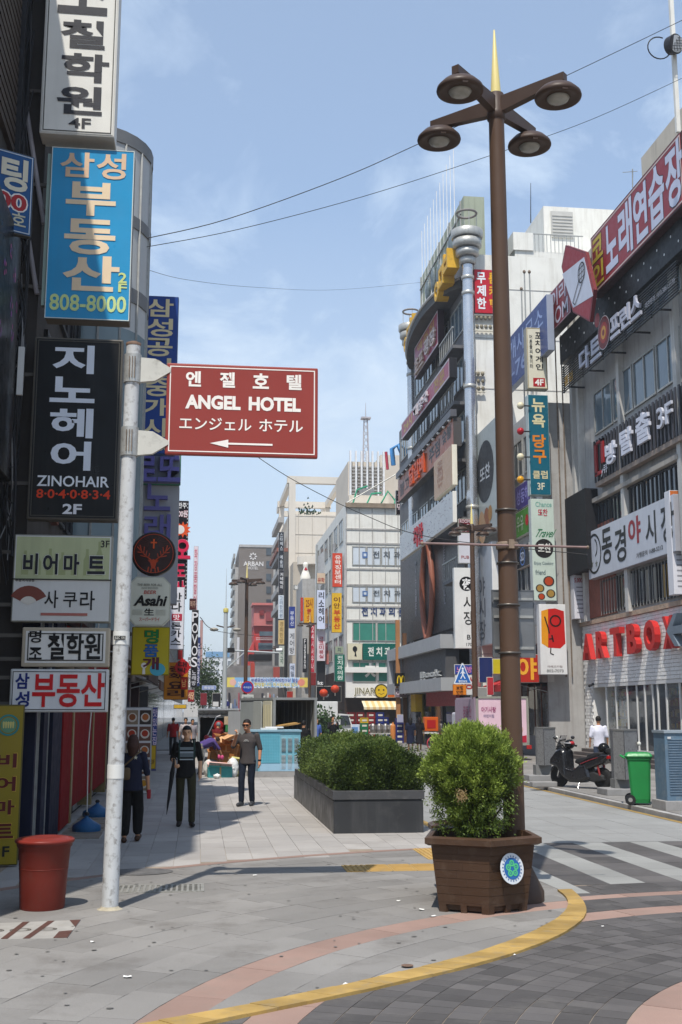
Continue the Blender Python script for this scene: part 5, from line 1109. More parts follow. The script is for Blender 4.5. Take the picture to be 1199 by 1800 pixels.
PR_ = '8e1f42'
sign(fr(12.3, 729, 607, 664, 770, 548, 610), 'upper purple red facade sign with raised pale letters', PR_, [('호프', 'b8a090', .08, .5, .45, .95, {'e': .12, 'b': .04}), ('광장', 'c0b0a8', .5, .4, .95, .85, {'e': .12, 'b': .04}), ('맥주집', 'b08a40', .15, .1, .85, .38, {'b': .03})], d=.35, border='b8b4b8', bw=.08, side='2c1820')
sign(fr(11.9, 706, 745, 768, 790, 628, 672), 'long purple red facade sign below the upper one', PR_, [('24시', 'b09a50', .06, .2, .26, .8, {'b': .03}), ('해장국', 'c4bcc0', .33, .2, .62, .8, {'b': .04, 'e': .12}), ('전문', 'a08030', .72, .15, .92, .85, {'b': .04})], d=.4, border='b4b0b4', bw=.08, side='1c1c20')
sign(fr(11.9, 700, 840, 880, 797, 738, 790), 'long brown wood-toned facade sign with orange and black letters', '8a4218', [('불고', '3a1a10', .04, .3, .25, .85, {'b': .03}), ('닭갈비', 'c04a18', .28, .15, .56, .9, {'b': .04, 'e': .12}), ('주점', '1c1410', .62, .2, .80, .8, {'b': .03}), ('숯불', '2a2018', .84, .12, .97, .6, {'b': .03})], d=.4, side='4a4644')
M, w_, h_ = fr(11.75, 696, 830, 838, 792, 728, 737); e = thing('light_bar', 'grey bar with a row of small lamps above the brown sign', 'light', M=M); MB().box(0, w_, 0, .35, -.3, 0, paint('55555a'), M).build('bar', e)
for k in range(12): q = MB(); q.ell(M @ Vector((w_ * (k + .5) / 12, -.08, -.1)), (.12, .16, .07), 8, 5, paint('c0c0c0')); q.build('lamp', e)
sign(fr(11.8, 763, 812, 872, 795, 782, 862), 'tall plain tan board standing off the facade under the brown sign', 'a8825c', [('오늘의메뉴', '9a6a50', .2, .1, .5, .8, {'v': 1})], d=.25, side='dcd6c4')
sign(fr(11.7, 703, 938, 985, 796, 868, 920), 'leaning white board with a red brush word in front of the dark facade', 'aeb0b2', [('착한', 'a0202c', .32, .2, .50, .95, {'b': .03, 'e': .06})], d=.2, side='d8d6ce',
     decor=lambda e, M, w_, h_: (lambda q, rr: ([q.box(x, x + rr.uniform(.04, .2), y, y + .03, .006, .012, paint(rr.choice(('6a6a80', '7a5a60', '80808c'))), M) for x, y in [(rr.uniform(.1, w_ - .4), rr.uniform(.1, h_ - .1)) for _ in range(150)]], q.build('small_script', e, kind='stuff')))(MB(), random.Random(3)))
sign(frame_cam(696, 862, 712, 905, 74), 'black sign with white and pink brush letters at the far corner', '1c1418', [('호맥', 'c8b8bc', .1, .1, .9, .9, {'v': 1, 'b': .02})], d=.25)
sign(frame_cam(714, 865, 728, 902, 72), 'dark brown upright sign with pale Korean letters', '3a1c18', [('당터', 'b8a8a0', .2, .05, .8, .7, {'v': 1, 'b': .01})], d=.2)
sign(frame_cam(713, 904, 727, 928, 72), 'small black sign under the dark brown upright sign', '141218', [('바', '8a8a90', .2, .2, .8, .8)], d=.2)
sign(frame_cam(712, 770, 728, 800, 71.5), 'small yellow sign with a purple letter in a ring', 'c8a438', [('우', '2a2060', .3, .2, .85, .75, {'b': .05})], d=.2)
q = thing('neon_figure', 'blue and red curved neon figure at the far corner below the yellow sign', 'sign', gy(702, 795, 73)); p = gy(702, 795, 73)
MB().tube([p + Vector((-.4, 0, -.9)), p + Vector((-.5, 0, .2)), p + Vector((-.1, 0, .5)), p + Vector((.2, 0, -.3)), p + Vector((.5, 0, .3))], .16, 6, paint('3f7fb8')).build('blue_curve', q); MB().tube([p + Vector((-.8, 0, -1.2)), p + Vector((-.9, 0, 0))], .1, 6, paint('b04050')).build('red_stroke', q)
sign(frame_cam(834, 474, 876, 551, 52.7), 'red sign with white and yellow letters, half hidden by the lamp post', 'b01c2c', [('무제한', 'dcdce0', .10, .05, .48, .92, {'v': 1, 'b': .04, 'o': '3a1018'}), ('룸카페', 'd8a020', .60, .05, .98, .92, {'v': 1, 'b': .04, 'o': '3a1018'})], d=.3, side='6a2028')
for j, (x0, y0, x1, y1) in enumerate(((834, 553, 872, 583), (836, 652, 852, 690))):
 M, w_, h_ = frame_cam(x0, y0, x1, y1, 52.85); e = thing('ornament_grid', ('grid of small round studs in pale frames under the red sign', 'lower small grid of dark studs on the white end wall')[j], 'ornament', M=M)
 for a in range(2): MB().box(0, w_, h_ * a * .9, h_ * a * .9 + .08, 0, .1, paint('cfc9b8'), M).build('frame_bar', e)
 for a in range(5 if j == 0 else 2):
  for b_ in range(2 if j == 0 else 3): q = MB(); q.ell(M @ Vector((w_ * (a + .5) / (5 if j == 0 else 2), h_ * (b_ + .5) / (2 if j == 0 else 3), .1)), (.09, .06, .11), 8, 6, paint('7a7260')); q.build('stud', e)
# lower storeys of building B
dots = lambda e, M, w_, h_: (lambda q: ([disc(q, w_ * .06, h_ * (k + .5) / 22, .035, .010, M, paint('c8c8d0'), 6) for k in range(22)], q.build('light_dot', e, kind='stuff')))(MB())
sign(frame_cam(713, 1058, 731, 1178, 71), 'navy upright karaoke sign with pale letters and a dotted edge', '1b1c4a', [('노래연습장', 'c8c8dc', .2, .02, .9, .66, {'v': 1, 'b': .03}), ('만남', 'b86a2c', .1, .76, .9, .84, {'b': .04})], d=.3, side='14142c', decor=dots)
sign(frame_cam(714, 958, 731, 1054, 71.5), 'plain orange upright panel above the navy karaoke sign', 'b05a14', [], d=.4, side='8a4410')
dk = mat('dark_bar_facade', (.035, .033, .036), .4, .3, 3)
MB().box(XB - .25, XB, 53.8, 71.5, 6.1, 11.6, dk).build('dark_facade_panel', bb)
oak = mat('red_brown_timber', (.26, .09, .055), .5, .15, 3)
for s_ in (-1, 1):
 P = []
 for k in range(13):
  t = k/12; P.append((XB-.42, 62.2-s_*(.25+1.2*math.sin(PI*min(1, t*1.05)) ** .8), 5.9+5.6*t))
 MB().tube(P, .17, 6, oak).build('curved_timber', bb)
for y, t_ in ((66.5, 'MALTBIER'), (58.5, 'BEERHALL')):
 M = Matrix.Translation((XB-.27, y, 7.2)) @ Matrix(((0, 0, -1, 0), (-1, 0, 0, 0), (0, 1, 0, 0), (0, 0, 0, 1))); q = MB()
 for k, ch in enumerate(t_): put_text(q, ch, 0, 3.2 - k * .42, .45, 3.55 - k * .42, .01, M, paint('7a7880'), .02)
 q.build('lettering', bb)
gm = mat('grey_metal_beam', (.36, .37, .38), .45, .06, 1)
for z0, z1, m_ in ((5.05, 5.75, gm), (2.95, 3.6, gm)): MB().box(XB - 1.0, XB + .1, 56.2, 72.6, z0, z1, m_).build('grey_beam', bb)
MB().box(XB - .7, XB, 56.4, 72.4, 3.6, 5.05, mat('charcoal_fascia', (.085, .085, .09), .5, .1)).build('fascia', bb); MB().box(XB - 1.0, XB, 72.0, 72.6, 3.6, 5.05, gm).build('beam_end', bb)
M, w_, h_ = fr(XB - .72, 741, 1182, 1203, 783, 1176, 1199); q = MB(); put_text(q, 'Book', w_ * .02, h_ * .5, w_ * .9, h_ * 1.05, .02, M, paint('b8b8b4'), .05, .1); put_text(q, 'Meeting', w_ * .02, -.05, w_, h_ * .45, .02, M, paint('b8b8b4'), .05, .1); q.build('lettering', bb)
MB().box(XB - .2, XB, 56.4, 64, 2.2, 2.95, mat('red_fascia', (.30, .015, .02), .4)).build('red_fascia', bb); MB().box(XB - .4, XB, 66.2, 67.6, 1.9, 2.9, mat('yellow_fascia', (.65, .42, .03), .4)).build('yellow_panel', bb)
MB().box(XB + .2, XB + .23, 53.6, 72.5, .1, 2.9, M_GLASS).build('shop_window', bb)
for y in (55, 58, 61, 64, 66.8, 69.5): MB().box(XB + .1, XB + .3, y, y + .14, .05, 2.95, mat('yellow_column', (.45, .38, .05), .5) if y > 66 else M_BLK).build('shop_mullion', bb)
M, w_, h_ = frame_cam(694, 1183, 716, 1206, 68); e = sign((M, w_, h_), 'square black sign with a yellow arched letter M on the orange post', '1a1712', [('M', 'd8b81c', .2, .18, .8, .8, {'b': .02})], d=.15, name='logo_sign') if False else thing('logo_sign', 'square black sign with a yellow arched letter M', 'sign', M=M)
MB().bbox(0, w_, 0, h_, -.15, 0, .02, paint('1a1712'), M).build('casing', e)
q = MB()
for s_ in (-1, 1):
 P = [(w_ * (.5 + s_ * .03) + s_ * w_ * .13 * (1 - math.cos(t)), h_ * .2 + h_ * .58 * math.sin(t) ** .75) for t in [PI * k / 14 for k in range(15)]]; stroke(q, P, w_ * .085, M, paint('d8b81c'), .012)
q.build('arch_emblem', e)
sign(frame_cam(694, 1210, 716, 1226, 68.2), 'small oval ringed sign under the black square sign', '7a6a72', [('CAFE', 'd8c8cc', .1, .3, .9, .7)], d=.1);
for px in (699, 711):
 a = gy(px, 1130, 68.5); tag(MB().box(a.x - .12, a.x + .12, 68.4, 68.6, -.02, 7.4 if px < 705 else 6.6, mat('orange_timber_post', (.36, .17, .07), .6, .15, 2) if px < 705 else mat('dark_timber_post', (.12, .06, .03), .6)).build('post', None), 'orange timber post beside the black square sign' if px < 705 else 'dark timber post beside the orange one', 'post')
# -------- white tower behind
bt = thing('office_building', 'tall white rendered building with a balcony rising behind the karaoke signs', 'building', (24, 58, 0))
P1, P2, P3 = gy(905, 440, 56), gy(955, 362, 60), gy(1080, 362, 60)
MB().box(P1.x, 40, 56, 75, -.02, P1.z, M_WHITEC).build('wall', bt); MB().box(P2.x, P3.x + 4, 60, 74, P1.z, P2.z, M_WHITEC).build('penthouse', bt)
MB().box(P1.x - .1, P1.x + 1.0, 55.9, 60, P1.z, P1.z + 1.0, M_WHITEC).build('parapet_stub', bt)
a = gy(985, 392, 59.95); MB().box(a.x - .55, a.x + .75, 59.9, 59.99, a.z - .9, a.z + .7, mat('louvred_shutter', (.46, .45, .42), .6, .1, 2)).build('louvre', bt)
for k in range(7): MB().box(a.x - .5, a.x + .7, 59.86, 59.9, a.z - .8 + k * .2, a.z - .72 + k * .2, mat('louvred_shutter', (.46, .45, .42), .6, .1, 2)).build('louvre_slat', bt)
for k in range(12): x = P1.x + 1.1 + k * .22; MB().box(x, x + .03, 55.96, 55.99, P1.z, P1.z + .95, M_STEEL).build('baluster', bt)
MB().box(P1.x + 1, P1.x + 3.8, 55.95, 56.0, P1.z + .95, P1.z + 1.0, M_STEEL).build('handrail', bt)
for px, py0, py1 in ((933, 392, 322), (1096, 600, 560)): a, c = gy(px, py0, 58), gy(px, py1, 58); tag(MB().cyl(a, c, .03, .015, 5, M_BLK).build('roof_mast', None), 'thin dark mast on the white roof' if px < 1000 else 'hidden thin mast', 'mast') if px < 1000 else None
for i, px in enumerate((918, 924, 933)): a, c = gy(px, 560, 50.5), gy(px, 478 + (i == 0) * 30, 50.5); tag(MB().cyl((a.x, 50.5, 15.0), (a.x, 50.5, c.z), .035, n=5, m=M_STEEL).ell((a.x, 50.5, c.z), (.08, .08, .1), 6, 5, M_RUST).build('roof_pipe', None), ('shortest', 'middle', 'right-hand')[i] + ' rusty vent pipe on the roof right of the lamp post', 'pipe')
# -------- dental building D
bd = thing('office_building', 'pale five-storey dental clinic with lettered windows at the street fork', 'building', (13, 85, 0))
XD0, XD1, YD = 10.95, 17.0, 85.0
zD = gy(640, 885, YD).z
MB().box(XD0, XD1, YD, 108, 5.0, zD, M_WHITEC).build('wall', bd)
MB().box(XD0, XD1, YD + .6, 108, -.02, 5.0, mat('dark_shop_interior', (.04, .025, .02), .6, .3, 3)).build('lower_wall', bd)
MB().box(XD0, XD1, YD, YD + .6, 2.9, 5.0, mat('white_fascia', (.72, .71, .68), .4, .05)).build('fascia', bd)
MB().box(XD0 - .1, XD1, YD - .35, YD, 4.75, 5.15, mat('white_fascia', (.72, .71, .68), .4, .05)).build('canopy', bd)
zc = lambda y: gy(650, y, YD).z
for (t_, b_, gl, dn) in ((960, 995, paint('c4ccd4'), 1), (1030, 1060, paint('c4ccd4'), 1), (1093, 1128, mat('green_window_film', (.05, .22, .17), .2, .1), 0), (1163, 1200, mat('green_window_film', (.05, .22, .17), .2, .1), 0)):
 z0, z1 = zc(b_), zc(t_); M = Matrix.Translation((XD0+.45, YD-.012, z0)) @ Matrix(((1, 0, 0, 0), (0, 0, -1, 0), (0, 1, 0, 0), (0, 0, 0, 1)))
 windows(bd, M, 5.6, z1-z0, 5 if dn else 3, 1, .03, .04, M_STEEL, gl, .04, 1 if dn else 0)
 letters(bd, M, 5.6, z1 - z0, [('전치과의원', '4a5058', .26, .25, .98, .6, {'h': 1, 'g': .4})] if dn else ([] if t_ == 1093 else [('치', 'dcdcd8', .17, .05, .36, .9, {'b': .05}), ('과', 'dcdcd8', .62, .05, .84, .9, {'b': .05})]), z=.05)
 if dn: q = MB(); q.box(.8, 1.2, (z1 - z0) * .4, (z1 - z0) * .7, .03, .05, paint('4a6a9c'), M); q.box(.9, 1.1, (z1 - z0) * .48, (z1 - z0) * .62, .05, .055, paint('c4ccd4'), M); q.build('blue_tooth_mark', bd)
M = Matrix.Translation((XD0, YD-.01, 0)) @ Matrix(((1, 0, 0, 0), (0, 0, -1, 0), (0, 1, 0, 0), (0, 0, 0, 1)))
letters(bd, M, 6, 30, [('전치과의원', '2c3f6c', 633, 1067, 712, 1083, {'h': 1, 'g': .3, 'b': .03})], z=.03)
for z in (zc(930), zc(1000), zc(1066), zc(955), zc(1028), zc(1090)): MB().box(XD0 - .04, XD1, YD - .06, YD, z - .08, z + .04, M_GREYC).build('string_course', bd)
MB().box(XD0 - .05, XD1, YD - .25, YD, zD - .35, zD, mat('rusty_eave', (.24, .19, .14), .8, .3, 2)).build('eave', bd)
for k in range(6): MB().box(XD0 + 1 * k + .0, XD0 + k + .05, YD - .05, YD, 5.1, zD - .4, M_GREYC).build('panel_joint', bd)
def side_signs():
 M = Matrix.Translation((XD0-.01, 107, 5.3)) @ Matrix(((0, 0, -1, 0), (-1, 0, 0, 0), (0, 1, 0, 0), (0, 0, 0, 1))); windows(bd, M, 21, 12, 6, 4, .3, .4, M_STEEL, M_GLASS)
side_signs()
M, w_, h_ = frame_cam(638, 1131, 703, 1160, YD-.3)
sign((M, w_, h_), 'green ribbed clinic sign with white Korean letters', '14665a', [('전치과의', 'd8dcd4', .1, .22, 1.0, .78, {'h': 1, 'g': .3, 'b': .03})], d=.25, side='0e4a40', decor=lambda e, M, w_, h_: [MB().box(0, w_, h_ * (.1 + .13 * k), h_ * (.14 + .13 * k), .006, .012, paint('0e5048'), M).build('rib', e) for k in range(7)])
sign(frame_cam(611, 1131, 637, 1160, YD - .3), 'cream sign with a dark portrait figure left of the green clinic sign', 'cdc6ac', [], d=.25, side='8a8678', decor=lambda e, M, w_, h_: (lambda q: (disc(q, w_ * .5, h_ * .66, h_ * .18, .012, M, paint('1c1c1c'), 14, .8), poly(q, [(w_ * .42, h_ * .55), (w_ * .55, h_ * .5), (w_ * .62, h_ * .2), (w_ * .46, h_ * .22), (w_ * .5, h_ * .4)], .013, M, paint('1c1c1c')), q.build('portrait_print', e)))(MB()))
M, w_, h_ = frame_cam(610, 1201, 680, 1229, YD-.02)
e = thing('shop_sign', 'white fascia lettering JINAR with a round yellow face badge', 'sign', M=M); letters(e, M, w_, h_, [('JINAR', '6a6648', .18, .28, .70, .80, {'b': .01, 'o': 'e4e0d4'})], z=.03)
q = MB(); disc(q, w_ * .86, h_ * .5, h_ * .46, .02, M, paint('3a3418'), 20); disc(q, w_ * .86, h_ * .5, h_ * .38, .026, M, paint('c8a824'), 18); disc(q, w_ * .80, h_ * .58, h_ * .06, .03, M, paint('3a3418'), 8); disc(q, w_ * .92, h_ * .58, h_ * .06, .03, M, paint('3a3418'), 8); stroke(q, [(w_ * .79, h_ * .38), (w_ * .86, h_ * .30), (w_ * .93, h_ * .38)], .03, M, paint('3a3418'), .03); q.build('face_badge', e)
sign(frame_cam(681, 1203, 699, 1226, YD - .2), 'orange picture panel at the right end of the white fascia', 'b85a1c', [('빵', '7a2a10', .3, .2, .8, .8, {'b': .03})], d=.2)
q = MB(); a = gy(637, 1232, YD - .4); c = gy(700, 1243, YD - .4); e = thing('striped_awning', 'cream striped awning below the white fascia', 'awning', a)
for k in range(12): MB().add([(a.x + (c.x - a.x) * k / 12, YD, a.z), (a.x + (c.x - a.x) * (k + 1) / 12, YD, a.z), (a.x + (c.x - a.x) * (k + 1) / 12, YD - 1.2, c.z), (a.x + (c.x - a.x) * k / 12, YD - 1.2, c.z), (a.x + (c.x - a.x) * (k + 1) / 12, YD - 1.2, c.z - .18), (a.x + (c.x - a.x) * k / 12, YD - 1.2, c.z - .18)], [(0, 1, 2, 3), (3, 2, 4, 5)], paint('d0b078' if k % 2 else 'd8ccae')).build('stripe', e)
# roof clutter of D and the ribbed tower with mast
bq = thing('roof_tower', 'beige tower with vertical white fins and a green net on the clinic roof', 'tower', (14, 95, zD))
x0, x1 = gy(612, 800, 97).x, gy(675, 800, 97).x; z1 = gy(645, 812, 97).z; bei = mat('beige_render', (.56, .50, .42), .8, .07, .6, streak=.35, dirtcol=(.34, .28, .22))
MB().box(x0, x1, 97, 106, zD - .1, z1, bei).build('wall', bq); z1b = gy(690, 800, 99).z; MB().box(x1, gy(708, 800, 99).x, 99, 108, zD - .1, z1b, bei).build('wing', bq)
for k in range(7): x = x0 + .1 + (x1 - x0 - .25) * k / 6; MB().box(x, x + .14, 96.6, 97, zD + 1.4, z1 + .9, mat('white_fin', (.66, .66, .66), .5)).build('fin', bq)
for k in range(14): MB().box(x0 + .2, x1 - .2, 96.85, 96.95, zD + 1.5 + k * .30, zD + 1.6 + k * .30, M_GREYC).build('grille_bar', bq)
MB().box(x0 + .9, x1 - 1.0, 96.2, 96.6, zD + 1.3, zD + 3.4, mat('dark_grille', (.20, .20, .20), .6)).build('cooling_unit', bq)
mast = thing('lattice_mast', 'thin lattice radio mast above the beige roof tower', 'mast', (0, 104, z1)); mx_ = gy(643, 760, 104); zt_ = gy(641, 735, 104).z; z0_ = gy(641, 800, 104).z - 2
for a, c in ((-.3, -.3), (.3, -.3), (.3, .3), (-.3, .3)): MB().cyl((mx_.x + a, 104 + c, z0_), (mx_.x + a * .5, 104 + c * .5, zt_), .05, n=4, m=paint('a8a4a8')).build('leg', mast)
q = MB(); K = 9
for k in range(K):
 s0 = 1-.5*k/K; s1 = 1-.5*(k+1)/K; za_, zb_ = z0_+(zt_-z0_)*k/K, z0_+(zt_-z0_)*(k+1)/K
 for f in (1, -1): q.tube([(mx_.x - .3 * s0 * f, 104 - .3 * s0, za_), (mx_.x + .3 * s1 * f, 104 - .3 * s1, zb_)], .03, 3, paint('a8a4a8'))
q.build('lattice', mast, kind='stuff'); MB().cyl((mx_.x, 104, zt_), (mx_.x, 104, gy(641, 708, 104).z), .06, .02, 4, paint('a8a4a8')).build('aerial', mast); MB().box(mx_.x - .45, mx_.x + .45, 103.6, 104.4, zt_ - .1, zt_ + .05, paint('a8a4a8')).build('platform', mast)
gn = mat('green_net', (.03, .25, .14), .8, .3, 3)
e = thing('scaffold_net', 'torn green netting and poles on the clinic roof', 'netting', (14, 88, zD)); rr = random.Random(1)
for k in range(4): x = XD0 + .8 + k * 1.1; MB().tube([(x, 87, zD + .3), (x + rr.uniform(.3, .8), 87.2, zD + rr.uniform(.8, 1.6)), (x + 1.2, 87.1, zD + rr.uniform(.5, 2.2))], .09, 4, gn).build('net_roll', e)
MB().tube([(XD0 + .2, 86, zD + .2), (XD1 - 1, 86.5, zD + 3.2)], .06, 4, M_STEEL).build('pole', e); MB().box(XD0 + .9, XD0 + 4.2, 90, 92, zD, zD + 1.6, bei).build('roof_hut', e)
# signs on the left flank of D, seen from the camera side
FL = [((584, 972, 602, 1032, 86), 'c4452c', [('유학정보센터', 'e0cdc6', .25, .06, .85, .92, {'v': 1, 'b': .03})], 'orange red upright sign with pale letters at the left corner of the clinic'),
      ((583, 1042, 601, 1112, 86), 'd2a82a', [('이안', '6a3010', .2, .1, .8, .4, {'v': 1, 'b': .02}), ('부동산', 'b83a1c', .2, .42, .85, .92, {'v': 1, 'b': .04})], 'yellow upright sign with red letters under the orange red one'),
      ((588, 1150, 606, 1198, 85.5), '12604f', [('전치과의원', 'c8d4cc', .25, .04, .8, .95, {'v': 1, 'b': .02})], 'small dark green upright clinic sign'),
      ((589, 1136, 604, 1149, 85.5), '8f9a84', [('치', '2a3a4a', .3, .2, .7, .8)], 'little grey green sign on top of the dark green upright sign'),
      ((557, 1037, 572, 1106, 95), 'c9d0e6', [('리소헤어', '22242c', .2, .04, .85, .85, {'v': 1, 'b': .02})], 'pale blue white upright hair salon sign'),
      ((557, 1108, 572, 1162, 95.5), 'd4c8d0', [('코코미용실', 'a83c48', .25, .2, .8, .92, {'v': 1})], 'white upright sign with thin red letters below the pale blue one'),
      ((557, 1007, 572, 1026, 95), 'cbb49c', [('유학', 'a0402c', .1, .45, .9, .9, {'b': .03})], 'small beige box sign above the pale blue salon sign'),
      ((556, 1162, 572, 1206, 96), '2a2a2e', [('kt', 'e0e0e0', .15, .80, .75, .95, {'b': .03})], 'charcoal upright sign with the letters kt'),
      ((534, 1050, 552, 1096, 105), 'd29a1c', [('25시', '8a4010', .2, .05, .85, .4, {'b': .03}), ('불고기', 'a83a14', .3, .42, .75, .95, {'v': 1, 'b': .03})], 'yellow and orange upright sign before the bowling pin'),
      ((528, 1050, 533, 1092, 105.2), 'b83a2c', [], 'thin red orange strip beside the yellow 25 sign'),
      ((508, 1066, 519, 1104, 112), '2a3c84', [('부동산', 'c8ccdc', .2, .2, .8, .9, {'v': 1, 'b': .02})], 'blue upright sign left of the yellow 25 sign'),
      ((507, 1105, 519, 1152, 112), 'c6c8cc', [('게어방', '33343c', .2, .15, .85, .95, {'v': 1, 'b': .01})], 'white upright sign below the blue one'),
      ((532, 1122, 540, 1182, 108), '1c1b20', [('Fusion', 'c8c8c8', .3, .02, .7, .9, {'v': 1})], 'narrow black upright sign with pale letters beside the brown post'),
      ((546, 1098, 553, 1182, 104), 'b0283a', [('24시사우나', 'd8b8bc', .2, .02, .8, .95, {'v': 1})], 'narrow crimson upright sign right of the distant lamp post'),
      ((509, 1166, 519, 1196, 110), 'c2cadc', [('매일', '33405c', .2, .1, .8, .8, {'v': 1})], 'small pale upright sign above the banner'),
      ((522, 1150, 529, 1190, 115), 'c9c0a4', [], 'narrow cream upright sign above the right end of the banner'),
      ((490, 935, 499, 1001, 118), '23262c', [('스타벅스 예술의', 'b8bcc0', .25, .02, .8, .97, {'v': 1})], 'black vertical sign high on the beige bowling building'),
      ((490, 1002, 499, 1044, 118), '2c2a30', [('저녁먹자', 'd0d0d0', .25, .1, .85, .8, {'v': 1, 'b': .02})], 'second black vertical sign right below the first on the beige building'),
      ((489, 1046, 499, 1088, 118), 'c2cad2', [('고려한의원', '6a7c94', .25, .05, .8, .95, {'v': 1})], 'pale vertical sign third in the stack on the beige building'),
      ((489, 1090, 500, 1133, 118), 'c4aa74', [('경희한방', '8a7040', .25, .05, .8, .95, {'v': 1})], 'tan vertical sign fourth in the stack on the beige building'),
      ((490, 1135, 500, 1172, 118), 'aeb4ac', [('약국', '5a7060', .25, .1, .8, .9, {'v': 1})], 'grey green vertical sign lowest in the stack'),
      ((572, 1143, 586, 1168, 96), 'b06a64', [], 'faded red and beige panel left of the dark green sign')]
for r, bg_, T, lab in FL: sign(frame_cam(*r), lab, bg_, T, d=.3, side='7c7c7e', name='hanging_sign')
# lanterns
for px, py, lab in ((569, 1218, 'left'), (589, 1211, 'right')):
 p = gy(px, py, 84); e = thing('red_lantern', '%s of the two round orange red lanterns by the white truck' % lab, 'lantern', p); MB().ell(p, (.32, .32, .29), 12, 8, paint('b83c1c', .5)).build('shade', e); MB().cyl(p - Vector((0, 0, .5)), p - Vector((0, 0, .28)), .05, n=6, m=paint('c8b8a8')).build('tassel', e); MB().cyl(p + Vector((0, 0, .27)), p + Vector((0, 0, .6)), .03, n=5, m=M_BLK).build('hook', e)
sign(frame_cam(556, 1206, 600, 1234, 85.3), 'black shop fascia behind the two red lanterns', '141418', [('SHOP', '8a8a8a', .3, .5, .5, .7)], d=.3)
# -------- bowling building
be = thing('office_building', 'tall beige building with a roof frame and a white bowling pin', 'building', (16, 125, 0))
xa, xb = gy(508, 900, 120).x, gy(700, 900, 120).x; zr = gy(560, 905, 120).z; zf = gy(560, 838, 120).z
bei2 = mat('warm_beige_panel', (.60, .55, .475), .8, .05, .4, streak=.2, dirtcol=(.42, .36, .29))
MB().box(xa, xb, 120, 145, 0, zr, bei2).build('wall', be)
for k in range(7): MB().box(xa + 1 + k * 1.5, xa + 1.05 + k * 1.5, 119.96, 120, 14, zr, mat('beige_joint', (.46, .42, .36), .8)).build('panel_joint', be)
for k in range(5): MB().box(xa, xb, 119.96, 120, 14.5 + k * 2, 14.54 + k * 2, mat('beige_joint', (.46, .42, .36), .8)).build('panel_joint', be)
for x in (xa, gy(598, 900, 120).x): MB().box(x, x + .7, 119.9, 120.8, zr - 14, zf, bei2).build('frame_post', be); MB().box(x, x + .5, 120.8, 140, zf - .7, zf, bei2).build('frame_side_beam', be); MB().box(x, x + .6, 135, 135.8, zr, zf, bei2).build('frame_post', be)
for y in (120.0, 135): MB().box(xa - .2, gy(610, 900, 120).x, y, y + .7, zf - .75, zf, bei2).build('frame_beam', be)
MB().box(xa, gy(610, 900, 120).x, 127, 127.5, zf - 3.2, zf - 2.6, bei2).build('frame_beam', be)
e = thing('roof_shrub', 'small dark shrub on the roof terrace of the beige building', 'shrub', (xa + 1.5, 121.5, zr)); q = MB(); rr = random.Random(4)
for k in range(60): c = Vector((xa + 1.2 + rr.gauss(0.7, .6), 121.5 + rr.gauss(0, .3), zr + abs(rr.gauss(.4, .45)))); q.add([c, c + Vector((.25, .05, .1)), c + Vector((.1, 0, .3))], [(0, 1, 2)], paint('2c4428'))
q.build('crown', e, kind='stuff')
# lower front wing with half-round ledge, pin
xl, xr_ = gy(515, 1050, 116).x, gy(556, 1050, 116).x; zl = gy(530, 988, 116).z
MB().box(xl, xr_ + 2, 116, 119.9, 0, zl, mat('sand_render', (.45, .40, .33), .8, .08, .6, streak=.3)).build('front_wing', be)
q = MB(); q.prism([(xl + .4 + 1.6 * (1 - math.cos(t)), 116 - 1.2 * math.sin(t)) for t in [PI * k / 14 for k in range(15)]][::-1], zl - .3, zl + .5, bei2); q.build('round_ledge', be)
p = gy(537, 1025, 114); e = thing('bowling_pin', 'giant white bowling pin with a red emblem on the front wing', 'ornament', p); zt_, zb_ = gy(537, 988, 114).z, gy(537, 1032, 114).z; H_ = zt_ - zb_
MB().lathe([(.12 * H_ * r_, z_ * H_) for r_, z_ in ((.9, 0), (1.3, .1), (1.75, .28), (1.7, .4), (1.2, .58), (.72, .72), (.68, .78), (.9, .88), (.8, .95), (.4, .99), (.01, 1.0))], (p.x, 114, zb_), 16, paint('dcd8cc')).build('pin', e)
q = MB(); M = Matrix.Translation((p.x, 114 - .13 * H_, zb_)) @ Matrix(((1, 0, 0, 0), (0, 0, -1, 0), (0, 1, 0, 0), (0, 0, 0, 1))); poly(q, [(0, H_ * .80), (-.2, H_ * .66), (.2, H_ * .66)], .02, M, paint('b02030')); q.build('red_emblem', e)
sign(frame_cam(516, 1028, 556, 1037, 113.8), 'white letters on a dark rail under the bowling pin', '5a564e', [('볼링장센터', 'd8d8d4', .02, .1, .98, .9, {'h': 1, 'b': .03})], d=.2)
MB().box(xa - .45, xa, 120.5, 134, 0, zr - 4, mat('dark_brown_side', (.10, .095, .09), .7, .2)).build('side_wing', be)
q = MB()
for k in range(6): q.box(xa-1.0, xa-.45, 122, 133, 12.6+k*1.9, 13.2+k*1.9, M_GREYC)
q.build('side_balcony', be); MB().box(xa - 1.2, xa, 121, 134, zr - 3.9, zr - 3.5, mat('red_brown_roof', (.26, .11, .08), .7)).build('side_roof', be)
# grey mesh screen between D and the pin building
e = thing('roof_screen', 'slanting grey mesh roof screens between the salon sign and the clinic', 'screen', (11, 100, 12))
for (x0, y0, x1, y1, Y) in ((556, 958, 580, 1040, 100), (582, 940, 604, 1010, 92)):
 M, w_, h_ = frame_cam(x0, y0, x1, y1, Y); MB().prism([(0, 0), (w_, h_ * .35), (w_, h_), (0, h_ * .72)], -.1, 0, mat('grey_mesh', (.33, .34, .36), .6, .15, 3), M).build('mesh_panel', e); MB().box(0, .12, -1.5, h_, -.05, .08, M_STEEL, M).build('post', e)
bx = thing('shop_building', 'plain grey infill building behind the salon signs', 'building', (10.5, 109, 0)); MB().box(9.8, 16, 109, 119, 0, 14.5, M_GREYC).build('wall', bx)
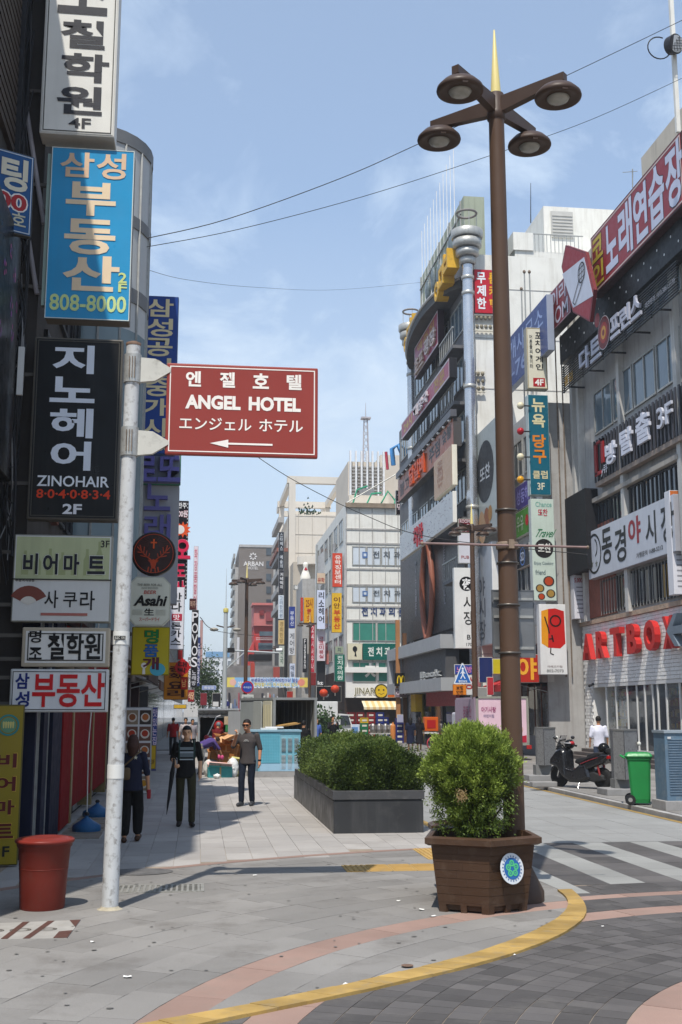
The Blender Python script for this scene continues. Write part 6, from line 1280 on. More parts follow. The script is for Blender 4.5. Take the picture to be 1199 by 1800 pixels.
# -------- hotel
M_BR = mat('grey_brown_brick', (.17, .145, .125), .85, .07, .4, streak=.1)
bh = thing('hotel_building', 'grey brown brick hotel tower with a white star emblem', 'building', (8, 180, 0)); x0, x1, zh = gy(420, 1000, 180).x, gy(487, 1000, 180).x, gy(450, 962, 180).z
MB().box(x0, x1, 180, 200, 0, zh, M_BR).build('wall', bh); MB().box(x0, x1, 179.9, 200, zh, zh + .4, M_GREYC).build('coping', bh)
M = Matrix.Translation((x0, 179.98, 0)) @ Matrix(((1, 0, 0, 0), (0, 0, -1, 0), (0, 1, 0, 0), (0, 0, 0, 1)))
letters(bh, M, 6, 30, [('ARBAN', 'd4d0cc', 428, 987, 463, 995, {'b': .02}), ('HOTEL', 'd4d0cc', 436, 996, 454, 1001, {'b': .01})], z=.05)
x, _, x2, _ = loc_rect(M, 6, 30, (437, 971, 453, 985)); cz = loc_rect(M, 6, 30, (437, 971, 453, 985)); cx_, cy_ = (cz[0]+cz[2])/2, (cz[1]+cz[3])/2; q = MB()
for k in range(8):
 a = k * PI / 4; R_ = (cz[2] - cz[0]) * .5; c = (cx_ + R_ * .62 * math.cos(a), cy_ + R_ * .62 * math.sin(a)); poly(q, [(c[0] + R_ * .3 * math.cos(a + j * PI / 2) * (1 if j % 2 == 0 else .62), c[1] + R_ * .3 * math.sin(a + j * PI / 2) * (1 if j % 2 == 0 else .62)) for j in range(4)], .05, M, paint('d8d4d0'))
q.build('star_emblem', bh)
for k in range(5): a = gy(473, 969 + k * 22.5, 179.9); MB().box(a.x - .45, a.x + .35, 179.9, 180, a.z - .6, a.z + .5, M_GLASS).build('window', bh)
MB().box(x0 - .5, x0, 182, 198, 0, zh - 3, M_GREYC).build('stair_flank', bh)
for k in range(14): MB().box(x0 - .8, x0 - .5, 183, 197, 4 + k * 1.7, 4.8 + k * 1.7, M_STEEL).build('flank_louvre', bh)
# red building
br = thing('shop_building', 'bright red stepped building with white balcony rails before the hotel', 'building', (8, 150, 0)); Rm = mat('red_cladding', (.50, .055, .05), .6, .08, .6); Pm = mat('faded_pink_red', (.50, .16, .15), .7, .1, .6)
g4 = lambda a, b_, c, d_, Y: frame_cam(a, b_, c, d_, Y)
for (r, m_, nm) in (((446, 1064, 481, 1100, 150), Pm, 'upper_wall'), ((446, 1100, 481, 1172, 150.5), Rm, 'lower_wall')): M, w_, h_ = g4(*r); MB().box(0, w_, 0, h_, -6, 0, m_, M).build(nm, br)
M, w_, h_ = g4(436, 1124, 447, 1175, 149.8); MB().prism([(0, 0), (w_, 0), (w_, h_), (0, h_ * .55)], -4, 0, Rm, M).build('slanted_wall', br)
for r, m_ in (((456, 1110, 480, 1118, 150.2), M_GLASS2), ((454, 1130, 480, 1142, 150.2), M_GLASS2), ((456, 1073, 464, 1082, 149.9), paint('7c2a2c')), ((467, 1076, 480, 1092, 149.9), paint('8c4448'))): M, w_, h_ = g4(*r); MB().box(0, w_, 0, h_, 0, .12, m_, M).build('window', br)
M, w_, h_ = g4(443, 1060, 481, 1064, 149.7); MB().box(0, w_, 0, h_, -4, .2, paint('c0706c'), M).build('roof_edge', br)
for z in (1121, 1124): M, w_, h_ = g4(450, z, 481, z + 1, 149.6); MB().box(0, w_, 0, h_, 0, .06, paint('c8b8b8'), M).build('rail', br)
bk = block('shop_building', 'charcoal block with a black canopy below the red building', gy(448, 1200, 148).x, gy(500, 1200, 148).x, 148, 170, gy(460, 1152, 148).z, M_GB)
M, w_, h_ = frame_cam(438, 1150, 478, 1161, 120); tag(MB().box(0, w_, 0, h_, -3, 0, paint('1c1c1e'), M).build('black_canopy', None), 'black canopy slab behind the distant lamp post', 'canopy')
# shops filling below
for i, (r, c_, lab) in enumerate((((403, 1172, 420, 1225, 140), 'a8a8ac', 'pale shop front left of the banner'), ((440, 1165, 448, 1200, 125), 'b0483c', 'thin red banner beside the distant lamp post'), ((504, 1215, 515, 1232, 100), '9c2c20', 'small red and yellow shop sign under the banner'), ((424, 1140, 432, 1190, 135), '6a6a78', 'grey signboard beside the hotel'), ((416, 1120, 421, 1168, 150), 'c8c8cc', 'thin white sign at the hotel corner'), ((455, 1170, 480, 1195, 146), '4c4640', 'dark shop window below the red building'), ((480, 1172, 492, 1196, 119), '9c4c44', 'dusky red sign below the stack of vertical signs'), ((545, 1182, 556, 1205, 100), '7c2c2c', 'small dark red sign above the box truck'))): sign(frame_cam(*r), lab, c_, [], d=.5, side='7a7a7a', name='hanging_sign')
# low storey strips with clothes displays seen over the vans
e = thing('shop_building', 'low row of clothes shops with displays under the sky blue banner', 'building', (8, 128, 0)); x0, x1 = gy(396, 1240, 128).x, gy(556, 1240, 128).x
MB().box(x0, x1, 128, 132, 0, gy(460, 1170, 128).z, mat('shop_row_grey', (.22, .21, .21), .7, .3, 1)).build('wall', e); rr = random.Random(12)
for k in range(46):
 x = x0 + .1 + k * (x1 - x0 - .2) / 46; z1 = rr.uniform(2.4, 3.9); z0 = rr.uniform(.6, 2.2); MB().box(x, x + rr.uniform(.12, .24), 127.8 - rr.uniform(0, .1), 128, z0, z1, paint(rr.choice(('c0c0cc', '6a7a9c', '9c5a64', '3a3a44', '8c9cb8', 'c8c8c8', 'a88a7a', '4a5a78', 'b86a5a', '2c2c34', 'd0c8c0')))).build('garment', e)
# white apartment, tree, far hills of houses
ap = thing('apartment_block', 'white apartment block with rows of dark windows closing the end of the street', 'building', (5, 300, 0)); x0, x1 = gy(354, 1190, 300).x, gy(420, 1190, 300).x; za_ = gy(385, 1155, 300).z
MB().box(x0, x1, 300, 315, 0, za_, mat('far_white_wall', (.60, .61, .62), .8, .04)).build('wall', ap); MB().box(x0 + 1, x1, 299.8, 312, za_, za_ + 1.4, paint('6a92b4')).build('blue_roof', ap)
M = Matrix.Translation((x0 + .3, 299.97, 1.5)) @ Matrix(((1, 0, 0, 0), (0, 0, -1, 0), (0, 1, 0, 0), (0, 0, 0, 1))); windows(ap, M, x1 - x0 - .6, za_ - 2, 6, 6, .5, .42, paint('c0c4c8'), mat('far_window', (.16, .18, .20), .4), .05, 0)
b9 = block('shop_building', 'distant pale house between the street trees and the apartment block', -4, 3.5, 345, 360, 12, mat('far_beige', (.5, .47, .43), .8))
# ------------------------------------------------------------------ lamp posts
M_BRN = mat('brown_lamp_paint', (.085, .050, .032), .42, .08, 1.5, streak=.15, dirtcol=(.05, .035, .025), bump=.03)
M_BRN2 = mat('dark_brown_lamp_paint', (.060, .038, .028), .45, .1, 2, dirt=.2)
M_SPI = mat('cream_yellow_spire', (.66, .55, .22), .4, .06, 1.5, streak=.2)
M_LENS = mat('lamp_glass', (.30, .31, .29), .12, .2, 6, spec=.8)
def lamp_post(label, x, y, H=9.1, spire=True, straps=True, group=None):
 e = thing('lamp_post', label, 'street lamp', (x, y, 0), group=group)
 MB().cyl((x, y, 0), (x, y, H - .1), .118, .092, 28, M_BRN).build('pole', e)
 MB().lathe([(.30, 0), (.30, .10), (.24, .22), (.16, .38), (.125, .55), (.12, .60)], (x, y, 0), 24, M_BRN2).build('base_cover', e)
 MB().lathe([(.094, -.12), (.112, -.10), (.112, -.02), (.10, .0), (.096, .22), (.065, .24)], (x, y, H), 24, M_BRN2).build('head_sleeve', e)
 if spire: MB().lathe([(.064, 0), (.060, .04), (.010, .83), (.0, .85)], (x, y, H + .24), 20, M_SPI).build('spire', e)
 for k in range(4):
  a = math.radians(-45+90*k); u = Vector((math.cos(a), math.sin(a), 0)); o = Vector((x, y, H)); n = Vector((-u.y, u.x, 0))
  q = MB(); c0 = o+u*.09+Vector((0, 0, .04)); c1 = o+u*.92+Vector((0, 0, .12)); t = .045
  top0, top1 = c0+Vector((0, 0, .12)), c1+Vector((0, 0, .05)); bot0, bot1 = c0-Vector((0, 0, .08)), c1-Vector((0, 0, .05))
  vs = [p + n * s * t for s in (-1, 1) for p in (bot0, bot1, top1, top0)]; q.add(vs, [(0, 1, 2, 3), (7, 6, 5, 4), (0, 4, 5, 1), (1, 5, 6, 2), (2, 6, 7, 3), (3, 7, 4, 0)], M_BRN2); q.build('arm', e)
  hc = o+u*.82; hc.z = H-.12
  hd = MB(); hd.cyl(hc+Vector((0, 0, .12)), hc+Vector((0, 0, .24)), .042, n=10, m=M_BRN2)
  hd.lathe([(.0, .16), (.10, .155), (.20, .12), (.265, .05), (.272, .02), (.265, .0), (.235, -.012), (.20, .004), (.0, .01)][::-1], hc, 32, M_BRN2); L_ = hd.build('lamp_head', e)
  g = MB(); g.lathe([(.0, -.055), (.06, -.05), (.11, -.03), (.135, .0), (.13, .012)], hc, 18, M_LENS, smooth=True); g.build('lens', L_)
  g = MB(); g.box(hc.x - .03, hc.x + .03, hc.y - .26, hc.y - .22, hc.z - .02, hc.z + .02, M_BRN2); g.build('latch', L_)
 if straps:
  for z in (2.62, 3.15, 3.62, 4.22):
   MB().lathe([(.122, -.012), (.126, -.012), (.126, .012), (.122, .012)], (x, y, z), 20, mat('strap_steel', (.10, .09, .08), .4, .2, metal=.5)).build('strap', e)
 return e
LX, LY = 3.42, 12.35
L1 = lamp_post('tall brown four-armed lamp post with a yellow spire rising behind the potted shrub', LX, LY)
# aluminium board strapped to its back
e = thing('sign_board', 'bare grey aluminium board strapped to the back of the tall lamp post', 'sign', (LX, LY + .16, 3.2)); M, w_, h_ = frame_cam(865, 1037, 940, 1156, LY + .16)
MB().bbox(0, w_, 0, h_, -.02, 0, .008, mat('bare_aluminium', (.19, .195, .20), .42, .12, 1.5, metal=.55, dirt=.2), M).build('board', e)
q = MB();
for a in ((0, w_, 0, .012), (0, w_, h_ - .012, h_), (0, .012, .012, h_ - .012), (w_ - .012, w_, .012, h_ - .012)): q.box(*a, 0, .006, paint('5c6064'), M)
q.build('edge', e)
for f in (.12, .58, .84): MB().box(.02, w_ - .02, h_ * f, h_ * f + .03, .001, .02, M_STEEL, M).build('rail', e)
# slim arm across the pole with a clamp
a, c = gy(742, 955, LY - .16), gy(1033, 962, LY - .16); e = thing('cross_bar_pole', 'thin horizontal rusty bar clamped across the tall lamp post', 'pole', (LX, LY - .16, a.z))
MB().cyl((a.x, LY - .16, a.z), (c.x, LY - .16, c.z), .013, n=8, m=mat('pink_grey_bar', (.22, .15, .14), .5, .2, 5)).build('bar', e)
z = gy(895, 957, LY - .13).z; q = MB(); q.lathe([(.118, -.04), (.126, -.03), (.126, .03), (.118, .04)], (LX, LY, z), 20, M_RUST); q.box(LX - .03, LX + .03, LY - .19, LY - .12, z - .05, z + .05, M_RUST); q.build('clamp', e)
MB().ell((c.x, LY - .16, c.z), (.02, .02, .02), 8, 6, M_RUST).build('end_knob', e); MB().ell((a.x, LY - .16, a.z), (.02, .02, .02), 8, 6, M_RUST).build('end_knob', e)
# other lamp posts
p = gy(812, 1200, 44); L2 = lamp_post('second brown lamp post in front of the dark sign building, carrying the crossing sign', 10.75, 44.0, straps=False)
M2 = Matrix.Translation((2.62, 64.0, 0)) @ Matrix.Rotation(.35, 4, 'Z')
L3 = copy_tree(L2, M2, 'brown lamp post with a yellow spire in front of the hotel tower')
L4 = copy_tree(L2, Matrix.Translation((9.3, 96.0, 0)) @ Matrix.Rotation(.785, 4, 'Z'), 'farther brown lamp post between the hanging signs above the box truck')
L5 = copy_tree(L2, Matrix.Translation((9.35, 132.0, 0)) @ Matrix.Rotation(.2, 4, 'Z'), 'most distant brown lamp post left of the bowling building signs')
# crossing sign on lamp 2
M, w_, h_ = frame_cam(797, 1165, 830, 1202, 43.8); e = thing('crossing_sign', 'blue triangular pedestrian crossing sign with a white walking figure', 'traffic sign', M=M)
tri = [(w_ * .02, 0), (w_ * .98, 0), (w_ * .54, h_ * .97), (w_ * .46, h_ * .97)]; MB().prism(tri, -.03, 0, paint('d8dce0'), M).build('white_edge', e); MB().prism([(w_ * .5 + (a - w_ * .5) * .86, h_ * .36 + (b_ - h_ * .36) * .86) for a, b_ in tri], 0, .008, paint('1f5fa8'), M).build('blue_panel', e)
q = MB(); k = paint('dfe4ea'); disc(q, w_ * .5, h_ * .72, h_ * .055, .012, M, k, 10); stroke(q, [(w_ * .5, h_ * .66), (w_ * .5, h_ * .42)], w_ * .09, M, k, .012); stroke(q, [(w_ * .5, h_ * .44), (w_ * .38, h_ * .24)], w_ * .05, M, k, .013); stroke(q, [(w_ * .5, h_ * .44), (w_ * .62, h_ * .24)], w_ * .05, M, k, .013); stroke(q, [(w_ * .38, h_ * .48), (w_ * .5, h_ * .62), (w_ * .62, h_ * .48)], w_ * .035, M, k, .014); q.build('walking_figure', e)
letters(e, M, w_, h_, [('횡단보도', 'dfe4ea', .26, .82, .74, .94, {'b': .02})], z=.013); MB().box(w_ * .49, w_ * .51, -.05, h_, -.2, -.03, M_STEEL, M).build('bracket', e)
sign(frame_cam(796, 1203, 820, 1222, 43.8), 'small orange plate under the blue crossing sign', 'c8741c', [('보행', '3a1c10', .25, .15, .75, .5, {'b': .03}), ('안전', '3a1c10', .25, .55, .75, .9, {'b': .03})], d=.03, side='8a4c10')
e = thing('round_traffic_sign', 'round blue sign with a red ring on the lamp post before the hotel', 'traffic sign', (2.62, 63.8, 3.2)); M, w_, h_ = frame_cam(424, 1197, 446, 1219, 63.8); r_ = w_ / 2
q = MB(); q.lathe([(r_, -.04), (r_, 0)], (0, 0, 0), 24, paint('b0202c'), M @ Matrix.Translation((r_, h_ / 2, 0))); q.build('red_disc', e); q = MB(); disc(q, r_, h_ / 2, r_ * .80, .006, M, paint('22409c'), 24); q.build('blue_face', e); letters(e, M, w_, h_, [('주차금지', 'b8c4dc', .18, .43, .82, .6, {'b': .02})], z=.01)
sign(frame_cam(425, 1221, 446, 1238, 63.8), 'white supplementary plate under the round red and blue sign', 'b8bcb8', [('견인지역', '6a706c', .1, .2, .9, .5), ('06:00', '6a706c', .2, .6, .8, .85)], d=.03)
e = thing('round_traffic_sign', 'small dark blue round sign farther down the left street', 'traffic sign', (2, 95, 3)); M, w_, h_ = frame_cam(395, 1232, 404, 1242, 95); q = MB(); disc(q, w_ / 2, h_ / 2, w_ / 2, 0, M, paint('2a3068'), 16); q.build('face', e); MB().box(w_ * .45, w_ * .55, -2.5, h_, -.1, -.02, M_STEEL, M).build('post', e)
# silver traffic pole
x, y = 1.72, 75.0; e = thing('traffic_pole', 'tall silver pole with two lamp arms and a long traffic arm down the left street', 'pole', (x, y, 0)); st = mat('light_grey_pole', (.42, .45, .46), .5, .06, 1)
MB().cyl((x, y, 0), (x, y, 8.4), .16, .13, 14, st).build('pole', e); MB().cyl((x, y, 8.4), (x, y, 11.2), .03, .008, 5, st).build('lightning_rod', e)
MB().lathe([(.17, -.1), (.17, .15), (.05, .2)], (x, y, 8.4), 12, paint('b0a458')).build('cap', e)
z = gy(395, 1143, 75).z; MB().tube([(x, y, z), (x + 1.2, y, z - .05), (x + 3.5, y, z - .15)], [.07, .06, .05], 8, st).build('traffic_arm', e); MB().tube([(x + .1, y, z - 1.2), (x + 1.3, y, z - .1)], .04, 6, st).build('brace', e); MB().box(x + .15, x + .6, y - .2, y + .2, z - .15, z + .15, M_BLK).build('junction_box', e)
q = MB(); q.cyl((x + 3.3, y - .3, z), (x + 3.7, y - .3, z + .02), .12, n=10, m=paint('d8d8d8')); q.build('camera', e)
for s in (-1, 1): MB().tube([(x, y, 7.3), (x + s * .6, y, 7.45)], .045, 6, M_BRN2).build('lamp_arm', e); MB().lathe([(.0, -.1), (.2, -.06), (.3, .02), (.2, .12), (0, .16)], (x + s * .75, y, 7.15), 14, paint('9a9488')).build('lamp_head', e)
sign(frame_cam(355, 1205, 380, 1213, 78), 'pale rounded blue street name plate beside the silver pole', '8a9cc8', [('중앙로', 'e0e4f0', .15, .2, .85, .8, {'b': .02})], d=.05, side='b0b4c4')
sign(frame_cam(373, 1218, 388, 1243, 82), 'black shop board with a white lower notice by the silver pole', '26262a', [], d=.2, decor=lambda e, M, w_, h_: MB().box(w_ * .1, w_ * .75, h_ * .05, h_ * .38, .006, .012, paint('d0d0d0'), M).build('white_notice', e))
M, w_, h_ = frame_cam(398, 1191, 541, 1208, 88)
def bdec(e, M, w_, h_):
 q = MB(); q.box(0, w_ * .10, 0, h_, .008, .012, paint('d8c86a'), M); q.box(w_ * .90, w_, 0, h_, .008, .012, paint('d8c060'), M); q.build('yellow_end', e); q = MB(); disc(q, w_ * .08, h_ * .5, h_ * .35, .016, M, paint('e0b0a0'), 12); disc(q, w_ * .92, h_ * .5, h_ * .38, .016, M, paint('d88878'), 12); q.build('cartoon_print', e)
sign((M, w_, h_), 'long sky blue banner stretched across the street above the vans', '86b4dc', [('부평문화의거리 축제한마당 열림', '4a5a9c', .3, .1, .88, .48, {'b': .03, 'o': 'd8dce8'}), ('여러분을 환영합니다 어서오세요 감사', 'c8b84a', .16, .55, .88, .92, {'b': .03, 'o': 'e0e0e0'})], d=.02, side='86b4dc', decor=bdec, rim=0, name='banner', cat='banner')
# ------------------------------------------------------------------ overhead wires
def wire(pts, r, lab):
 W = [gy(px, py, Y) for px, py, Y in pts]; mb = MB(); Q = []
 for i in range(len(W)-1):
  a = W[max(i-1, 0)]; b_ = W[i]; c = W[i+1]; d = W[min(i+2, len(W)-1)]
  for k in range(6): t = k/6; Q.append(.5*((2*b_)+(c-a)*t+(2*a-5*b_+4*c-d)*t*t+(3*b_-a-3*c+d)*t ** 3))
 Q.append(W[-1]); mb.tube(Q, r, 4, M_CABLE); tag(mb.build('overhead_wire', None), lab, 'wire')
wire([(258, 419, 22), (400, 385, 22.5), (600, 313, 23), (740, 251, 23.5), (1000, 131, 25), (1215, 28, 26)], .010, 'upper of two long black wires climbing from the glass bay behind the lamp heads')
wire([(258, 434, 22), (420, 403, 23), (640, 345, 24), (860, 274, 25), (1040, 210, 26), (1215, 130, 27)], .008, 'lower of two long black wires running from the glass bay past the lamp pole')
wire([(262, 475, 24), (330, 492, 28), (450, 505, 34), (600, 509, 42), (780, 492, 52)], .006, 'faint thin wire sagging from the glass bay to the silver corner pipe')
wire([(448, 800, 30), (520, 846, 30), (640, 905, 30), (760, 945, 29), (1033, 975, 27)], .012, 'thin wire descending from behind the maroon sign to the right')
wire([(352, 1085, 60), (385, 1110, 70), (480, 1120, 90)], .02, 'short wire between the far signs and the silver pole')
# wall spotlight at the upper right corner
p = gy(1183, 78, 30); e = thing('floodlight', 'round caged floodlight on a white post at the top right corner', 'floodlight', p)
q = MB(); q.cyl(p + Vector((-.06, .1, 0)), p + Vector((.05, -.12, -.05)), .27, .30, 20, mat('black_lamp_shell', (.03, .03, .035), .4)); q.build('shell', e); q = MB(); q.cyl(p + Vector((.05, -.121, -.05)), p + Vector((.055, -.135, -.053)), .26, n=20, m=paint('b4b8bc')); q.build('glass_face', e)
q = MB()
for k in range(-2, 3): q.tube([p+Vector((.055+k*.09, -.16, -.05-math.sqrt(max(.01, .07-(k*.09) ** 2)))), p+Vector((.055+k*.09, -.16, -.05+math.sqrt(max(.01, .07-(k*.09) ** 2))))], .008, 4, M_BLK).tube([p+Vector((.055-math.sqrt(max(.01, .07-(k*.09) ** 2)), -.16, -.05+k*.09)), p+Vector((.055+math.sqrt(max(.01, .07-(k*.09) ** 2)), -.16, -.05+k*.09))], .008, 4, M_BLK)
q.build('cage', e); MB().tube([p + Vector((-.42 + .36 * math.cos(t), .05, -.12 + .36 * math.sin(t))) for t in [1.2 + .3 * k for k in range(16)]], .02, 6, M_BLK).build('yoke', e)
a = gy(1191, 170, 30); tag(MB().box(a.x + .02, a.x + .14, 30.2, 30.32, gy(1195, 225, 30).z, 24, M_WHITEC).build('post', None), 'white post carrying the floodlight above the karaoke sign', 'post')
# ------------------------------------------------------------------ potted conifer
pot_c = Vector((2.92, 11.98, 0)); H_ = .74
e = thing('potted_shrub', 'bushy round thuja in a brown slatted octagonal tub with a round badge', 'potted shrub', pot_c)
M_POT = mat('brown_resin', (.062, .034, .020), .42, .12, 2.5, tone=.035, dirt=.3, dirtcol=(.16, .12, .09), bump=.08, bscale=30)
def octp(r, rot=0.0, n=6, cut=.0): return [(pot_c.x+r*math.cos(rot+2*PI*i/n), pot_c.y+r*math.sin(rot+2*PI*i/n)) for i in range(n)]
# rounded-square plan with a broad front corner towards the camera
plan = [(0, -.66), (.52, -.43), (.64, .0), (.50, .52), (0, .66), (-.50, .52), (-.64, .0), (-.56, -.40)]
plan = [(-.57, -.26), (-.02, -.60), (.54, -.34), (.59, .22), (.22, .58), (-.34, .54)]
def ringp(s, z): return [(pot_c.x+a*s, pot_c.y+b_*s, z) for a, b_ in plan]
N_ = len(plan); rows = 7; za_, zb_ = .10, H_-.09
for j in range(rows):
 z0 = za_+(zb_-za_)*j/rows; z1 = za_+(zb_-za_)*(j+1)/rows-.003; s0 = .80+.17*(z0/H_); s1 = .80+.17*(z1/H_)
 for i in range(N_):
  k = (i+1) % N_; A0, B0 = Vector(ringp(s0, z0)[i]), Vector(ringp(s0, z0)[k]); A1, B1 = Vector(ringp(s1, z1)[i]), Vector(ringp(s1, z1)[k]); sp = .35+.3*((j*7+i*3) % 5)/5
  for t0, t1 in ((0, sp), (sp+.003, 1)):
   q = MB(); vs = [A0.lerp(B0, t0), A0.lerp(B0, t1), A1.lerp(B1, t1), A1.lerp(B1, t0)]; c = Vector((pot_c.x, pot_c.y, z0)); inn = [v+(c-v).normalized()*.03 for v in vs]
   q.add(vs + inn, [(0, 1, 2, 3), (7, 6, 5, 4), (0, 4, 5, 1), (3, 2, 6, 7), (0, 3, 7, 4), (1, 5, 6, 2)], M_POT, tone=rnd.random()); q.build('slat', e, tone=True)
q = MB(); a, b_ = ringp(.74, .02), ringp(.92, H_ - .05); q.add(a + b_, [tuple(range(N_))[::-1]] + [(i, (i + 1) % N_, N_ + (i + 1) % N_, N_ + i) for i in range(N_)], M_POT); q.build('liner', e)
q = MB(); R1, R2, R3, R4 = ringp(1.0, H_-.09), ringp(1.075, H_-.07), ringp(1.075, H_-.015), ringp(1.0, H_); R5 = ringp(.93, H_); R6 = ringp(.90, H_-.12); vs = R1+R2+R3+R4+R5+R6
q.add(vs, [(r * N_ + i, r * N_ + (i + 1) % N_, (r + 1) * N_ + (i + 1) % N_, (r + 1) * N_ + i) for r in range(5) for i in range(N_)], M_POT); q.build('rim', e, tone=True)
q = MB()
for i in range(N_):       # foot skirt with arched openings
 k = (i+1) % N_; A, B = Vector(ringp(.80, 0)[i]), Vector(ringp(.80, 0)[k]); A2, B2 = Vector(ringp(.822, .11)[i]), Vector(ringp(.822, .11)[k])
 for t0, t1, full in ((0, .14, 1), (.14, .44, 0), (.44, .56, 1), (.56, .86, 0), (.86, 1, 1)):
  lo = 0 if full else .70; vs = [A.lerp(B, t0).lerp(A2.lerp(B2, t0), lo), A.lerp(B, t1).lerp(A2.lerp(B2, t1), lo), A2.lerp(B2, t1), A2.lerp(B2, t0)]; c = Vector((pot_c.x, pot_c.y, 0)); inn = [v+(Vector((c.x, c.y, v.z))-v).normalized()*.04 for v in vs]
  q.add(vs+inn, [(0, 1, 2, 3), (0, 4, 5, 1), (1, 5, 6, 2), (0, 3, 7, 4)], M_POT)
q.build('foot', e, tone=True)
q = MB(); q.prism([(v[0], v[1]) for v in ringp(.91, 0)], H_ - .14, H_ - .10, mat('bark_soil', (.06, .035, .022), .95, .4, 20, bump=.8, bscale=60)); q.build('soil', e)
q = MB(); rr = random.Random(5)
for k in range(160): a, r_ = rr.uniform(0, 2 * PI), .5 * math.sqrt(rr.random()); c = Vector((pot_c.x + r_ * math.cos(a), pot_c.y + r_ * math.sin(a), H_ - .095)); d = Vector((rr.uniform(-.03, .03), rr.uniform(-.03, .03), rr.uniform(0, .015))); q.add([c, c + d, c + Vector((d.y, -d.x, .012))], [(0, 1, 2)], mat('bark_chip', (.10, .06, .035), .9, .4, 30))
q.build('bark_chips', e, kind='stuff')
# badge on the right front face
A, B = Vector(ringp(.94, 0)[1]), Vector(ringp(.94, 0)[2]); u = (B-A).normalized(); n_ = Vector((u.y, -u.x, 0)); c = A.lerp(B, .45) ; c.z = .44; M = Matrix(((u.x, 0, n_.x, c.x+n_.x*.030), (u.y, 0, n_.y, c.y+n_.y*.030), (0, 1, 0, c.z), (0, 0, 0, 1)))
M = M @ Matrix.Rotation(-.16, 4, 'X')
q = MB(); disc(q, 0, 0, .15, .0, M, paint('c9ced2', .3), 32); disc(q, 0, 0, .105, .003, M, paint('2a5f9c', .3), 28)
for k in range(5):
 a = PI / 2 + k * 2 * PI / 5; disc(q, .052 * math.cos(a), .052 * math.sin(a), .032, .006, M, paint('4fb478', .3), 14, 1, .017); disc(q, .052 * math.cos(a), .052 * math.sin(a), .010, .006, M, paint('4fb478', .3), 8)
for k in range(22): a = k * 2 * PI / 22; MM = M @ Matrix.Rotation(a, 4, 'Z'); q.box(-.006, .006, .110, .126, .002, .0025, paint('4a6a94'), MM)
q.build('round_badge', e)
# second tub edge and base cover seen behind the pot
e2 = thing('empty_tub', 'second brown tub standing empty behind the potted shrub', 'tub', (2.95, 13.35, 0)); q = MB(); q.lathe([(.34, 0), (.40, .66), (.47, .68), (.47, .73), (.42, .75), (.40, .68), (.39, .60), (0, .60)], (3.06, 12.98, 0), 8, M_POT, smooth=False, a0=.3); q.build('bucket', e2)
# foliage
def leafmat(name, c1, c2, c3):
 m = bpy.data.materials.new(name); m.use_nodes = True; t = m.node_tree; b = t.nodes['Principled BSDF']; b.inputs['Roughness'].default_value = .55; b.inputs['Specular IOR Level'].default_value = .35
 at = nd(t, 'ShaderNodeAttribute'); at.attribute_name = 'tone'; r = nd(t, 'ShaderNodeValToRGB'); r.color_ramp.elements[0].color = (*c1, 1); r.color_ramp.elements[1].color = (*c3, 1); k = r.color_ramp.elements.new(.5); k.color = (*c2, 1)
 t.links.new(at.outputs['Fac'], r.inputs[0]); t.links.new(r.outputs[0], b.inputs['Base Color'])
 tr = nd(t, 'ShaderNodeBsdfTranslucent'); t.links.new(r.outputs[0], tr.inputs['Color']); mxs = nd(t, 'ShaderNodeMixShader'); mxs.inputs[0].default_value = .3
 t.links.new(b.outputs[0], mxs.inputs[1]); t.links.new(tr.outputs[0], mxs.inputs[2]); t.links.new(mxs.outputs[0], t.nodes['Material Output'].inputs[0]); return m
M_THU = leafmat('thuja_leaf', (.045, .07, .012), (.15, .22, .03), (.33, .42, .075)); M_HED = leafmat('hedge_leaf', (.03, .05, .014), (.09, .14, .026), (.22, .28, .06))
def mesh_np(name, V, F, tone, m, parent, kind='stuff'):
 me = bpy.data.meshes.new(name); nV, nF, k = len(V), len(F), F.shape[1]; V = V.copy()
 if parent is not None: t = wm(parent).translation; V -= np.array(t)
 me.vertices.add(nV); me.vertices.foreach_set('co', V.astype(np.float32).ravel()); me.loops.add(nF * k); me.loops.foreach_set('vertex_index', F.astype(np.int32).ravel()); me.polygons.add(nF)
 me.polygons.foreach_set('loop_start', np.arange(0, nF * k, k, dtype=np.int32)); me.polygons.foreach_set('loop_total', np.full(nF, k, dtype=np.int32)); me.materials.append(m)
 a = me.attributes.new('tone', 'FLOAT', 'FACE'); a.data.foreach_set('value', tone.astype(np.float32)); me.update(calc_edges=True); me.validate()
 o = bpy.data.objects.new(name, me); COL.objects.link(o)
 if parent: o.parent = parent
 if kind: o['kind'] = kind
 return o
def leaves(P, D, size, width, rng, bend=.3):
 """one pointed quad leaf per row: P positions, D directions"""
 n = len(P); R = rng.normal(size=(n, 3)); S = np.cross(D, R); S /= np.linalg.norm(S, axis=1)[:, None]+1e-9; sz = size[:, None]; w_ = width[:, None]
 a = P; b_ = P+D*sz*.5+S*w_*.5; c = P+D*sz; d = P+D*sz*.5-S*w_*.5
 V = np.stack([a, b_, c, d], 1).reshape(-1, 3); F = np.arange(n*4).reshape(-1, 4); return V, F
rng = np.random.default_rng(3)
def bumps(dirs, seeds, amp, k):
 B = rng_b.normal(size=(seeds, 3)); B /= np.linalg.norm(B, axis=1)[:, None]; h = rng_b.uniform(.4, 1, seeds); d = dirs @ B.T; return amp*(np.exp(-(1-d)*k)*h).max(1)
rng_b = np.random.default_rng(8)
cen_ = np.array([pot_c.x-.03, pot_c.y+.08, 1.38])
n = 8000; dirs = rng.normal(size=(n, 3)); dirs /= np.linalg.norm(dirs, axis=1)[:, None]
bm_ = bumps(dirs, 150, .30, 85); sq = np.where(dirs[:, 2] < 0, 1.0, 1.0)
rad = np.stack([np.full(n, .50), np.full(n, .48), np.where(dirs[:, 2] > 0, .46, .80)], 1)
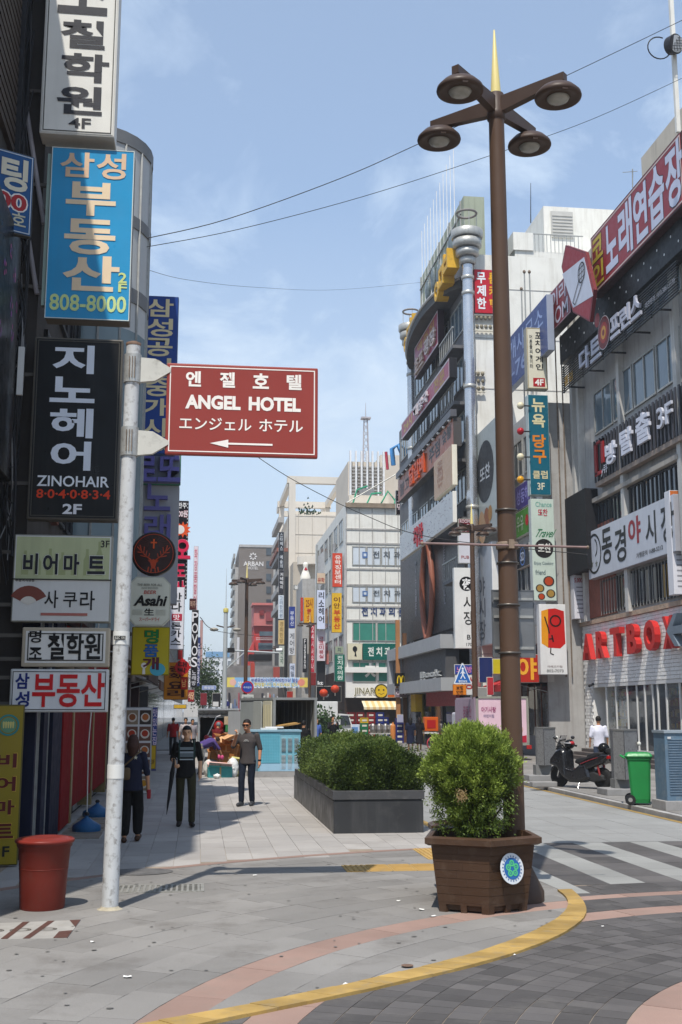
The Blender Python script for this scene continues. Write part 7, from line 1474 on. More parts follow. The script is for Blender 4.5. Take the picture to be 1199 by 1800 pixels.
low = np.clip(-dirs[:, 2]-.20, 0, 1); shrinkf = 1-.92*low
base = cen_+dirs*rad*(.83+bm_)[:, None]*np.stack([shrinkf, shrinkf, np.ones(n)], 1)
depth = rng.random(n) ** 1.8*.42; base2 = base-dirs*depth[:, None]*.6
per = 17; P = np.repeat(base2, per, 0)+rng.normal(size=(n*per, 3))*.021; Dm = np.repeat(dirs, per, 0)*.75+np.array([0, 0, .55])+rng.normal(size=(n*per, 3))*.42
Dm /= np.linalg.norm(Dm, axis=1)[:, None]; size = rng.uniform(.018, .042, n*per); wd = size*rng.uniform(.25, .42, n*per)
V, F = leaves(P, Dm, size, wd, rng); clump = np.repeat(rng.normal(size=n)*.10, per); tone = np.clip(.14+np.repeat(bm_, per)*3.2-np.repeat(depth, per)*.8+clump+rng.normal(size=n*per)*.12+np.repeat(dirs[:, 2], per)*.06, 0, 1)  # shade painted into leaf colour: darker inside and in hollows, lighter upward
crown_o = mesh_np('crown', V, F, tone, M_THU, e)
# drooping lower sprays
n2 = 230; a = rng.uniform(0, 2*PI, n2); r_ = rng.uniform(.27, .47, n2); zz = 1.16-(r_ < .4)*.18-rng.random(n2)*.22+(r_ > .5)*.1; B2 = np.stack([cen_[0]+r_*np.cos(a), cen_[1]+r_*np.sin(a), zz], 1)
per = 12; P = np.repeat(B2, per, 0)+rng.normal(size=(n2*per, 3))*.028; D2 = np.repeat(np.stack([np.cos(a)*.5, np.sin(a)*.5, np.full(n2, -.5)], 1), per, 0)+rng.normal(size=(n2*per, 3))*.45; D2 /= np.linalg.norm(D2, axis=1)[:, None]; size = rng.uniform(.02, .045, n2*per)
V, F = leaves(P, D2, size, size * .3, rng); mesh_np('lower_sprays', V, F, np.clip(rng.normal(.33, .16, n2 * per), 0, 1), M_THU, e)
q = MB(); rr = random.Random(2); bk_ = mat('thuja_bark', (.045, .03, .02), .9, .3, 12)
q.tube([pot_c+Vector((0, .03, H_-.15)), pot_c+Vector((.01, .04, 1.4)), pot_c+Vector((-.02, .03, 1.7))], [.06, .045, .015], 8, bk_)
for k in range(34):
 a = rr.uniform(0, 2*PI); s = rr.uniform(.15, .34); z0 = rr.uniform(H_-.1, 1.0); q.tube([pot_c+Vector((0.01, .03, z0)), pot_c+Vector((s*.5*math.cos(a), s*.5*math.sin(a), z0+.22)), pot_c+Vector((s*math.cos(a), s*math.sin(a), z0+rr.uniform(.4, .8)))], [.02, .013, .005], 4, bk_)
q.build('trunk', e)
n3 = 40; P = np.array([gy(812, 1398, 11.62)]) + rng.normal(size=(n3 * 6, 3)) * .026; D3 = rng.normal(size=(n3 * 6, 3)); D3 /= np.linalg.norm(D3, axis=1)[:, None]; V, F = leaves(P, D3, np.full(n3 * 6, .03), np.full(n3 * 6, .009), rng); mesh_np('dry_tuft', V, F, np.full(n3 * 6, .5), leafmat('dry_leaf', (.25, .18, .08), (.35, .25, .12), (.4, .3, .15)), e)
# ------------------------------------------------------------------ long planter with clipped hedge
x0, x1, y0, y1 = 2.26, 3.76, 19.15, 26.6; e = thing('planter', 'long black stone planter with a clipped dark green hedge in mid street', 'planter', (3, 19.15, 0)); M_PL = mat('black_granite_panel', (.035, .036, .038), .35, .2, 1.4, streak=.35, dirtcol=(.10, .10, .095), dirt=.3, dirtcol_=None) if False else mat('black_granite_panel', (.035, .036, .038), .38, .2, 1.4, streak=.4, dirtcol=(.11, .105, .10), dirt=.25)
MB().box(x0 + .02, x1 - .02, y0 + .02, y1, -.01, .54, M_PL).build('core', e)
MB().box(x0, x1, y0, y0 + .02, 0, .52, M_PL).build('front_panel', e)
for k in range(4): MB().box(x0, x0 + .02, y0 + k * 1.96 + .006, y0 + (k + 1) * 1.96, 0, .52, M_PL).build('side_panel', e); MB().box(x1 - .02, x1, y0 + k * 1.96 + .006, y0 + (k + 1) * 1.96, 0, .52, M_PL).build('side_panel', e)
for r in ((x0 - .02, x1 + .02, y0 - .02, y0 + .16), (x0 - .02, x0 + .16, y0 + .165, y1), (x1 - .16, x1 + .02, y0 + .165, y1), (x0 + .165, x1 - .165, y1 - .16, y1)): MB().bbox(*r, .54, .68, .008, mat('planter_coping', (.06, .06, .062), .45, .2, 2, dirt=.35, dirtcol=(.16, .15, .14))).build('coping', e)
MB().box(x0 + .16, x1 - .16, y0 + .16, y1 - .16, .5, .60, mat('bark_soil', (.06, .035, .022), .95, .4, 20)).build('soil', e)
n = 14000; u_ = rng.uniform(0, 1, (n, 3)); X0, X1, Y0_, Y1_ = x0+.1, x1+.02, y0+.22, y1-.5
def hedge_h(x, y): return 1.40+.05*np.sin(x*5+1)*np.sin(y*2.1)+.06*np.sin(y*1.3+x)-.24*(np.abs((x-(X0+X1)/2)/.76) ** 3)-.26*np.clip((Y0_+.8-y)/.8, 0, 1) ** 2+.05*np.sin(y*2.6+x*2)
face = rng.random(n); X = X0+(X1-X0)*u_[:, 0]; Y = Y0_+(Y1_-Y0_)*u_[:, 1] ** 1.15; Z = hedge_h(X, Y); N = np.tile(np.array([0., 0., 1.]), (n, 1))
sd = face < .55; f1 = face < .30; f2 = (face >= .30) & (face < .50); f3 = (face >= .5) & sd
zz = .62+(Z-.62)*u_[:, 2]; bul = .10*np.sin(PI*(zz-.55)/.8)
Z = np.where(sd, zz, Z); Y = np.where(f1, Y0_+.02-bul, Y); X = np.where(f2, X0+.02-bul, X); X = np.where(f3, X1-.02+bul, X); N[f1] = (0, -1, .35); N[f2] = (-1, 0, .35); N[f3] = (1, 0, .35)
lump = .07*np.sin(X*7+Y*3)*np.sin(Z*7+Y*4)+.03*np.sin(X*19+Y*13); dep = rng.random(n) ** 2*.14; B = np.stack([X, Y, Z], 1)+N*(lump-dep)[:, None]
per = 7; P = np.repeat(B, per, 0)+rng.normal(size=(n*per, 3))*.026; D = np.repeat(N, per, 0)+rng.normal(size=(n*per, 3))*.55+np.array([0, 0, .35]); D /= np.linalg.norm(D, axis=1)[:, None]; size = rng.uniform(.024, .05, n*per)
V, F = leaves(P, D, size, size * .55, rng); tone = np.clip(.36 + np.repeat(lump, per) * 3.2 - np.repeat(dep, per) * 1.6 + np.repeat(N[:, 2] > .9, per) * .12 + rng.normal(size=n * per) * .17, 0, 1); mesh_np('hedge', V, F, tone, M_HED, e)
MB().box(X0 + .12, X1 - .12, Y0_ + .14, Y1_ - .1, .55, 1.14, mat('hedge_core', (.03, .028, .014), .95, .4, 20)).build('hedge_core', e)  # unseen solid dark core, added to block light through the leaves
# ------------------------------------------------------------------ street cabinets and bins
M_TEAL = mat('faded_turquoise_paint', (.15, .36, .44), .5, .14, 2.5, streak=.3, dirtcol=(.30, .38, .40), dirt=.3)
a, c = gy(455, 1365, 35.2), gy(528, 1365, 35.2); zt_ = gy(490, 1283, 35.2).z; e = thing('utility_cabinet', 'turquoise utility cabinet with louvred vents behind the walking man', 'utility cabinet', (a.x, 35.2, 0)); xl = a.x - .28
MB().box(xl - .05, c.x + .1, 35.1, 36.3, -.01, .17, mat('concrete_plinth', (.28, .27, .26), .85, .15, 3, dirt=.3)).build('plinth', e); MB().bbox(xl + .25, c.x, 35.2, 36.1, .17, zt_ - .06, .01, M_TEAL).build('body', e); MB().box(xl, xl + .25, 35.25, 36.1, .17, zt_ - .08, mat('slate_blue_side', (.10, .16, .20), .5, .1, 2)).build('side_box', e); MB().bbox(xl - .03, c.x + .03, 35.15, 36.15, zt_ - .06, zt_, .01, paint('7f9fae')).build('lid', e)
W_ = c.x-a.x
MB().box(a.x + .02, a.x + .50 * W_, 35.185, 35.2, .42, zt_ - .1, mat('turquoise_door', (.13, .40, .50), .45, .1, 3, dirt=.2, dirtcol=(.3, .42, .46))).build('door', e); MB().box(a.x + .02, c.x - .02, 35.18, 35.2, .18, .40, paint('8fb0c4')).build('lower_panel', e)
for i in range(3):
 for j in range(2):
  q = MB()
  for k in range(11): x = a.x + W_ * (.54 + .155 * i); z = .26 + j * .50 + k * .038; q.box(x, x + W_ * .10, 35.165, 35.185, z + (j * .02), z + .012, paint('c4d0d4')); q.box(x, x + W_ * .10, 35.19, 35.1995, z - .014, z - .002, paint('203038'))
  q.build('vent_louvre', e)
q = MB()
for k in range(12): q.box(a.x + .03 + k * .05, a.x + .034 + k * .05, 35.180, 35.185, .44, zt_ - .12, paint('3f8ba0'))
for k in range(20): q.box(a.x + .03, a.x + .49 * W_, 35.180, 35.1845, .45 + k * .045, .454 + k * .045, paint('3f8ba0'))
q.build('grid_print', e)
# cardboard on top
e = thing('cardboard_sheet', 'flattened cardboard sheets lying inside the box truck above the turquoise cabinet', 'cardboard', (3, 39.6, 1.3)); q = MB(); k = paint('9c7a48'); p = gy(505, 1276, 39.4)
q.prism([(-.45, -.3), (.4, -.25), (.5, .3), (-.35, .35)], 0, .03, k, Matrix.Translation(p) @ Matrix.Rotation(-.15, 4, 'Y')); q.build('sheet', e); MB().prism([(-.4, -.25), (.3, -.3), (.35, .3), (-.45, .25)], .04, .07, paint('b08c54'), Matrix.Translation(p) @ Matrix.Rotation(.2, 4, 'Z') @ Matrix.Rotation(-.15, 4, 'Y')).build('sheet', e)
e = thing('styrofoam_lids', 'white foam slabs and cups on top of the turquoise cabinet', 'rubbish', (2.2, 35.6, zt_)); MB().box(a.x + .05, a.x + .55, 35.3, 35.9, zt_ + .0, zt_ + .05, paint('d0d4d4')).build('foam_slab', e); MB().box(a.x + .2, a.x + .75, 35.4, 35.8, zt_ + .05, zt_ + .09, paint('dcdcdc')).build('foam_slab', e)
# terrazzo-faced switch cabinets on posts
M_TER = mat('speckled_terrazzo', (.20, .20, .20), .6, .1, 2, sub=(45, (.04, .04, .04), .9), dirt=.1)
def post_cab(label, px0, pxm, px1, yt, yb, pbase, Y):
 A = gz(*pbase); Y = A.y; a, m_, c = gy(px0, yb, Y), gy(pxm, yb, Y - .25), gy(px1, yb, Y + .05); t = gy(pxm, yt, Y).z; b_ = a.z; e = thing('switch_cabinet', label, 'utility cabinet', (m_.x, Y, 0))
 q = MB(); P = [(a.x, Y + .1), (m_.x, Y - .2), (c.x, Y + .15), (c.x - .2, Y + .6), (a.x + .1, Y + .55)]; q.prism(P, b_, t, M_TER); q.build('box', e); q = MB(); q.prism([(m_.x + (x - m_.x) * 1.03, Y + .2 + (y - Y - .2) * 1.03) for x, y in P], t, t + .04, paint('6a6a68')); q.build('cap', e)
 MB().box(m_.x - .004, m_.x + .006, Y - .21, Y - .2, b_, t, paint('303030')).build('door_gap', e); MB().box(m_.x - .16, m_.x + .28, Y + .05, Y + .35, .09, b_, mat('concrete_post', (.16, .16, .155), .8, .15, 3)).build('post', e); MB().bbox(m_.x - .42, m_.x + .5, Y - .15, Y + .55, .08, .24, .02, mat('concrete_foot', (.24, .235, .23), .8, .15, 3)).build('foot', e)
 MB().ell((c.x + .02, Y + .1, (t + b_) / 2 + .25), (.05, .05, .05), 8, 6, paint('c0c0b8')).build('lock', e); return e
post_cab('grey speckled switch cabinet on a post behind the black scooter', 946, 958, 980, 1281, 1345, (958, 1378), 31)
post_cab('grey speckled switch cabinet on a post beside the green wheelie bin', 1083, 1101, 1126, 1285, 1370, (1102, 1405), 26)
# green wheelie bin
p = gz(1126, 1414, .09); e = thing('wheelie_bin', 'bright green two-wheeled rubbish bin with its lid closed', 'wheelie bin', p); M_GRN = mat('green_bin_plastic', (.018, .22, .055), .42, .1, 3, dirt=.12); R3 = Matrix.Translation(p) @ Matrix.Rotation(-.35, 4, 'Z')
def loft(mb, secs, m_, M, smooth=False):
 n = len(secs[0]); vs = [M @ Vector(v) for s_ in secs for v in s_]; mb.add(vs, [tuple(range(n))[::-1], tuple(range(len(vs)-n, len(vs)))]+[(k*n+i, k*n+(i+1) % n, (k+1)*n+(i+1) % n, (k+1)*n+i) for k in range(len(secs)-1) for i in range(n)], m_, smooth)
rsec = lambda x0, x1, y0, y1, z, c=.04: [(x0+c, y0, z), (x1-c, y0, z), (x1, y0+c, z), (x1, y1-c, z), (x1-c, y1, z), (x0+c, y1, z), (x0, y1-c, z), (x0, y0+c, z)]
q = MB(); loft(q, [rsec(-.17, .19, -.20, .18, .04), rsec(-.18, .20, -.22, .20, .12), rsec(-.23, .23, -.27, .26, .90), rsec(-.25, .25, -.29, .28, .91), rsec(-.25, .25, -.29, .28, .95)], M_GRN, R3); q.build('bin_body', e)
q = MB(); loft(q, [rsec(-.27, .27, -.31, .30, .955), rsec(-.28, .27, -.32, .30, .98), rsec(-.25, .24, -.29, .27, 1.03), rsec(-.18, .18, -.2, .2, 1.05)], mat('green_lid_plastic', (.022, .25, .065), .38, .1, 3), R3); q.build('lid', e)
MB().tube([R3 @ Vector(v) for v in ((-.27, -.2, .93), (-.36, -.18, .98), (-.36, .18, .98), (-.27, .2, .93))], .02, 8, M_GRN).build('handle', e)
for s in (-1, 1): q = MB(); c = R3 @ Vector((-.20, s * .24, .105)); d = (R3.to_3x3() @ Vector((0, 1, 0))); q.cyl(c - d * .025, c + d * .025, .105, n=18, m=M_BLK); w2 = q.build('wheel', e); MB().cyl(c - d * .032, c + d * .032, .045, n=10, m=paint('8a8a88')).build('hub', w2)
MB().tube([R3 @ Vector((-.20, -.22, .105)), R3 @ Vector((-.20, .22, .105))], .015, 6, M_BLK).build('axle', e)
# big blue grey louvred cabinet at right edge
a = gz(1155, 1425, .09); a.x += .22; Y = a.y; t = gy(1170, 1284, Y).z; e = thing('utility_cabinet', 'big blue grey louvred cabinet on a concrete plinth cut by the right edge', 'utility cabinet', (a.x, Y, 0)); zb_ = gy(1165, 1408, Y).z; xr_ = a.x + 1.7
MB().bbox(a.x - .06, xr_ + .1, Y - .05, Y + .65, .08, zb_, .015, mat('concrete_plinth', (.28, .27, .26), .85, .15, 3, dirt=.3)).build('plinth', e); M_BG = mat('worn_blue_grey', (.10, .16, .22), .5, .15, 3, dirt=.6, dirtcol=(.24, .26, .27)); MB().box(a.x, xr_, Y, Y + .55, zb_, t - .05, M_BG).build('body', e); MB().box(a.x - .02, xr_ + .02, Y - .03, Y + .58, t - .05, t, paint('8a949c')).build('lid', e)
for k in range(22): z = zb_ + .12 + k * (t - zb_ - .25) / 22; MB().box(a.x + .06, xr_ - .06, Y - .018, Y, z, z + .018, mat('louvre_blue', (.15, .21, .27), .5, .15, 4, dirt=.5)).build('louvre', e)
MB().box(a.x + .05, a.x + .12, Y - .025, Y - .019, t - .16, t - .12, paint('c0c0c0')).build('latch', e)
MB().bbox(7.9 + .8, 9.4, 30.2, 30.6, .08, .2, .02, mat('concrete_foot', (.24, .235, .23), .8, .15, 3)).build('low_kerb_block', rs) if False else None
p = gz(958, 1383, .09); tag(MB().bbox(p.x - .35, p.x + .3, p.y - .1, p.y + .2, .08, .22, .03, mat('concrete_foot', (.24, .235, .23), .8, .15, 3)).build('kerb_block', None), 'low concrete block lying by the front wheel of the scooter', 'block')
# ------------------------------------------------------------------ people
TS = bpy.data.scenes.new('workbench')
def remesh(mb, voxel, sm=4):
 me = bpy.data.meshes.new('r'); me.from_pydata([tuple(v) for v in mb.v], [], mb.f); o = bpy.data.objects.new('r', me); TS.collection.objects.link(o)
 m = o.modifiers.new('r', 'REMESH'); m.mode = 'VOXEL'; m.voxel_size = voxel; s = o.modifiers.new('s', 'SMOOTH'); s.iterations = sm; s.factor = .5
 TS.view_layers[0].update(); dg = TS.view_layers[0].depsgraph; r = bpy.data.meshes.new_from_object(o.evaluated_get(dg)); bpy.data.objects.remove(o); bpy.data.meshes.remove(me)
 r.polygons.foreach_set('use_smooth', [True] * len(r.polygons)); r.materials.clear(); return r
def put(me, name, parent, m, label=None):
 me.name = name; me.materials.append(m); o = bpy.data.objects.new(name, me); COL.objects.link(o); o.parent = parent; WM[o.name] = wm(parent).copy()
 if label: o['label'] = label
 return o
def chain(q, pts, rs, n=10):
 for i, (p, r) in enumerate(zip(pts, rs)):
  q.ell(p, (r, r, r), n, 6)
  if i: q.cyl(pts[i-1], p, rs[i-1], r, n)
def torso(q, secs, n=16):
 """secs: (centre, half width, half depth) stacked ellipses"""
 vs = [Vector(c)+Vector((a*math.cos(2*PI*i/n), b_*math.sin(2*PI*i/n), 0)) for c, a, b_ in secs for i in range(n)]; k = len(secs)
 q.add(vs, [(j*n+i, j*n+(i+1) % n, (j+1)*n+(i+1) % n, (j+1)*n+i) for j in range(k-1) for i in range(n)]+[tuple(range(n))[::-1], tuple(range((k-1)*n, k*n))])
V3 = Vector
def person(label, x, y, face, h=1.75, skin='b08060', shirt='2a2a2e', trouser='2a3040', shoe='1c1c1e', hair='14110f', J=None, fine=False, female=False, sleeve=.5, long_hair=0, skirt=False, z=0.0, legs='long', group=None, extra=None, grip=None):
 """face: heading in degrees, body looks along its own +y"""
 e = thing('person', label, 'person', (x, y, z), math.radians(face - 90), group); k = h / 1.75; I = wm(e); sw = .175 if female else .195
 j = dict(pel=V3((0, 0, .95)), che=V3((0, 0, 1.30)), nek=V3((0, .0, 1.48)), head=V3((0, .02, 1.62)),
             shL=V3((-sw, 0, 1.42)), shR=V3((sw, 0, 1.42)), elL=V3((-sw-.06, -.02, 1.14)), elR=V3((sw+.06, -.02, 1.14)), wrL=V3((-sw-.07, .06, .90)), wrR=V3((sw+.07, .06, .90)),
             hiL=V3((-.095, 0, .90)), hiR=V3((.095, 0, .90)), knL=V3((-.10, .03, .50)), knR=V3((.10, .03, .50)), anL=V3((-.10, 0, .08)), anR=V3((.10, 0, .08)), toL=V3((-.12, .19, .03)), toR=V3((.12, .19, .03)))
 if J: j.update({a: V3(b_) for a, b_ in J.items()})
 vx = .011 if fine else .022; lean = j['che'] - j['pel']
 b = MB(); wid = .16 if female else .175
 T = lambda f: j['pel'].lerp(j['che'], f)
 torso(b, [(T(-.15), .155, .10), (T(.2), .145, .095), (T(.6), .14, .10), (T(1.0), wid, .11), (T(1.25), sw * .85, .085), (j['nek'], .055, .055)])
 chain(b, [j['nek'] - V3((0, 0, .04)), j['nek'] + V3((0, .005, .05)), j['head'] - V3((0, .01, .06))], [.062, .054, .052])
 hd = j['head']; b.ell(hd + V3((0, -.01, .025)), (.076, .094, .105), 16, 12); b.ell(hd + V3((0, .028, -.055)), (.055, .058, .062), 12, 8)
 if fine:
  b.ell(hd+V3((0, .096, -.012)), (.013, .018, .022), 8, 6); b.ell(hd+V3((0, .084, -.058)), (.024, .012, .009), 8, 6)
  for s in (-1, 1): b.ell(hd+V3((s*.077, -.01, -.005)), (.012, .022, .032), 8, 6); b.ell(hd+V3((s*.03, .078, .028)), (.026, .012, .009), 8, 5)
 for s, S in ((-1, 'L'), (1, 'R')):
  chain(b, [j['sh' + S], j['el' + S], j['wr' + S]], [.056, .042, .029]); w = j['wr' + S]; d = (w - j['el' + S]).normalized(); hp = w + d * .07
  sd = d.cross(V3((0, 1, 0))); sd = sd.normalized() if sd.length > .2 else V3((1, 0, 0)); nn = d.cross(sd).normalized()
  b.cyl(w, hp, .030, .036, 8); b.ell(hp, (.036, .036, .03), 8, 6)
  if fine:
   curl = .9 if grip and S in grip else .25
   for fi in range(4):
    r0 = hp+nn*(fi-1.5)*.019+d*.01; r1 = r0+(d*math.cos(curl)+sd * -s*math.sin(curl))*(.045-abs(fi-1.2)*.004); r2 = r1+(d*math.cos(curl*2.2)+sd * -s*math.sin(curl*2.2))*.034; chain(b, [r0, r1, r2], [.0095, .009, .0075], 6)
   chain(b, [w+nn*.022+d*.02, w+nn*.045+d*.05, w+nn*.04+d*.085], [.012, .011, .009], 6)
  chain(b, [j['hi' + S], j['kn' + S], j['an' + S]], [.088, .058, .038]); chain(b, [j['an' + S] - V3((0, .03, .03)), j['to' + S]], [.035, .028])
 sc = Matrix.Scale(k, 4)
 def fin(mb, v, sm=4): r = remesh(mb, v, sm); r.transform(sc); return r
 put(fin(b, vx, 3 if fine else 3), 'body', e, mat('skin_' + skin, skin, .5, .06, 8))
 c = MB(); g = .016     # shirt
 if lean.y > .08: chain(c, [T(0), T(.5), T(1), T(1).lerp(j['nek'], .6)], [.14, .15, .16, .11])
 torso(c, [(T(-.32), .188, .130), (T(.2), .165, .115), (T(.6), .158, .12), (T(1.0), wid + g, .128), (T(1.27), sw * .9, .098), (j['nek'] + V3((0, -.01, .0)), .072, .070)])
 for S in 'LR': a = j['sh' + S]; el = j['el' + S]; wr = j['wr' + S]; chain(c, [a, a.lerp(el, min(1, sleeve * 2))] + ([el.lerp(wr, sleeve * 2 - 1)] if sleeve > .5 else []), [.061, .056] + ([.046] if sleeve > .5 else []))
 put(fin(c, vx * 1.1), 'shirt', e, mat('cloth_' + shirt, shirt, .85, .10, 6, bump=.15, bscale=40))
 t = MB()
 if skirt: torso(t, [(T(-.9)-V3((0, 0, .22)), .22, .17), (T(-.4), .19, .13), (T(.15), .155, .11)])
 else:
  torso(t, [(j['pel'] - V3((0, 0, .12)), .17, .115), (j['pel'] + V3((0, 0, .09)), .16, .11)])
  wd = 1.0 if legs == 'long' else (1.35 if legs == 'wide' else 1.0)
  for S in 'LR': an = j['an' + S].lerp(j['kn' + S], .05 if legs == 'long' else .22); chain(t, [j['hi' + S], j['kn' + S], an], [.090, .072 * wd, .060 * wd])
 put(fin(t, vx * 1.1), 'skirt' if skirt else 'trousers', e, mat('cloth_' + trouser, trouser, .85, .15, 6, bump=.15, bscale=30))
 for S in 'LR':
  s_ = MB(); an, to = j['an' + S], j['to' + S]; chain(s_, [an - V3((0, .04, .035)), an.lerp(to, .5) - V3((0, 0, .02)), to], [.05, .046, .040]); r = fin(s_, vx); put(r, 'shoe', e, mat('shoe_' + shoe, shoe, .5, .1, 6))
 hm = MB(); hm.ell(hd+V3((0, -.02, .045)), (.088, .100, .098), 16, 12)
 if long_hair: chain(hm, [hd+V3((0, -.04, .02)), hd+V3((0, -.06, -.06)), hd+V3((0, -.06, -.06-long_hair))], [.10, .108, .085], 12)
 r = remesh(hm, .013 if fine else .025, 2)
 if fine: # clear the face
  bm = bmesh.new(); bm.from_mesh(r); kill = [v for v in bm.verts if v.co.y > hd.y + .035 and v.co.z < hd.z + .055 and not long_hair]; bmesh.ops.delete(bm, geom=kill, context='VERTS'); bm.to_mesh(r); bm.free()
 r.transform(sc); put(r, 'hair', e, mat('hair_' + hair, hair, .6, .2, 30, bump=.4, bscale=60))
 if fine and not long_hair:
  q = MB()
  for s in (-1, 1): q.ell(hd+V3((s*.030, .0865, .012)), (.013, .006, .005), 8, 5); q.box(hd.x+s*.030-.018, hd.x+s*.030+.018, hd.y+.088, hd.y+.092, hd.z+.030, hd.z+.035)
  me = MB.build(q, 'eyes_and_brows', e, paint('1a1210'), world=False); me.data.transform(sc);
 if extra: extra(e, j, I @ sc)
 return e
WK = dict(anL=(-.10, -.02, .08), toL=(-.12, .17, .03), knL=(-.10, .06, .5), anR=(.10, .16, .09), toR=(.12, .34, .07), knR=(.10, .14, .52))
def bag(e, j, I):
 m_ = mat('brown_bag', (.10, .065, .03), .6, .2, 8); q = MB(); q.bbox(-.30, -.02, -.24, -.12, 1.02, 1.22, .04, m_, I, True); q.build('shoulder_bag', e); MB().tube([I @ V3(p) for p in ((-.18, -.13, 1.2), (.0, -.14, 1.36), (.14, -.07, 1.50), (.17, .06, 1.45))], .014, 6, m_).build('bag_strap', e)
 q = MB(); q.bbox(.25, .31, .02, .10, .70, .85, .01, paint('8c1420'), I); q.build('red_purse', e); q = MB(); c = I @ V3((.06, -.135, 1.38)); M = Matrix(((1, 0, 0, c.x), (0, 0, -1, c.y), (0, 1, 0, c.z), (0, 0, 0, 1))); poly(q, [(.035 * (1 if i % 2 == 0 else .4) * math.cos(i * PI / 5 + .3), .035 * (1 if i % 2 == 0 else .4) * math.sin(i * PI / 5 + .3)) for i in range(10)], 0, M, paint('c8c4b0')); q.build('star_print', e)
p = gz(229, 1481); person('woman seen from behind in a navy top and wide black cropped trousers with a bag', p.x, p.y, 88, 1.62, 'a87a5c', '14182c', '08080a', '3c2414', '3a2016', dict(wrR=(.26, .06, .88), elR=(.245, 0, 1.12), wrL=(-.20, .06, .98), **WK), True, True, .5, .11, legs='wide', extra=bag)
def umb(e, j, I):
 wr = j['wrR']; q = MB(); a, c = wr + V3((.02, .06, .10)), wr + V3((.13, .06, -.86)); k = paint('0c0c10', .6); q.tube([I @ a, I @ (a + (c - a) * .15), I @ (a + (c - a) * .25), I @ (a + (c - a) * .8), I @ c], [.010, .03, .042, .02, .004], 8, k); q.build('folded_umbrella', e); MB().tube([I @ (wr + V3((-.03, .05, .08))), I @ (wr + V3((.02, .06, .14))), I @ (wr + V3((.04, .06, .08)))], .010, 6, k).build('umbrella_handle', e)
 q = MB()
 for i, (z, h_) in enumerate(((1.33, .05), (1.27, .035), (1.205, .06), (1.155, .02))): q.box(-.12, .12, .135 + .002 * i, .139 + .002 * i, z, z + h_, paint(('6a7478', '8a949a', '5a6468', '9aa4a8')[i]), I)
 q.build('shirt_print', e);
 for s in (-1, 1): MB().tube([I @ V3((s * .13, .115, 1.18)), I @ V3((s * .135, .12, 1.35)), I @ V3((s * .125, .05, 1.49)), I @ V3((s * .12, -.1, 1.40))], .018, 6, paint('16302a')).build('rucksack_strap', e)
 MB().bbox(-.14, .14, -.27, -.12, 1.08, 1.45, .03, paint('16302a'), I).build('rucksack', e)
p = gz(325, 1452); person('young man in a black T-shirt and olive trousers carrying a folded umbrella', p.x, p.y, -88, 1.72, 'c89a78', '0b0b0c', '2c2a18', '1e1e1e', '0e0c0b', dict(elL=(-.25, -.04, 1.16), wrL=(-.25, -.0, .92), elR=(.24, -.05, 1.17), wrR=(.20, .16, 1.08), anL=(-.11, .18, .085), toL=(-.13, .36, .05), knL=(-.11, .14, .52), anR=(.10, -.06, .09), toR=(.12, .12, .03), knR=(.10, .02, .50)), True, grip='R', extra=umb)
def shades(e, j, I):
 hd = j['head']; q = MB(); q.box(hd.x - .065, hd.x + .065, hd.y + .078, hd.y + .098, hd.z - .002, hd.z + .030, paint('100e0e', .2), I)
 for s in (-1, 1): q.box(hd.x + s * .078 - .003, hd.x + s * .078 + .003, hd.y - .01, hd.y + .09, hd.z + .014, hd.z + .024, paint('100e0e', .2), I)
 q.build('sunglasses', e); q = MB(); w = j['wrL']; q.cyl(I @ (w + V3((0, 0, .005))), I @ (w + V3((0, 0, .035))), .036, n=12, m=paint('15151c')); q.build('wrist_watch', e); q = MB(); M = I @ Matrix(((1, 0, 0, 0), (0, 0, 1, .139), (0, 1, 0, 1.30), (0, 0, 0, 1)));
 for s in (0, 1): stroke(q, [(-.06 + s * .03, 0), (-.02 + s * .03, .045), (.02 + s * .03, 0)], .012, M, paint('9a9a98'))
 q.build('chest_print', e)
 c = j['wrR'] + V3((-.03, .04, .06)); q = MB(); q.cyl(I @ (c - V3((0, 0, .05))), I @ (c + V3((0, 0, .05))), .03, .034, 12, paint('b8b0a4')); q.build('paper_cup', e)
p = gz(434, 1416); person('man in a grey T-shirt and dark jeans with sunglasses raising a hand to his mouth', p.x, p.y, -108, 1.80, 'b88060', '45403f', '141c2a', '3a3c40', '1c1410', dict(elR=(.29, .08, 1.20), wrR=(.16, .28, 1.44), elL=(-.26, -.03, 1.15), wrL=(-.27, .04, .90), head=(.02, .03, 1.62), anL=(-.09, -.08, .09), toL=(-.11, .10, .03), knL=(-.09, .02, .5), anR=(.08, .14, .09), toR=(.10, .33, .04), knR=(.09, .12, .52)), True, grip='R', extra=shades)
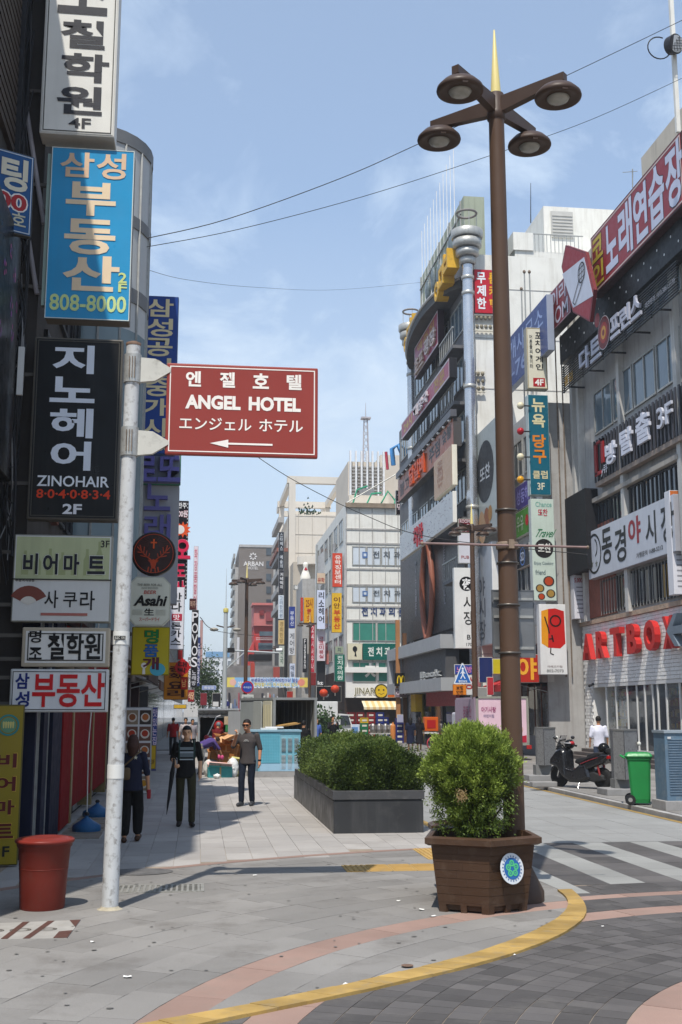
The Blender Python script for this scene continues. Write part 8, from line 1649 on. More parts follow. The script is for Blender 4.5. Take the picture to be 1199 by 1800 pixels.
# others, farther away
ST = dict()
def at_px(px, py, Y): g_ = gy(px, py, Y); return g_.x, Y
bent = dict(che=(0, .34, 1.08), nek=(0, .48, 1.13), head=(0, .60, 1.12), shL=(-.19, .42, 1.10), shR=(.19, .42, 1.10), elL=(-.2, .55, .85), elR=(.2, .60, .86), wrL=(-.15, .68, .62), wrR=(.16, .72, .62))
def gloves(e, j, I):
 for S in 'LR': q = MB(); q.ell(I @ (j['wr' + S] + V3((0, 0, -.05))), (.06, .06, .08), 8, 6, paint('c04a78')); q.build('glove', e)
x, y = at_px(352, 1340, 36.8); person('stooping person in a purple shirt and pink gloves sorting cardboard', x, y, 12, 1.62, 'a87a5c', '4c3c74', '6c6c68', '3a3a3a', '2a1a14', bent, sleeve=.5, extra=gloves)
x, y = at_px(378, 1300, 41.5); person('person in a dark red jacket and grey cap loading the open van', x, y, 60, 1.66, 'a87a5c', '5c1218', '22222a', '1c1c1c', '6c7478', dict(bent, che=(0, .12, 1.25), nek=(0, .2, 1.40), head=(0, .27, 1.52), shL=(-.19, .17, 1.34), shR=(.19, .17, 1.34)), sleeve=.95)
x, y = at_px(304, 1300, 53); person('person in a red shirt and black trousers far down the left footpath', x, y, 100, 1.66, shirt='8c1418', trouser='101014')
x, y = at_px(326, 1300, 49); person('person in a pale patterned top and black cap walking behind the young man', x, y, -95, 1.68, shirt='a8a0a0', trouser='2a2a30', hair='0a0a0a', J=WK)
x, y = at_px(338, 1300, 50); person('person in a grey and white blouse beside the one in the black cap', x, y, -80, 1.62, shirt='8c8890', trouser='303038', female=True)
x, y = at_px(531, 1360, 37.2); person('person in black with arms lowered beside the rear of the box truck', x, y, 70, 1.72, shirt='0c0c0e', trouser='121214', sleeve=.9, J=dict(bent, che=(0, .10, 1.27), nek=(0, .16, 1.43), head=(0, .20, 1.56), shL=(-.19, .13, 1.38), shR=(.19, .13, 1.38), wrL=(-.15, .4, .95), wrR=(.15, .4, .95), elL=(-.22, .2, 1.1), elR=(.22, .2, 1.1)))
x, y = at_px(556, 1300, 48); person('person in a blue shirt half hidden between the box truck and the hedge', x, y, -60, 1.66, shirt='4a64a8', trouser='2a2a30', hair='3a2014')
x, y = at_px(585, 1300, 52); person('man in black holding up a phone behind the hedge', x, y, -80, 1.74, shirt='18181c', trouser='18181c', sleeve=.9, J=dict(elL=(-.22, .12, 1.18), wrL=(-.08, .32, 1.36), elR=(.24, .12, 1.2), wrR=(.10, .30, 1.38)), extra=lambda e, j, I: MB().box(-.05, .06, .36, .375, 1.38, 1.5, paint('b8b8bc'), I).build('phone', e))
x, y = at_px(722, 1325, 55); person('woman in a navy dress, left of the pair walking towards the shops', x, y, 80, 1.66, shirt='141a30', trouser='161c34', female=True, skirt=True, long_hair=.2, hair='14100e', J=WK)
x, y = at_px(738, 1325, 55.2); person('woman in a black dress, right of the pair walking towards the shops', x, y, 95, 1.66, shirt='1a1518', trouser='1c181c', female=True, skirt=True, long_hair=.14, hair='20140f', J=WK)
x, y = at_px(1053, 1300, 33.5); person('man in a white short-sleeved shirt seen from behind near the scooter', x, y, 80, 1.74, 'a87a5c', 'd0d0dc', '3a4458', '1c1c1c', '1c1815', dict(elL=(-.25, .0, 1.15), elR=(.25, .0, 1.15)), z=.08)
# ------------------------------------------------------------------ black scooter
pf, pr = gz(985, 1383, .09), gz(1060, 1388, .09); d = (pf-pr); d.z = 0; wb = 1.36; a = math.atan2(d.y, d.x); mid = (pf+pr)/2
S = thing('scooter', 'black maxi scooter parked on its stand by the kerb with a red tail light', 'scooter', (mid.x, mid.y, .09), a); I = wm(S)
BK = mat('gloss_black_bodywork', (.012, .012, .014), .22, .1, 3, spec=.6); RB_ = mat('tyre_rubber', (.018, .018, .018), .8, .1); RIM = mat('dark_wheel_rim', (.09, .09, .095), .4, .1, metal=.5); SEAT = mat('black_vinyl', (.022, .022, .024), .55, .1); CH = mat('chrome_trim', (.5, .5, .5), .2, .1, metal=.9)
for x0, r_ in ((wb/2, .27), (-wb/2, .265)):
 q = MB(); MW = I @ Matrix.Translation((x0, 0, r_)) @ Matrix.Rotation(PI / 2, 4, 'X'); q.lathe([(r_ - .07, -.055), (r_ - .015, -.05), (r_, -.02), (r_, .02), (r_ - .015, .05), (r_ - .07, .055)], (0, 0, 0), 28, RB_, MW); w_ = q.build('wheel', S)
 q = MB(); q.lathe([(r_-.07, -.05), (r_-.085, -.03), (r_-.085, .03), (r_-.07, .05)], (0, 0, 0), 24, RIM, MW); q.cyl(MW @ V3((0, 0, -.06)), MW @ V3((0, 0, .06)), .045, n=12, m=RIM)
 for k in range(6): q.box(.03, r_ - .08, -.014, .014, -.02, .02, RIM, MW @ Matrix.Rotation(k * PI / 3, 4, 'Z'))
 q.build('rim', w_); q = MB(); disc(q, 0, 0, .11, .058, MW, mat('brake_disc', (.3, .3, .3), .3, metal=.8), 20, 1, .07); q.build('brake_disc', w_)
def pill(name, P, w, m_, sub=2, r=.03, vox=.016):
 q = MB(); n = len(P); cx_ = sum(p[0] for p in P)/n; cz = sum(p[1] for p in P)/n; L_ = []
 for s, f in ((-w, .82), (-w*.7, 1), (w*.7, 1), (w, .82)): L_ += [V3((cx_+(p[0]-cx_)*f, s, cz+(p[1]-cz)*f)) for p in P]
 q.add(L_, [tuple(range(n)), tuple(range(3*n, 4*n))[::-1]]+[(k*n+i, (k+1)*n+i, (k+1)*n+(i+1) % n, k*n+(i+1) % n) for k in range(3) for i in range(n)]); r_ = remesh(q, vox, 3); return put(r_, name, S, m_)
pill('front_fairing', [(.62, .50), (.86, .56), (.84, .70), (.62, .92), (.48, .98), (.36, .90), (.34, .46), (.30, .24), (.42, .24)], .22, BK)
pill('front_mudguard', [(.36, .48), (.50, .56), (.72, .58), (.90, .48), (.93, .36), (.88, .36), (.80, .46), (.66, .53), (.52, .52), (.42, .44)], .09, BK, vox=.012)
pill('floor_tunnel', [(.42, .22), (.40, .50), (.10, .44), (-.05, .56), (-.30, .60), (-.42, .26), (-.10, .14), (.26, .14)], .19, BK)
pill('tail_fairing', [(-.02, .60), (-.20, .66), (-.80, .86), (-.99, .84), (-.96, .76), (-.78, .62), (-.45, .50), (-.12, .40)], .17, BK)
pill('seat', [(.10, .62), (.06, .70), (-.10, .74), (-.30, .76), (-.36, .84), (-.62, .90), (-.80, .90), (-.80, .84), (-.34, .70), (-.02, .58)], .15, SEAT)
pill('engine_case', [(-.10, .22), (-.16, .38), (-.50, .42), (-.78, .34), (-.80, .22), (-.50, .16)], .13, mat('engine_dark', (.03, .03, .03), .5, .2, 8))
MB().cyl(I @ V3((-.25, -.19, .26)), I @ V3((-.86, -.21, .40)), .045, .06, 12, mat('exhaust_black', (.02, .02, .02), .4)).build('exhaust', S)
MB().tube([I @ V3(p) for p in ((.60, 0, .60), (.50, 0, .98), (.47, -.10, 1.04), (.42, -.34, 1.02))], .018, 8, BK).tube([I @ V3(p) for p in ((.50, 0, .98), (.47, .10, 1.04), (.42, .34, 1.02))], .018, 8, BK).build('handlebar', S)
for s in (-1, 1):
 MB().cyl(I @ V3((.44, s * .27, 1.03)), I @ V3((.41, s * .38, 1.01)), .024, n=8, m=RB_).build('grip', S); q = MB(); q.tube([I @ V3((.47, s * .20, 1.04)), I @ V3((.52, s * .30, 1.14)), I @ V3((.50, s * .33, 1.19))], .010, 6, BK); q.ell(I @ V3((.50, s * .34, 1.22)), (.05, .07, .045), 10, 6, BK); q.build('mirror', S)
 MB().tube([I @ V3((wb / 2, s * .075, .27)), I @ V3((.56, s * .085, .62))], .025, 8, CH).build('fork_leg', S); MB().tube([I @ V3((-wb / 2, s * .10, .30)), I @ V3((-.62, s * .12, .62))], .028, 8, mat('red_spring', (.25, .03, .03), .5)).build('shock_absorber', S)
 MB().bbox(-.99, -.78, s * .10 - .045, s * .10 + .045, .74, .82, .015, paint('a01418', .2), I).build('tail_light', S); MB().tube([I @ V3((-.15, s * .185, .60)), I @ V3((-.5, s * .178, .72)), I @ V3((-.80, s * .15, .80))], .010, 5, paint('8a1c20')).build('side_stripe', S)
q = MB(); q.add([I @ V3(p) for p in ((.66, -.15, .92), (.66, .15, .92), (.50, .13, 1.28), (.50, -.13, 1.28))], [(0, 1, 2, 3)], mat('smoked_screen', (.05, .05, .055), .1, trans=.6)); q.build('windscreen', S)
MB().bbox(-.17 - .86, -.86, -.12, .12, .86, 1.0, .05, SEAT, I).build('back_pad', S); MB().ell(I @ V3((-.74, 0, .99)), (.14, .14, .13), 14, 10, paint('101012', .25)).build('helmet_box', S)
MB().bbox(-1.10, -1.085, -.10, .10, .52, .66, .003, paint('c8ccd4'), I @ Matrix.Translation((0, 0, 0))).build('number_plate', S); MB().tube([I @ V3((-.9, 0, .72)), I @ V3((-1.09, 0, .60))], .02, 6, BK).build('plate_holder', S); MB().tube([I @ V3((-.05, .12, .2)), I @ V3((-.10, .24, .0))], .012, 6, CH).build('stand', S)
hp = I @ V3((.34, -.02, 1.06)); H = thing('helmet', 'black white and red helmet resting on the handlebar of the scooter', 'helmet', hp); MB().ell(hp, (.13, .13, .12), 16, 10, paint('141416', .2)).build('shell', H); MB().tube([hp + V3((.13 * math.cos(t), .13 * math.sin(t), .03)) for t in [k * .4 for k in range(17)]], .012, 5, paint('c0c0c4')).build('white_band', H); MB().ell(hp + V3((.03, -.08, .03)), (.08, .07, .05), 10, 6, paint('a01c24')).build('red_patch', H)
# ------------------------------------------------------------------ box truck with open rear
o = V3((2.55, 39.2, 0)); f = V3((-.30, .954, 0)).normalized(); r = V3((f.y, -f.x, 0)); I = Matrix(((r.x, f.x, 0, o.x), (r.y, f.y, 0, o.y), (0, 0, 1, 0), (0, 0, 0, 1)))
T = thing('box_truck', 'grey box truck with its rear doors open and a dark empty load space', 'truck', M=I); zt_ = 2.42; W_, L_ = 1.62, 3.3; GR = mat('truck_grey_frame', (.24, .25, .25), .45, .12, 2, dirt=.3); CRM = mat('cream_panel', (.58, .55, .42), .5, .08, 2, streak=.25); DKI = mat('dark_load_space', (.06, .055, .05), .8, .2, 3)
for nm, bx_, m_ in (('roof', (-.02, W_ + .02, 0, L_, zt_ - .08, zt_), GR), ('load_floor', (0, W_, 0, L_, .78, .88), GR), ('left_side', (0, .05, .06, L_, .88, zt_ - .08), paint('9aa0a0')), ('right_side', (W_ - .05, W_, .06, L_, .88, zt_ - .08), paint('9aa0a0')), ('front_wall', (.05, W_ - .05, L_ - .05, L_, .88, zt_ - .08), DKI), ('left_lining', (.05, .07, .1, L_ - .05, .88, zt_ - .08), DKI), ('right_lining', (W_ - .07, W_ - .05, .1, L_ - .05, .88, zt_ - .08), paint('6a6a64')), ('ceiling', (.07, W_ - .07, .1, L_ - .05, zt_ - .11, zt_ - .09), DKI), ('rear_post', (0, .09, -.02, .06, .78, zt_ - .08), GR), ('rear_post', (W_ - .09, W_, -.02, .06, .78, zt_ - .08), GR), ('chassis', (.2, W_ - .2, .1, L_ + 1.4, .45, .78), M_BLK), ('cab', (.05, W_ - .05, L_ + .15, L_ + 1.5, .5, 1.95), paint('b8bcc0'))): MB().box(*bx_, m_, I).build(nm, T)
for k in range(7): MB().box(W_ - .085, W_ - .07, .3 + k * .42, .36 + k * .42, .9, zt_ - .12, paint('8a8a82'), I).build('lining_rib', T)
MB().bbox(-.045, -.01, .06, .86, .86, zt_ - .12, .01, CRM, I).build('rear_door', T); MB().bbox(-.09, -.055, .9, 1.70, .86, zt_ - .12, .01, paint('a8aca8'), I).build('rear_door', T)
for k in range(5): MB().box(-.06, -.046, .14 + k * .15, .18 + k * .15, .95, zt_ - .25, paint('c0b894'), I).build('door_rib', T)
for x in (.05, W_-.27):
 for y in (.75, L_ + .75): q = MB(); q.cyl(I @ V3((x, y, .31)), I @ V3((x + .22, y, .31)), .31, n=18, m=RB_); w_ = q.build('wheel', T); MB().cyl(I @ V3((x - .01, y, .31)), I @ V3((x + .23, y, .31)), .15, n=12, m=M_STEEL).build('hub', w_)
for x in (.02, W_ - .24): MB().bbox(x, x + .22, -.03, .0, .58, .70, .01, paint('b8401c'), I).build('tail_light', T)
# white truck behind the hedge
g0 = gy(520, 1237, 66); g1 = gy(594, 1233, 66); T = thing('white_truck', 'white box truck parked across the street behind the hedge', 'truck', (g0.x, 66, 0)); WT = paint('cfd0d0')
MB().bbox(g0.x, g1.x, 66, 68, .8, g1.z, .04, WT).build('cargo_box', T); MB().box(g0.x + .2, g1.x + .7, 66.2, 67.8, .5, .8, M_BLK).build('chassis', T); q = MB(); q.prism([(g1.x + .05, .55), (g1.x + .85, .55), (g1.x + .85, 1.1), (g1.x + .65, 1.75), (g1.x + .05, 1.8)], -67.8, -66.1, WT, Matrix(((1, 0, 0, 0), (0, 0, -1, 0), (0, 1, 0, 0), (0, 0, 0, 1)))); q.build('cab', T)
MB().prism([(g1.x + .15, 1.15), (g1.x + .75, 1.15), (g1.x + .6, 1.68), (g1.x + .15, 1.7)], 66.0, 66.09, M_GLASS, Matrix(((1, 0, 0, 0), (0, 0, 1, 0), (0, 1, 0, 0), (0, 0, 0, 1)))).build('side_window', T)
for x in (g0.x + .8, g1.x + .4): MB().cyl((x, 66.0, .35), (x, 66.3, .35), .35, n=16, m=RB_).build('wheel', T)
# pink advertising truck
A, B = gy(838, 1310, 43.4), gy(931, 1320, 43.4); A.z = B.z = 0; r = (B-A).normalized(); f = V3((-r.y, r.x, 0)); I = Matrix(((r.x, f.x, 0, A.x), (r.y, f.y, 0, A.y), (0, 0, 1, 0), (0, 0, 0, 1))); W_ = (B-A).length; zt_ = gy(850, 1224, 43.4).z
T = thing('advertising_truck', 'box truck covered with pale pink posters parked behind the potted shrub', 'truck', M=I); zb_ = .72; PK = paint('d8b8c4', .35)
MB().box(.03, W_ - .03, .03, 3.6, zb_, zt_ - .03, paint('a89aa4'), I).build('cargo_box', T); q = MB()
for b_ in ((0, W_, -.03, .05, zt_ - .08, zt_), (0, W_, -.03, .05, zb_ - .06, zb_ + .04), (0, .09, -.03, .05, zb_, zt_), (W_ - .09, W_, -.03, .05, zb_, zt_), (W_ * .47, W_ * .53, -.03, .04, zb_, zt_)): q.box(*b_, paint('8a8a80'), I)
q.build('metal_frame', T)
for x0, x1 in ((.09, W_*.47), (W_*.53, W_-.09)):
 MB().box(x0, x1, .0, .03, zb_ + .04, zt_ - .08, PK, I).build('poster', T)
MP = I @ Matrix(((1, 0, 0, 0), (0, 0, -1, -.005), (0, 1, 0, zb_), (0, 0, 0, 1))); hh = zt_ - zb_; letters(T, MP, W_, hh, [('아기사랑', 'a04a74', .10, .22, .38, .34, {'b': .02}), ('어린이집', '7a6a8a', .14, .38, .34, .45), ('디자인', '8a7a9c', .22, .62, .42, .72, {'b': .01}), ('사랑', 'b0506c', .60, .25, .78, .38, {'b': .02})], z=.006)
q = MB(); poly(q, [(W_ * .55, .05), (W_ * .95, .05), (W_ * .95, hh * .18), (W_ * .55, hh * .10)], .006, MP, paint('a82038')); disc(q, W_ * .72, hh * .38, .16, .007, MP, paint('6a4a4a'), 14); disc(q, W_ * .82, hh * .30, .14, .008, MP, paint('c8a094'), 14); q.build('poster_print', T)
MB().box(-.03, .03, .1, 3.5, zb_ + .1, zt_ - .1, paint('a08c9c'), I).build('side_poster', T); q = MB(); MS = I @ Matrix(((0, 0, -1, -.035), (-1, 0, 0, 2.5), (0, 1, 0, zb_), (0, 0, 0, 1))); disc(q, 1.5, hh * .25, .3, .004, MS, paint('6c5c70'), 16, .7); put_text(q, '꿈동산', .5, hh * .55, 1.9, hh * .8, .005, MS, paint('8c4a6a'), .02); q.build('side_print', T)
for x, y in ((.25, .5), (W_ - .4, .4), (.25, 2.2), (W_ - .4, 2.2)): w_ = MB().cyl(I @ V3((x, y, .28)), I @ V3((x + .2, y, .28)), .28, n=16, m=RB_).build('wheel', T); MB().cyl(I @ V3((x - .01, y, .28)), I @ V3((x + .21, y, .28)), .13, n=10, m=M_STEEL).build('hub', w_)
MB().box(.3, W_ - .3, .3, 4.0, .4, zb_ - .05, M_BLK, I).build('chassis', T); MB().bbox(.15, W_ - .15, 3.7, 5.0, .45, 1.9, .08, paint('c0c0c8'), I).build('cab', T); MB().bbox(W_ - .12, W_ + .08, -.04, .02, zb_ - .2, zb_ - .05, .01, paint('9c2420'), I).build('tail_light', T)
# open-backed people carrier, and the rubbish pile in front of it
c = gy(383, 1300, 46); x0, x1 = gy(347, 1300, 46).x, gy(418, 1300, 46).x; T = thing('open_van', 'silver people carrier with its tailgate raised behind the cardboard pile', 'van', (c.x, 46, 0)); SV = mat('silver_car_paint', (.40, .42, .44), .3, .05, 1, metal=.4)
MB().bbox(x0, x0 + .1, 46, 50, .45, 1.75, .03, SV).build('side_panel', T); MB().bbox(x1 - .1, x1, 46, 50, .45, 1.75, .03, SV).build('side_panel', T); MB().bbox(x0, x1, 46, 49.8, 1.72, 1.84, .04, SV).build('roof', T); MB().box(x0 + .1, x1 - .1, 46.1, 49.9, .5, .6, DKI).box(x0 + .1, x1 - .1, 48.4, 48.5, .6, 1.7, DKI).build('interior', T); MB().bbox(x0, x1, 45.9, 46.1, .35, .62, .03, SV).build('bumper', T)
q = MB(); q.prism([(0, 0), (1.1, .15), (1.1, .22), (0, .08)], -x1, -x0, SV, Matrix(((0, 0, -1, 0), (-1, 0, 0, 46.1), (0, 1, 0, 1.84), (0, 0, 0, 1)))); q.build('tailgate', T)
for x in (x0 + .05, x1 - .25): MB().cyl((x, 46.8, .3), (x + .2, 46.8, .3), .3, n=14, m=RB_).build('wheel', T)
q = MB(); q.cyl((gy(362, 1284, 40).x, 40, .9), (gy(362, 1284, 40).x+.01, 40.1, 1.0), .03, n=5, m=M_BLK)
def carton(label, px, py, Y, w, d_, h_, rz, col='8a5f36', cat='box', tilt=0, nm='cardboard_box', z=None, open_=False):
 p = gy(px, py, Y); p.z = max(0, p.z) if z is None else z; I = Matrix.Translation(p) @ Matrix.Rotation(rz, 4, 'Z') @ Matrix.Rotation(tilt, 4, 'Y'); e = thing(nm, label, cat, M=I, group='boxes and bags of the rubbish pile'); m_ = mat('carton_' + col, col, .85, .12, 5, dirt=.15)
 MB().bbox(-w / 2, w / 2, -d_ / 2, d_ / 2, .0, h_, .006, m_, I).build('box_body', e)
 q = MB()
 for s in (-1, 1): q.add([I @ V3(v) for v in ((-w/2, s*d_/2, h_), (w/2, s*d_/2, h_), (w/2, s*(d_/2+.16), h_+(.02 if not open_ else -.1)), (-w/2, s*(d_/2+.16), h_+(.08 if not open_ else -.14)))], [(0, 1, 2, 3)], m_)
 q.build('flap', e); MB().box(-.025, .025, -d_ / 2 - .003, -d_ / 2 - .001, 0, h_, paint('a88a60'), I).build('tape', e); return e
for a in (('large carton at the bottom left of the rubbish pile', 384, 1345, 37.4, .62, .4, .42, .2, 'a06c3e'), ('carton in the middle of the rubbish pile, slightly turned', 400, 1340, 37.8, .55, .4, .55, -.3, '94602f'), ('carton at the right of the rubbish pile behind the walking man', 413, 1338, 38.2, .5, .4, .62, .1, '80502a')): carton(*a)
carton('tall narrow carton standing behind the pile', 392, 1300, 38.6, .4, .3, .62, .5, '8c5c30', z=.55); carton('carton lying tilted over the middle boxes', 402, 1312, 37.9, .55, .35, .3, -.2, '9c6a3c', tilt=.25, z=.66); carton('pale flattened carton on top of the pile', 399, 1298, 38.0, .5, .4, .1, .4, 'c89c70', tilt=-.5, z=1.0); carton('small brown carton leaning on the left of the pile', 376, 1330, 37.7, .36, .3, .4, -.4, '7a4e2a', tilt=.2, z=.42)
carton('white and teal fruit box at the front of the pile', 386, 1371, 35.4, .72, .42, .30, .08, '3f8a8c', z=0); carton('pink lidded foam box on the teal fruit box', 386, 1355, 35.4, .7, .4, .08, .1, 'd0a8a0', z=.30)
carton('yellow and white carton beside the walking man', 415, 1365, 36.0, .4, .4, .5, -.2, 'b8b070', z=0)
for lab, px, Y, s, c_ in (('white plastic sack at the left end of the rubbish pile', 366, 35.9, (.17, .16, .28), 'c4c2bc'), ('white plastic sack behind the grey shirted man', 409, 35.5, (.19, .16, .32), 'cfd0ce'), ('small white bag on the paving before the teal box', 381, 34.7, (.12, .1, .08), 'd8d8d4'), ('black rubbish sack by the small brown carton', 372, 36.9, (.24, .2, .26), '1c1c20')):
 p = gy(px, 1360, Y); q = MB(); q.ell((0, 0, s[2]*.8), s, 10, 8); me = remesh(q, .05, 2); rr = random.Random(px)
 for v in me.vertices: v.co += V3((rr.uniform(-.02, .02), rr.uniform(-.02, .02), rr.uniform(-.015, .02)))
 o = bpy.data.objects.new('rubbish_bag', me); me.materials.append(paint(c_)); COL.objects.link(o); o.location = (p.x, Y, .01); tag(o, lab, 'bag', 'boxes and bags of the rubbish pile')
# red frame cycle cart by the van
x, y = at_px(368, 1290, 43); e = thing('hand_cart', 'hand cart with a red and white hoop wheel beside the open van', 'cart', (x, y, 0)); MB().tube([V3((x + .2 * math.cos(t), y, .85 + .2 * math.sin(t))) for t in [k * .33 for k in range(20)]], .02, 5, paint('d0c8c8')).build('hoop', e); MB().tube([(x - .2, y, 0), (x - .1, y, 1.0), (x + .25, y, 1.75), (x + .4, y, 1.8)], .022, 5, paint('c8c8c8')).build('handle', e); MB().ell((x - .1, y, 1.0), (.10, .08, .10), 10, 6, paint('8c1c24')).build('red_reel', e)
x, y = at_px(399, 1262, 44.4); e = thing('goods_stack', 'red sack on stacked fruit crates in the opening of the van', 'goods', (x, y, 0)); MB().bbox(x - .5, x + .6, y, y + .5, .8, 1.15, .02, paint('b88868')).build('crate', e); MB().bbox(x - .05, x + .6, y, y + .5, 1.17, 1.42, .02, paint('2f7a44')).build('crate', e); MB().bbox(x - .1, x + .62, y, y + .5, 1.44, 1.75, .02, paint('b8a488')).build('crate', e); MB().ell((x - .3, y + .2, 1.38), (.2, .16, .22), 10, 8, paint('8c1a1a')).build('sack', e)
# ------------------------------------------------------------------ stacked bottle crates, kegs and fruit stand
def crate(label, x, y, z, col, w=.46, first=[None, {}]):
 m_ = paint(col, .4); key = col; I = Matrix.Translation((x, y, z)); e = thing('bottle_crate', label, 'crate', M=I, group='bottle crates stacked before the white fascia shop')
 if key not in first[1]:
  a = MB(); a.box(-w / 2, w / 2, -.17, .17, 0, .29, m_).box(-w / 2 - .008, w / 2 + .008, -.178, .178, .26, .30, m_).box(-w / 2 - .008, w / 2 + .008, -.178, .178, .0, .03, m_); b_ = MB(); b_.box(-w * .3, w * .3, -.176, -.171, .09, .20, paint('c8c4b8')); g_ = MB(); g_.box(-w * .42, w * .42, -.173, -.1705, .06, .08, paint('201c1c')).box(-w * .42, w * .42, -.173, -.1705, .225, .245, paint('201c1c')); first[1][key] = (a.build('body', e, world=False), b_.build('label_print', e, world=False), g_.build('slot', e, world=False))
 else:
  for s_ in first[1][key]: o = s_.copy(); COL.objects.link(o); o.parent = e
 return e
YC = 70.0; ord_ = ['bottom', 'second', 'third', 'fourth', 'fifth', 'sixth', 'seventh']
for ci, (px, col, n, nm, Y) in enumerate(((604, '14506c', 5, 'teal', YC), (617, '7c1c24', 6, 'first maroon', YC), (633, '7c1c24', 6, 'second maroon', YC), (652, '8c2028', 6, 'third maroon', YC), (668, '1f2f7c', 6, 'blue', YC), (676, '1f2f7c', 5, 'right-hand blue', YC + .5), (640, '157048', 4, 'front green', YC - 1.6), (702, '20286c', 5, 'lone navy', YC - 3.0))):
 x = gy(px, 1290, Y).x
 for k in range(n): crate('%s crate of the %s stack of bottle crates' % (ord_[k], nm), x, Y, .02 + k * .305, col)
crate('yellow crate on top of the front green stack', gy(640, 1270, YC - 1.6).x, YC - 1.6, .02 + 4 * .305, 'c8a41c')
for i, px in enumerate((655, 666, 677, 687)):
 p = gy(px, 1290, 69.4); e = thing('beer_keg', ('leftmost', 'second', 'third', 'rightmost')[i] + ' of four steel beer kegs on the white bench', 'keg', (p.x, 69.2, .62)); MB().lathe([(.17, 0), (.19, .03), (.19, .2), (.2, .22), (.19, .24), (.19, .46), (.17, .5), (.1, .52), (.1, .58)], (p.x, 69.2, .62), 14, mat('keg_steel', (.35, .33, .31), .35, .2, 3, metal=.8)).build('keg_body', e); MB().cyl((p.x, 69.2, 1.18), (p.x, 69.2, 1.26), .05, n=8, m=M_BLK).build('valve', e)
x0, x1 = gy(650, 1300, 69.2).x, gy(692, 1300, 69.2).x; e = thing('bench', 'white bench carrying the steel kegs', 'bench', (x0, 69.2, 0)); MB().box(x0, x1, 69, 69.5, .56, .61, paint('c8c8c4')).build('top', e); [MB().box(x, x + .06, 69.05, 69.45, .0, .56, paint('c8c8c4')).build('leg', e) for x in (x0 + .02, x1 - .1)]
p = gy(706, 1262, 66.5); sign(frame_cam(698, 1256, 709, 1270, 66.5), 'plain pale notice on the lone navy crate stack', '9c9cb4', [], d=.05)
p = gy(691, 1285, 67.0); e = thing('gas_cylinder', 'orange gas cylinder beside the kegs', 'cylinder', (p.x, 67, 0)); MB().lathe([(.15, 0), (.16, .05), (.16, 1.05), (.12, 1.15), (.05, 1.2), (.05, 1.3)], (p.x, 67, 0), 12, paint('b8743c')).build('tank', e)
p = gy(624, 1290, 68.2); e = thing('ice_box', 'white and blue ice cream chest half hidden by the hedge', 'chest', (p.x, 68.2, 0)); MB().bbox(p.x - .3, p.x + .25, 68, 68.5, 0, 1.15, .02, paint('b8c8d8')).build('chest_body', e); MB().box(p.x - .2, p.x + .15, 67.985, 67.999, .5, 1.0, paint('5a84b8')).build('picture', e)
p = gy(757, 1285, 57.6); e = thing('fruit_stand', 'small delivery box stand in orange and red before the fast food shop', 'stand', (p.x, 57.6, 0)); MB().bbox(p.x - .34, p.x + .36, 57.4, 57.9, .95, 1.65, .03, paint('c85a14')).build('orange_box', e); MB().box(p.x - .22, p.x + .22, 57.38, 57.399, 1.1, 1.5, paint('a81c1c')).build('red_label', e); MB().box(p.x - .4, p.x + .4, 57.4, 57.9, .82, .9, paint('c8c8c4')).build('shelf', e); MB().box(p.x - .3, p.x + .3, 57.5, 57.8, .3, .82, M_BLK).build('frame', e)
p = gy(760, 1316, 57.0); e = thing('bicycle', 'red bicycle leaning before the fast food shop', 'bicycle', (p.x, 57, 0)); rp = paint('b8384c'); C0, C1 = V3((p.x, 56.9, .34)), V3((p.x + .95, 57.3, .34)); u = (C1 - C0).normalized()
for c in (C0, C1): w_ = MB().tube([c + u * (.32 * math.cos(t)) + V3((0, 0, .32 * math.sin(t))) for t in [k * PI / 10 for k in range(21)]], .028, 6, rp).build('wheel', e); q = MB(); [q.cyl(c, c + u * (.31 * math.cos(t)) + V3((0, 0, .31 * math.sin(t))), .004, n=3, m=M_STEEL) for t in [k * PI / 5 for k in range(10)]]; q.build('spokes', w_)
bb_, st_, hd_ = C0.lerp(C1, .45)-V3((0, 0, .05)), C0.lerp(C1, .38)+V3((0, 0, .5)), C0.lerp(C1, .85)+V3((0, 0, .52)); q = MB()
for a, c in ((C0, bb_), (bb_, st_), (st_, C0), (st_, hd_), (bb_, hd_), (hd_, C1)): q.tube([a, c], .02, 6, rp)
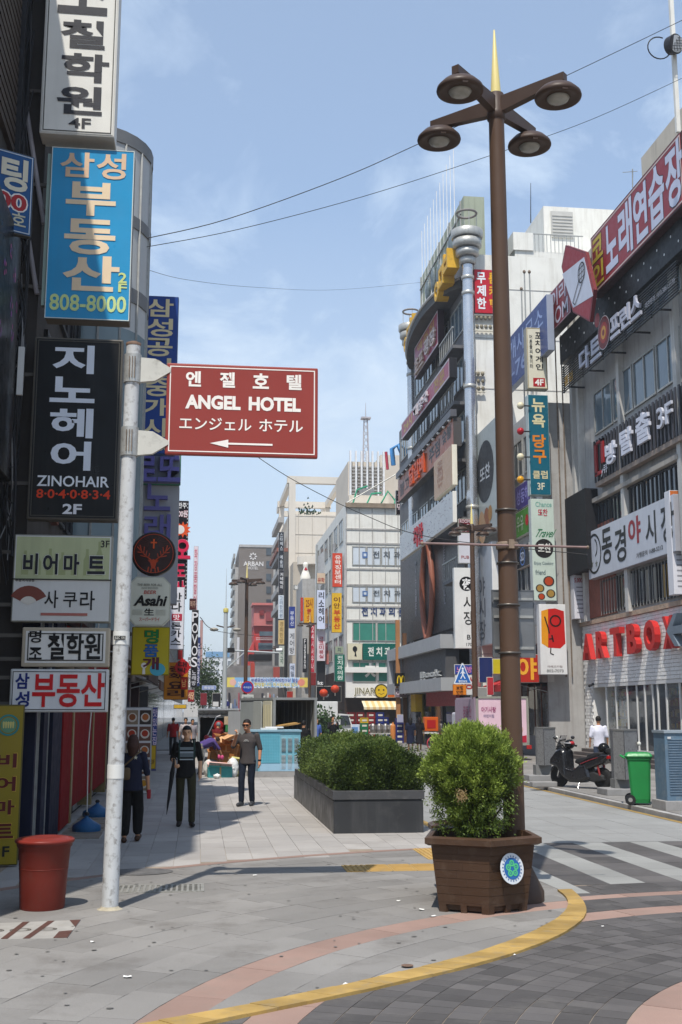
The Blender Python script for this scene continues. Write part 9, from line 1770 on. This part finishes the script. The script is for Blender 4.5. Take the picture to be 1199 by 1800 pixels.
q.build('frame', e); MB().ell(st_ + V3((0, 0, .06)), (.12, .06, .03), 8, 5, M_BLK).build('saddle', e); MB().tube([hd_ + V3((0, -.22, .1)), hd_ + V3((0, 0, .08)), hd_ + V3((0, .22, .1))], .014, 5, M_BLK).build('handlebar', e)
# street trees at the far end of the left row and a shrub behind the truck
def tree(label, px, Y, ztop, w, n, seed, nm='street_tree'):
 r_ = np.random.default_rng(seed); p = gy(px, 1240, Y); e = thing(nm, label, 'tree', (p.x, Y, 0)); MB().tube([(p.x, Y, 0), (p.x + .1, Y, ztop * .45), (p.x - .1, Y + .1, ztop * .85)], [.13, .09, .03], 7, mat('tree_bark', (.09, .07, .05), .9)).build('trunk', e)
 c = np.stack([p.x + r_.normal(size=n) * w * .42, Y + r_.normal(size=n) * w * .4, ztop * .68 + r_.normal(size=n) * ztop * .15], 1); per = 14; P = np.repeat(c, per, 0) + r_.normal(size=(n * per, 3)) * .28; D = r_.normal(size=(n * per, 3)); D /= np.linalg.norm(D, axis=1)[:, None]; s = r_.uniform(.15, .32, n * per); V, F = leaves(P, D, s, s * .6, r_); mesh_np('crown', V, F, np.clip(r_.normal(.4, .2, n * per), 0, 1), leafmat('street_tree_leaf', (.02, .045, .015), (.05, .10, .03), (.10, .16, .05)), e)
tree('leafy street tree at the far end of the left row before the apartment block', 355, 120, 7.2, 2.0, 240, 21); tree('smaller street tree farther off beside the first one', 366, 150, 6.0, 2.2, 160, 22); tree('low round green shrub tree between the trucks', 567, 60, 1.7, .8, 70, 23)
bpy.data.scenes.remove(TS)
# ------------------------------------------------------------------ thin summer haze
hz_ = MB().box(-1520, 1520, -1520, 1520, -1.2, 45, None); ho = hz_.build('haze', None, None, kind='stuff')
hm_ = bpy.data.materials.new('summer_haze'); hm_.use_nodes = True; t_ = hm_.node_tree; t_.nodes.remove(t_.nodes['Principled BSDF']); pv = t_.nodes.new('ShaderNodeVolumePrincipled')
pv.inputs['Color'].default_value = (.88, .93, 1, 1); pv.inputs['Density'].default_value = .0007; pv.inputs['Anisotropy'].default_value = .3; t_.links.new(pv.outputs[0], t_.nodes['Material Output'].inputs['Volume'])
ho.data.materials.clear(); ho.data.materials.append(hm_)
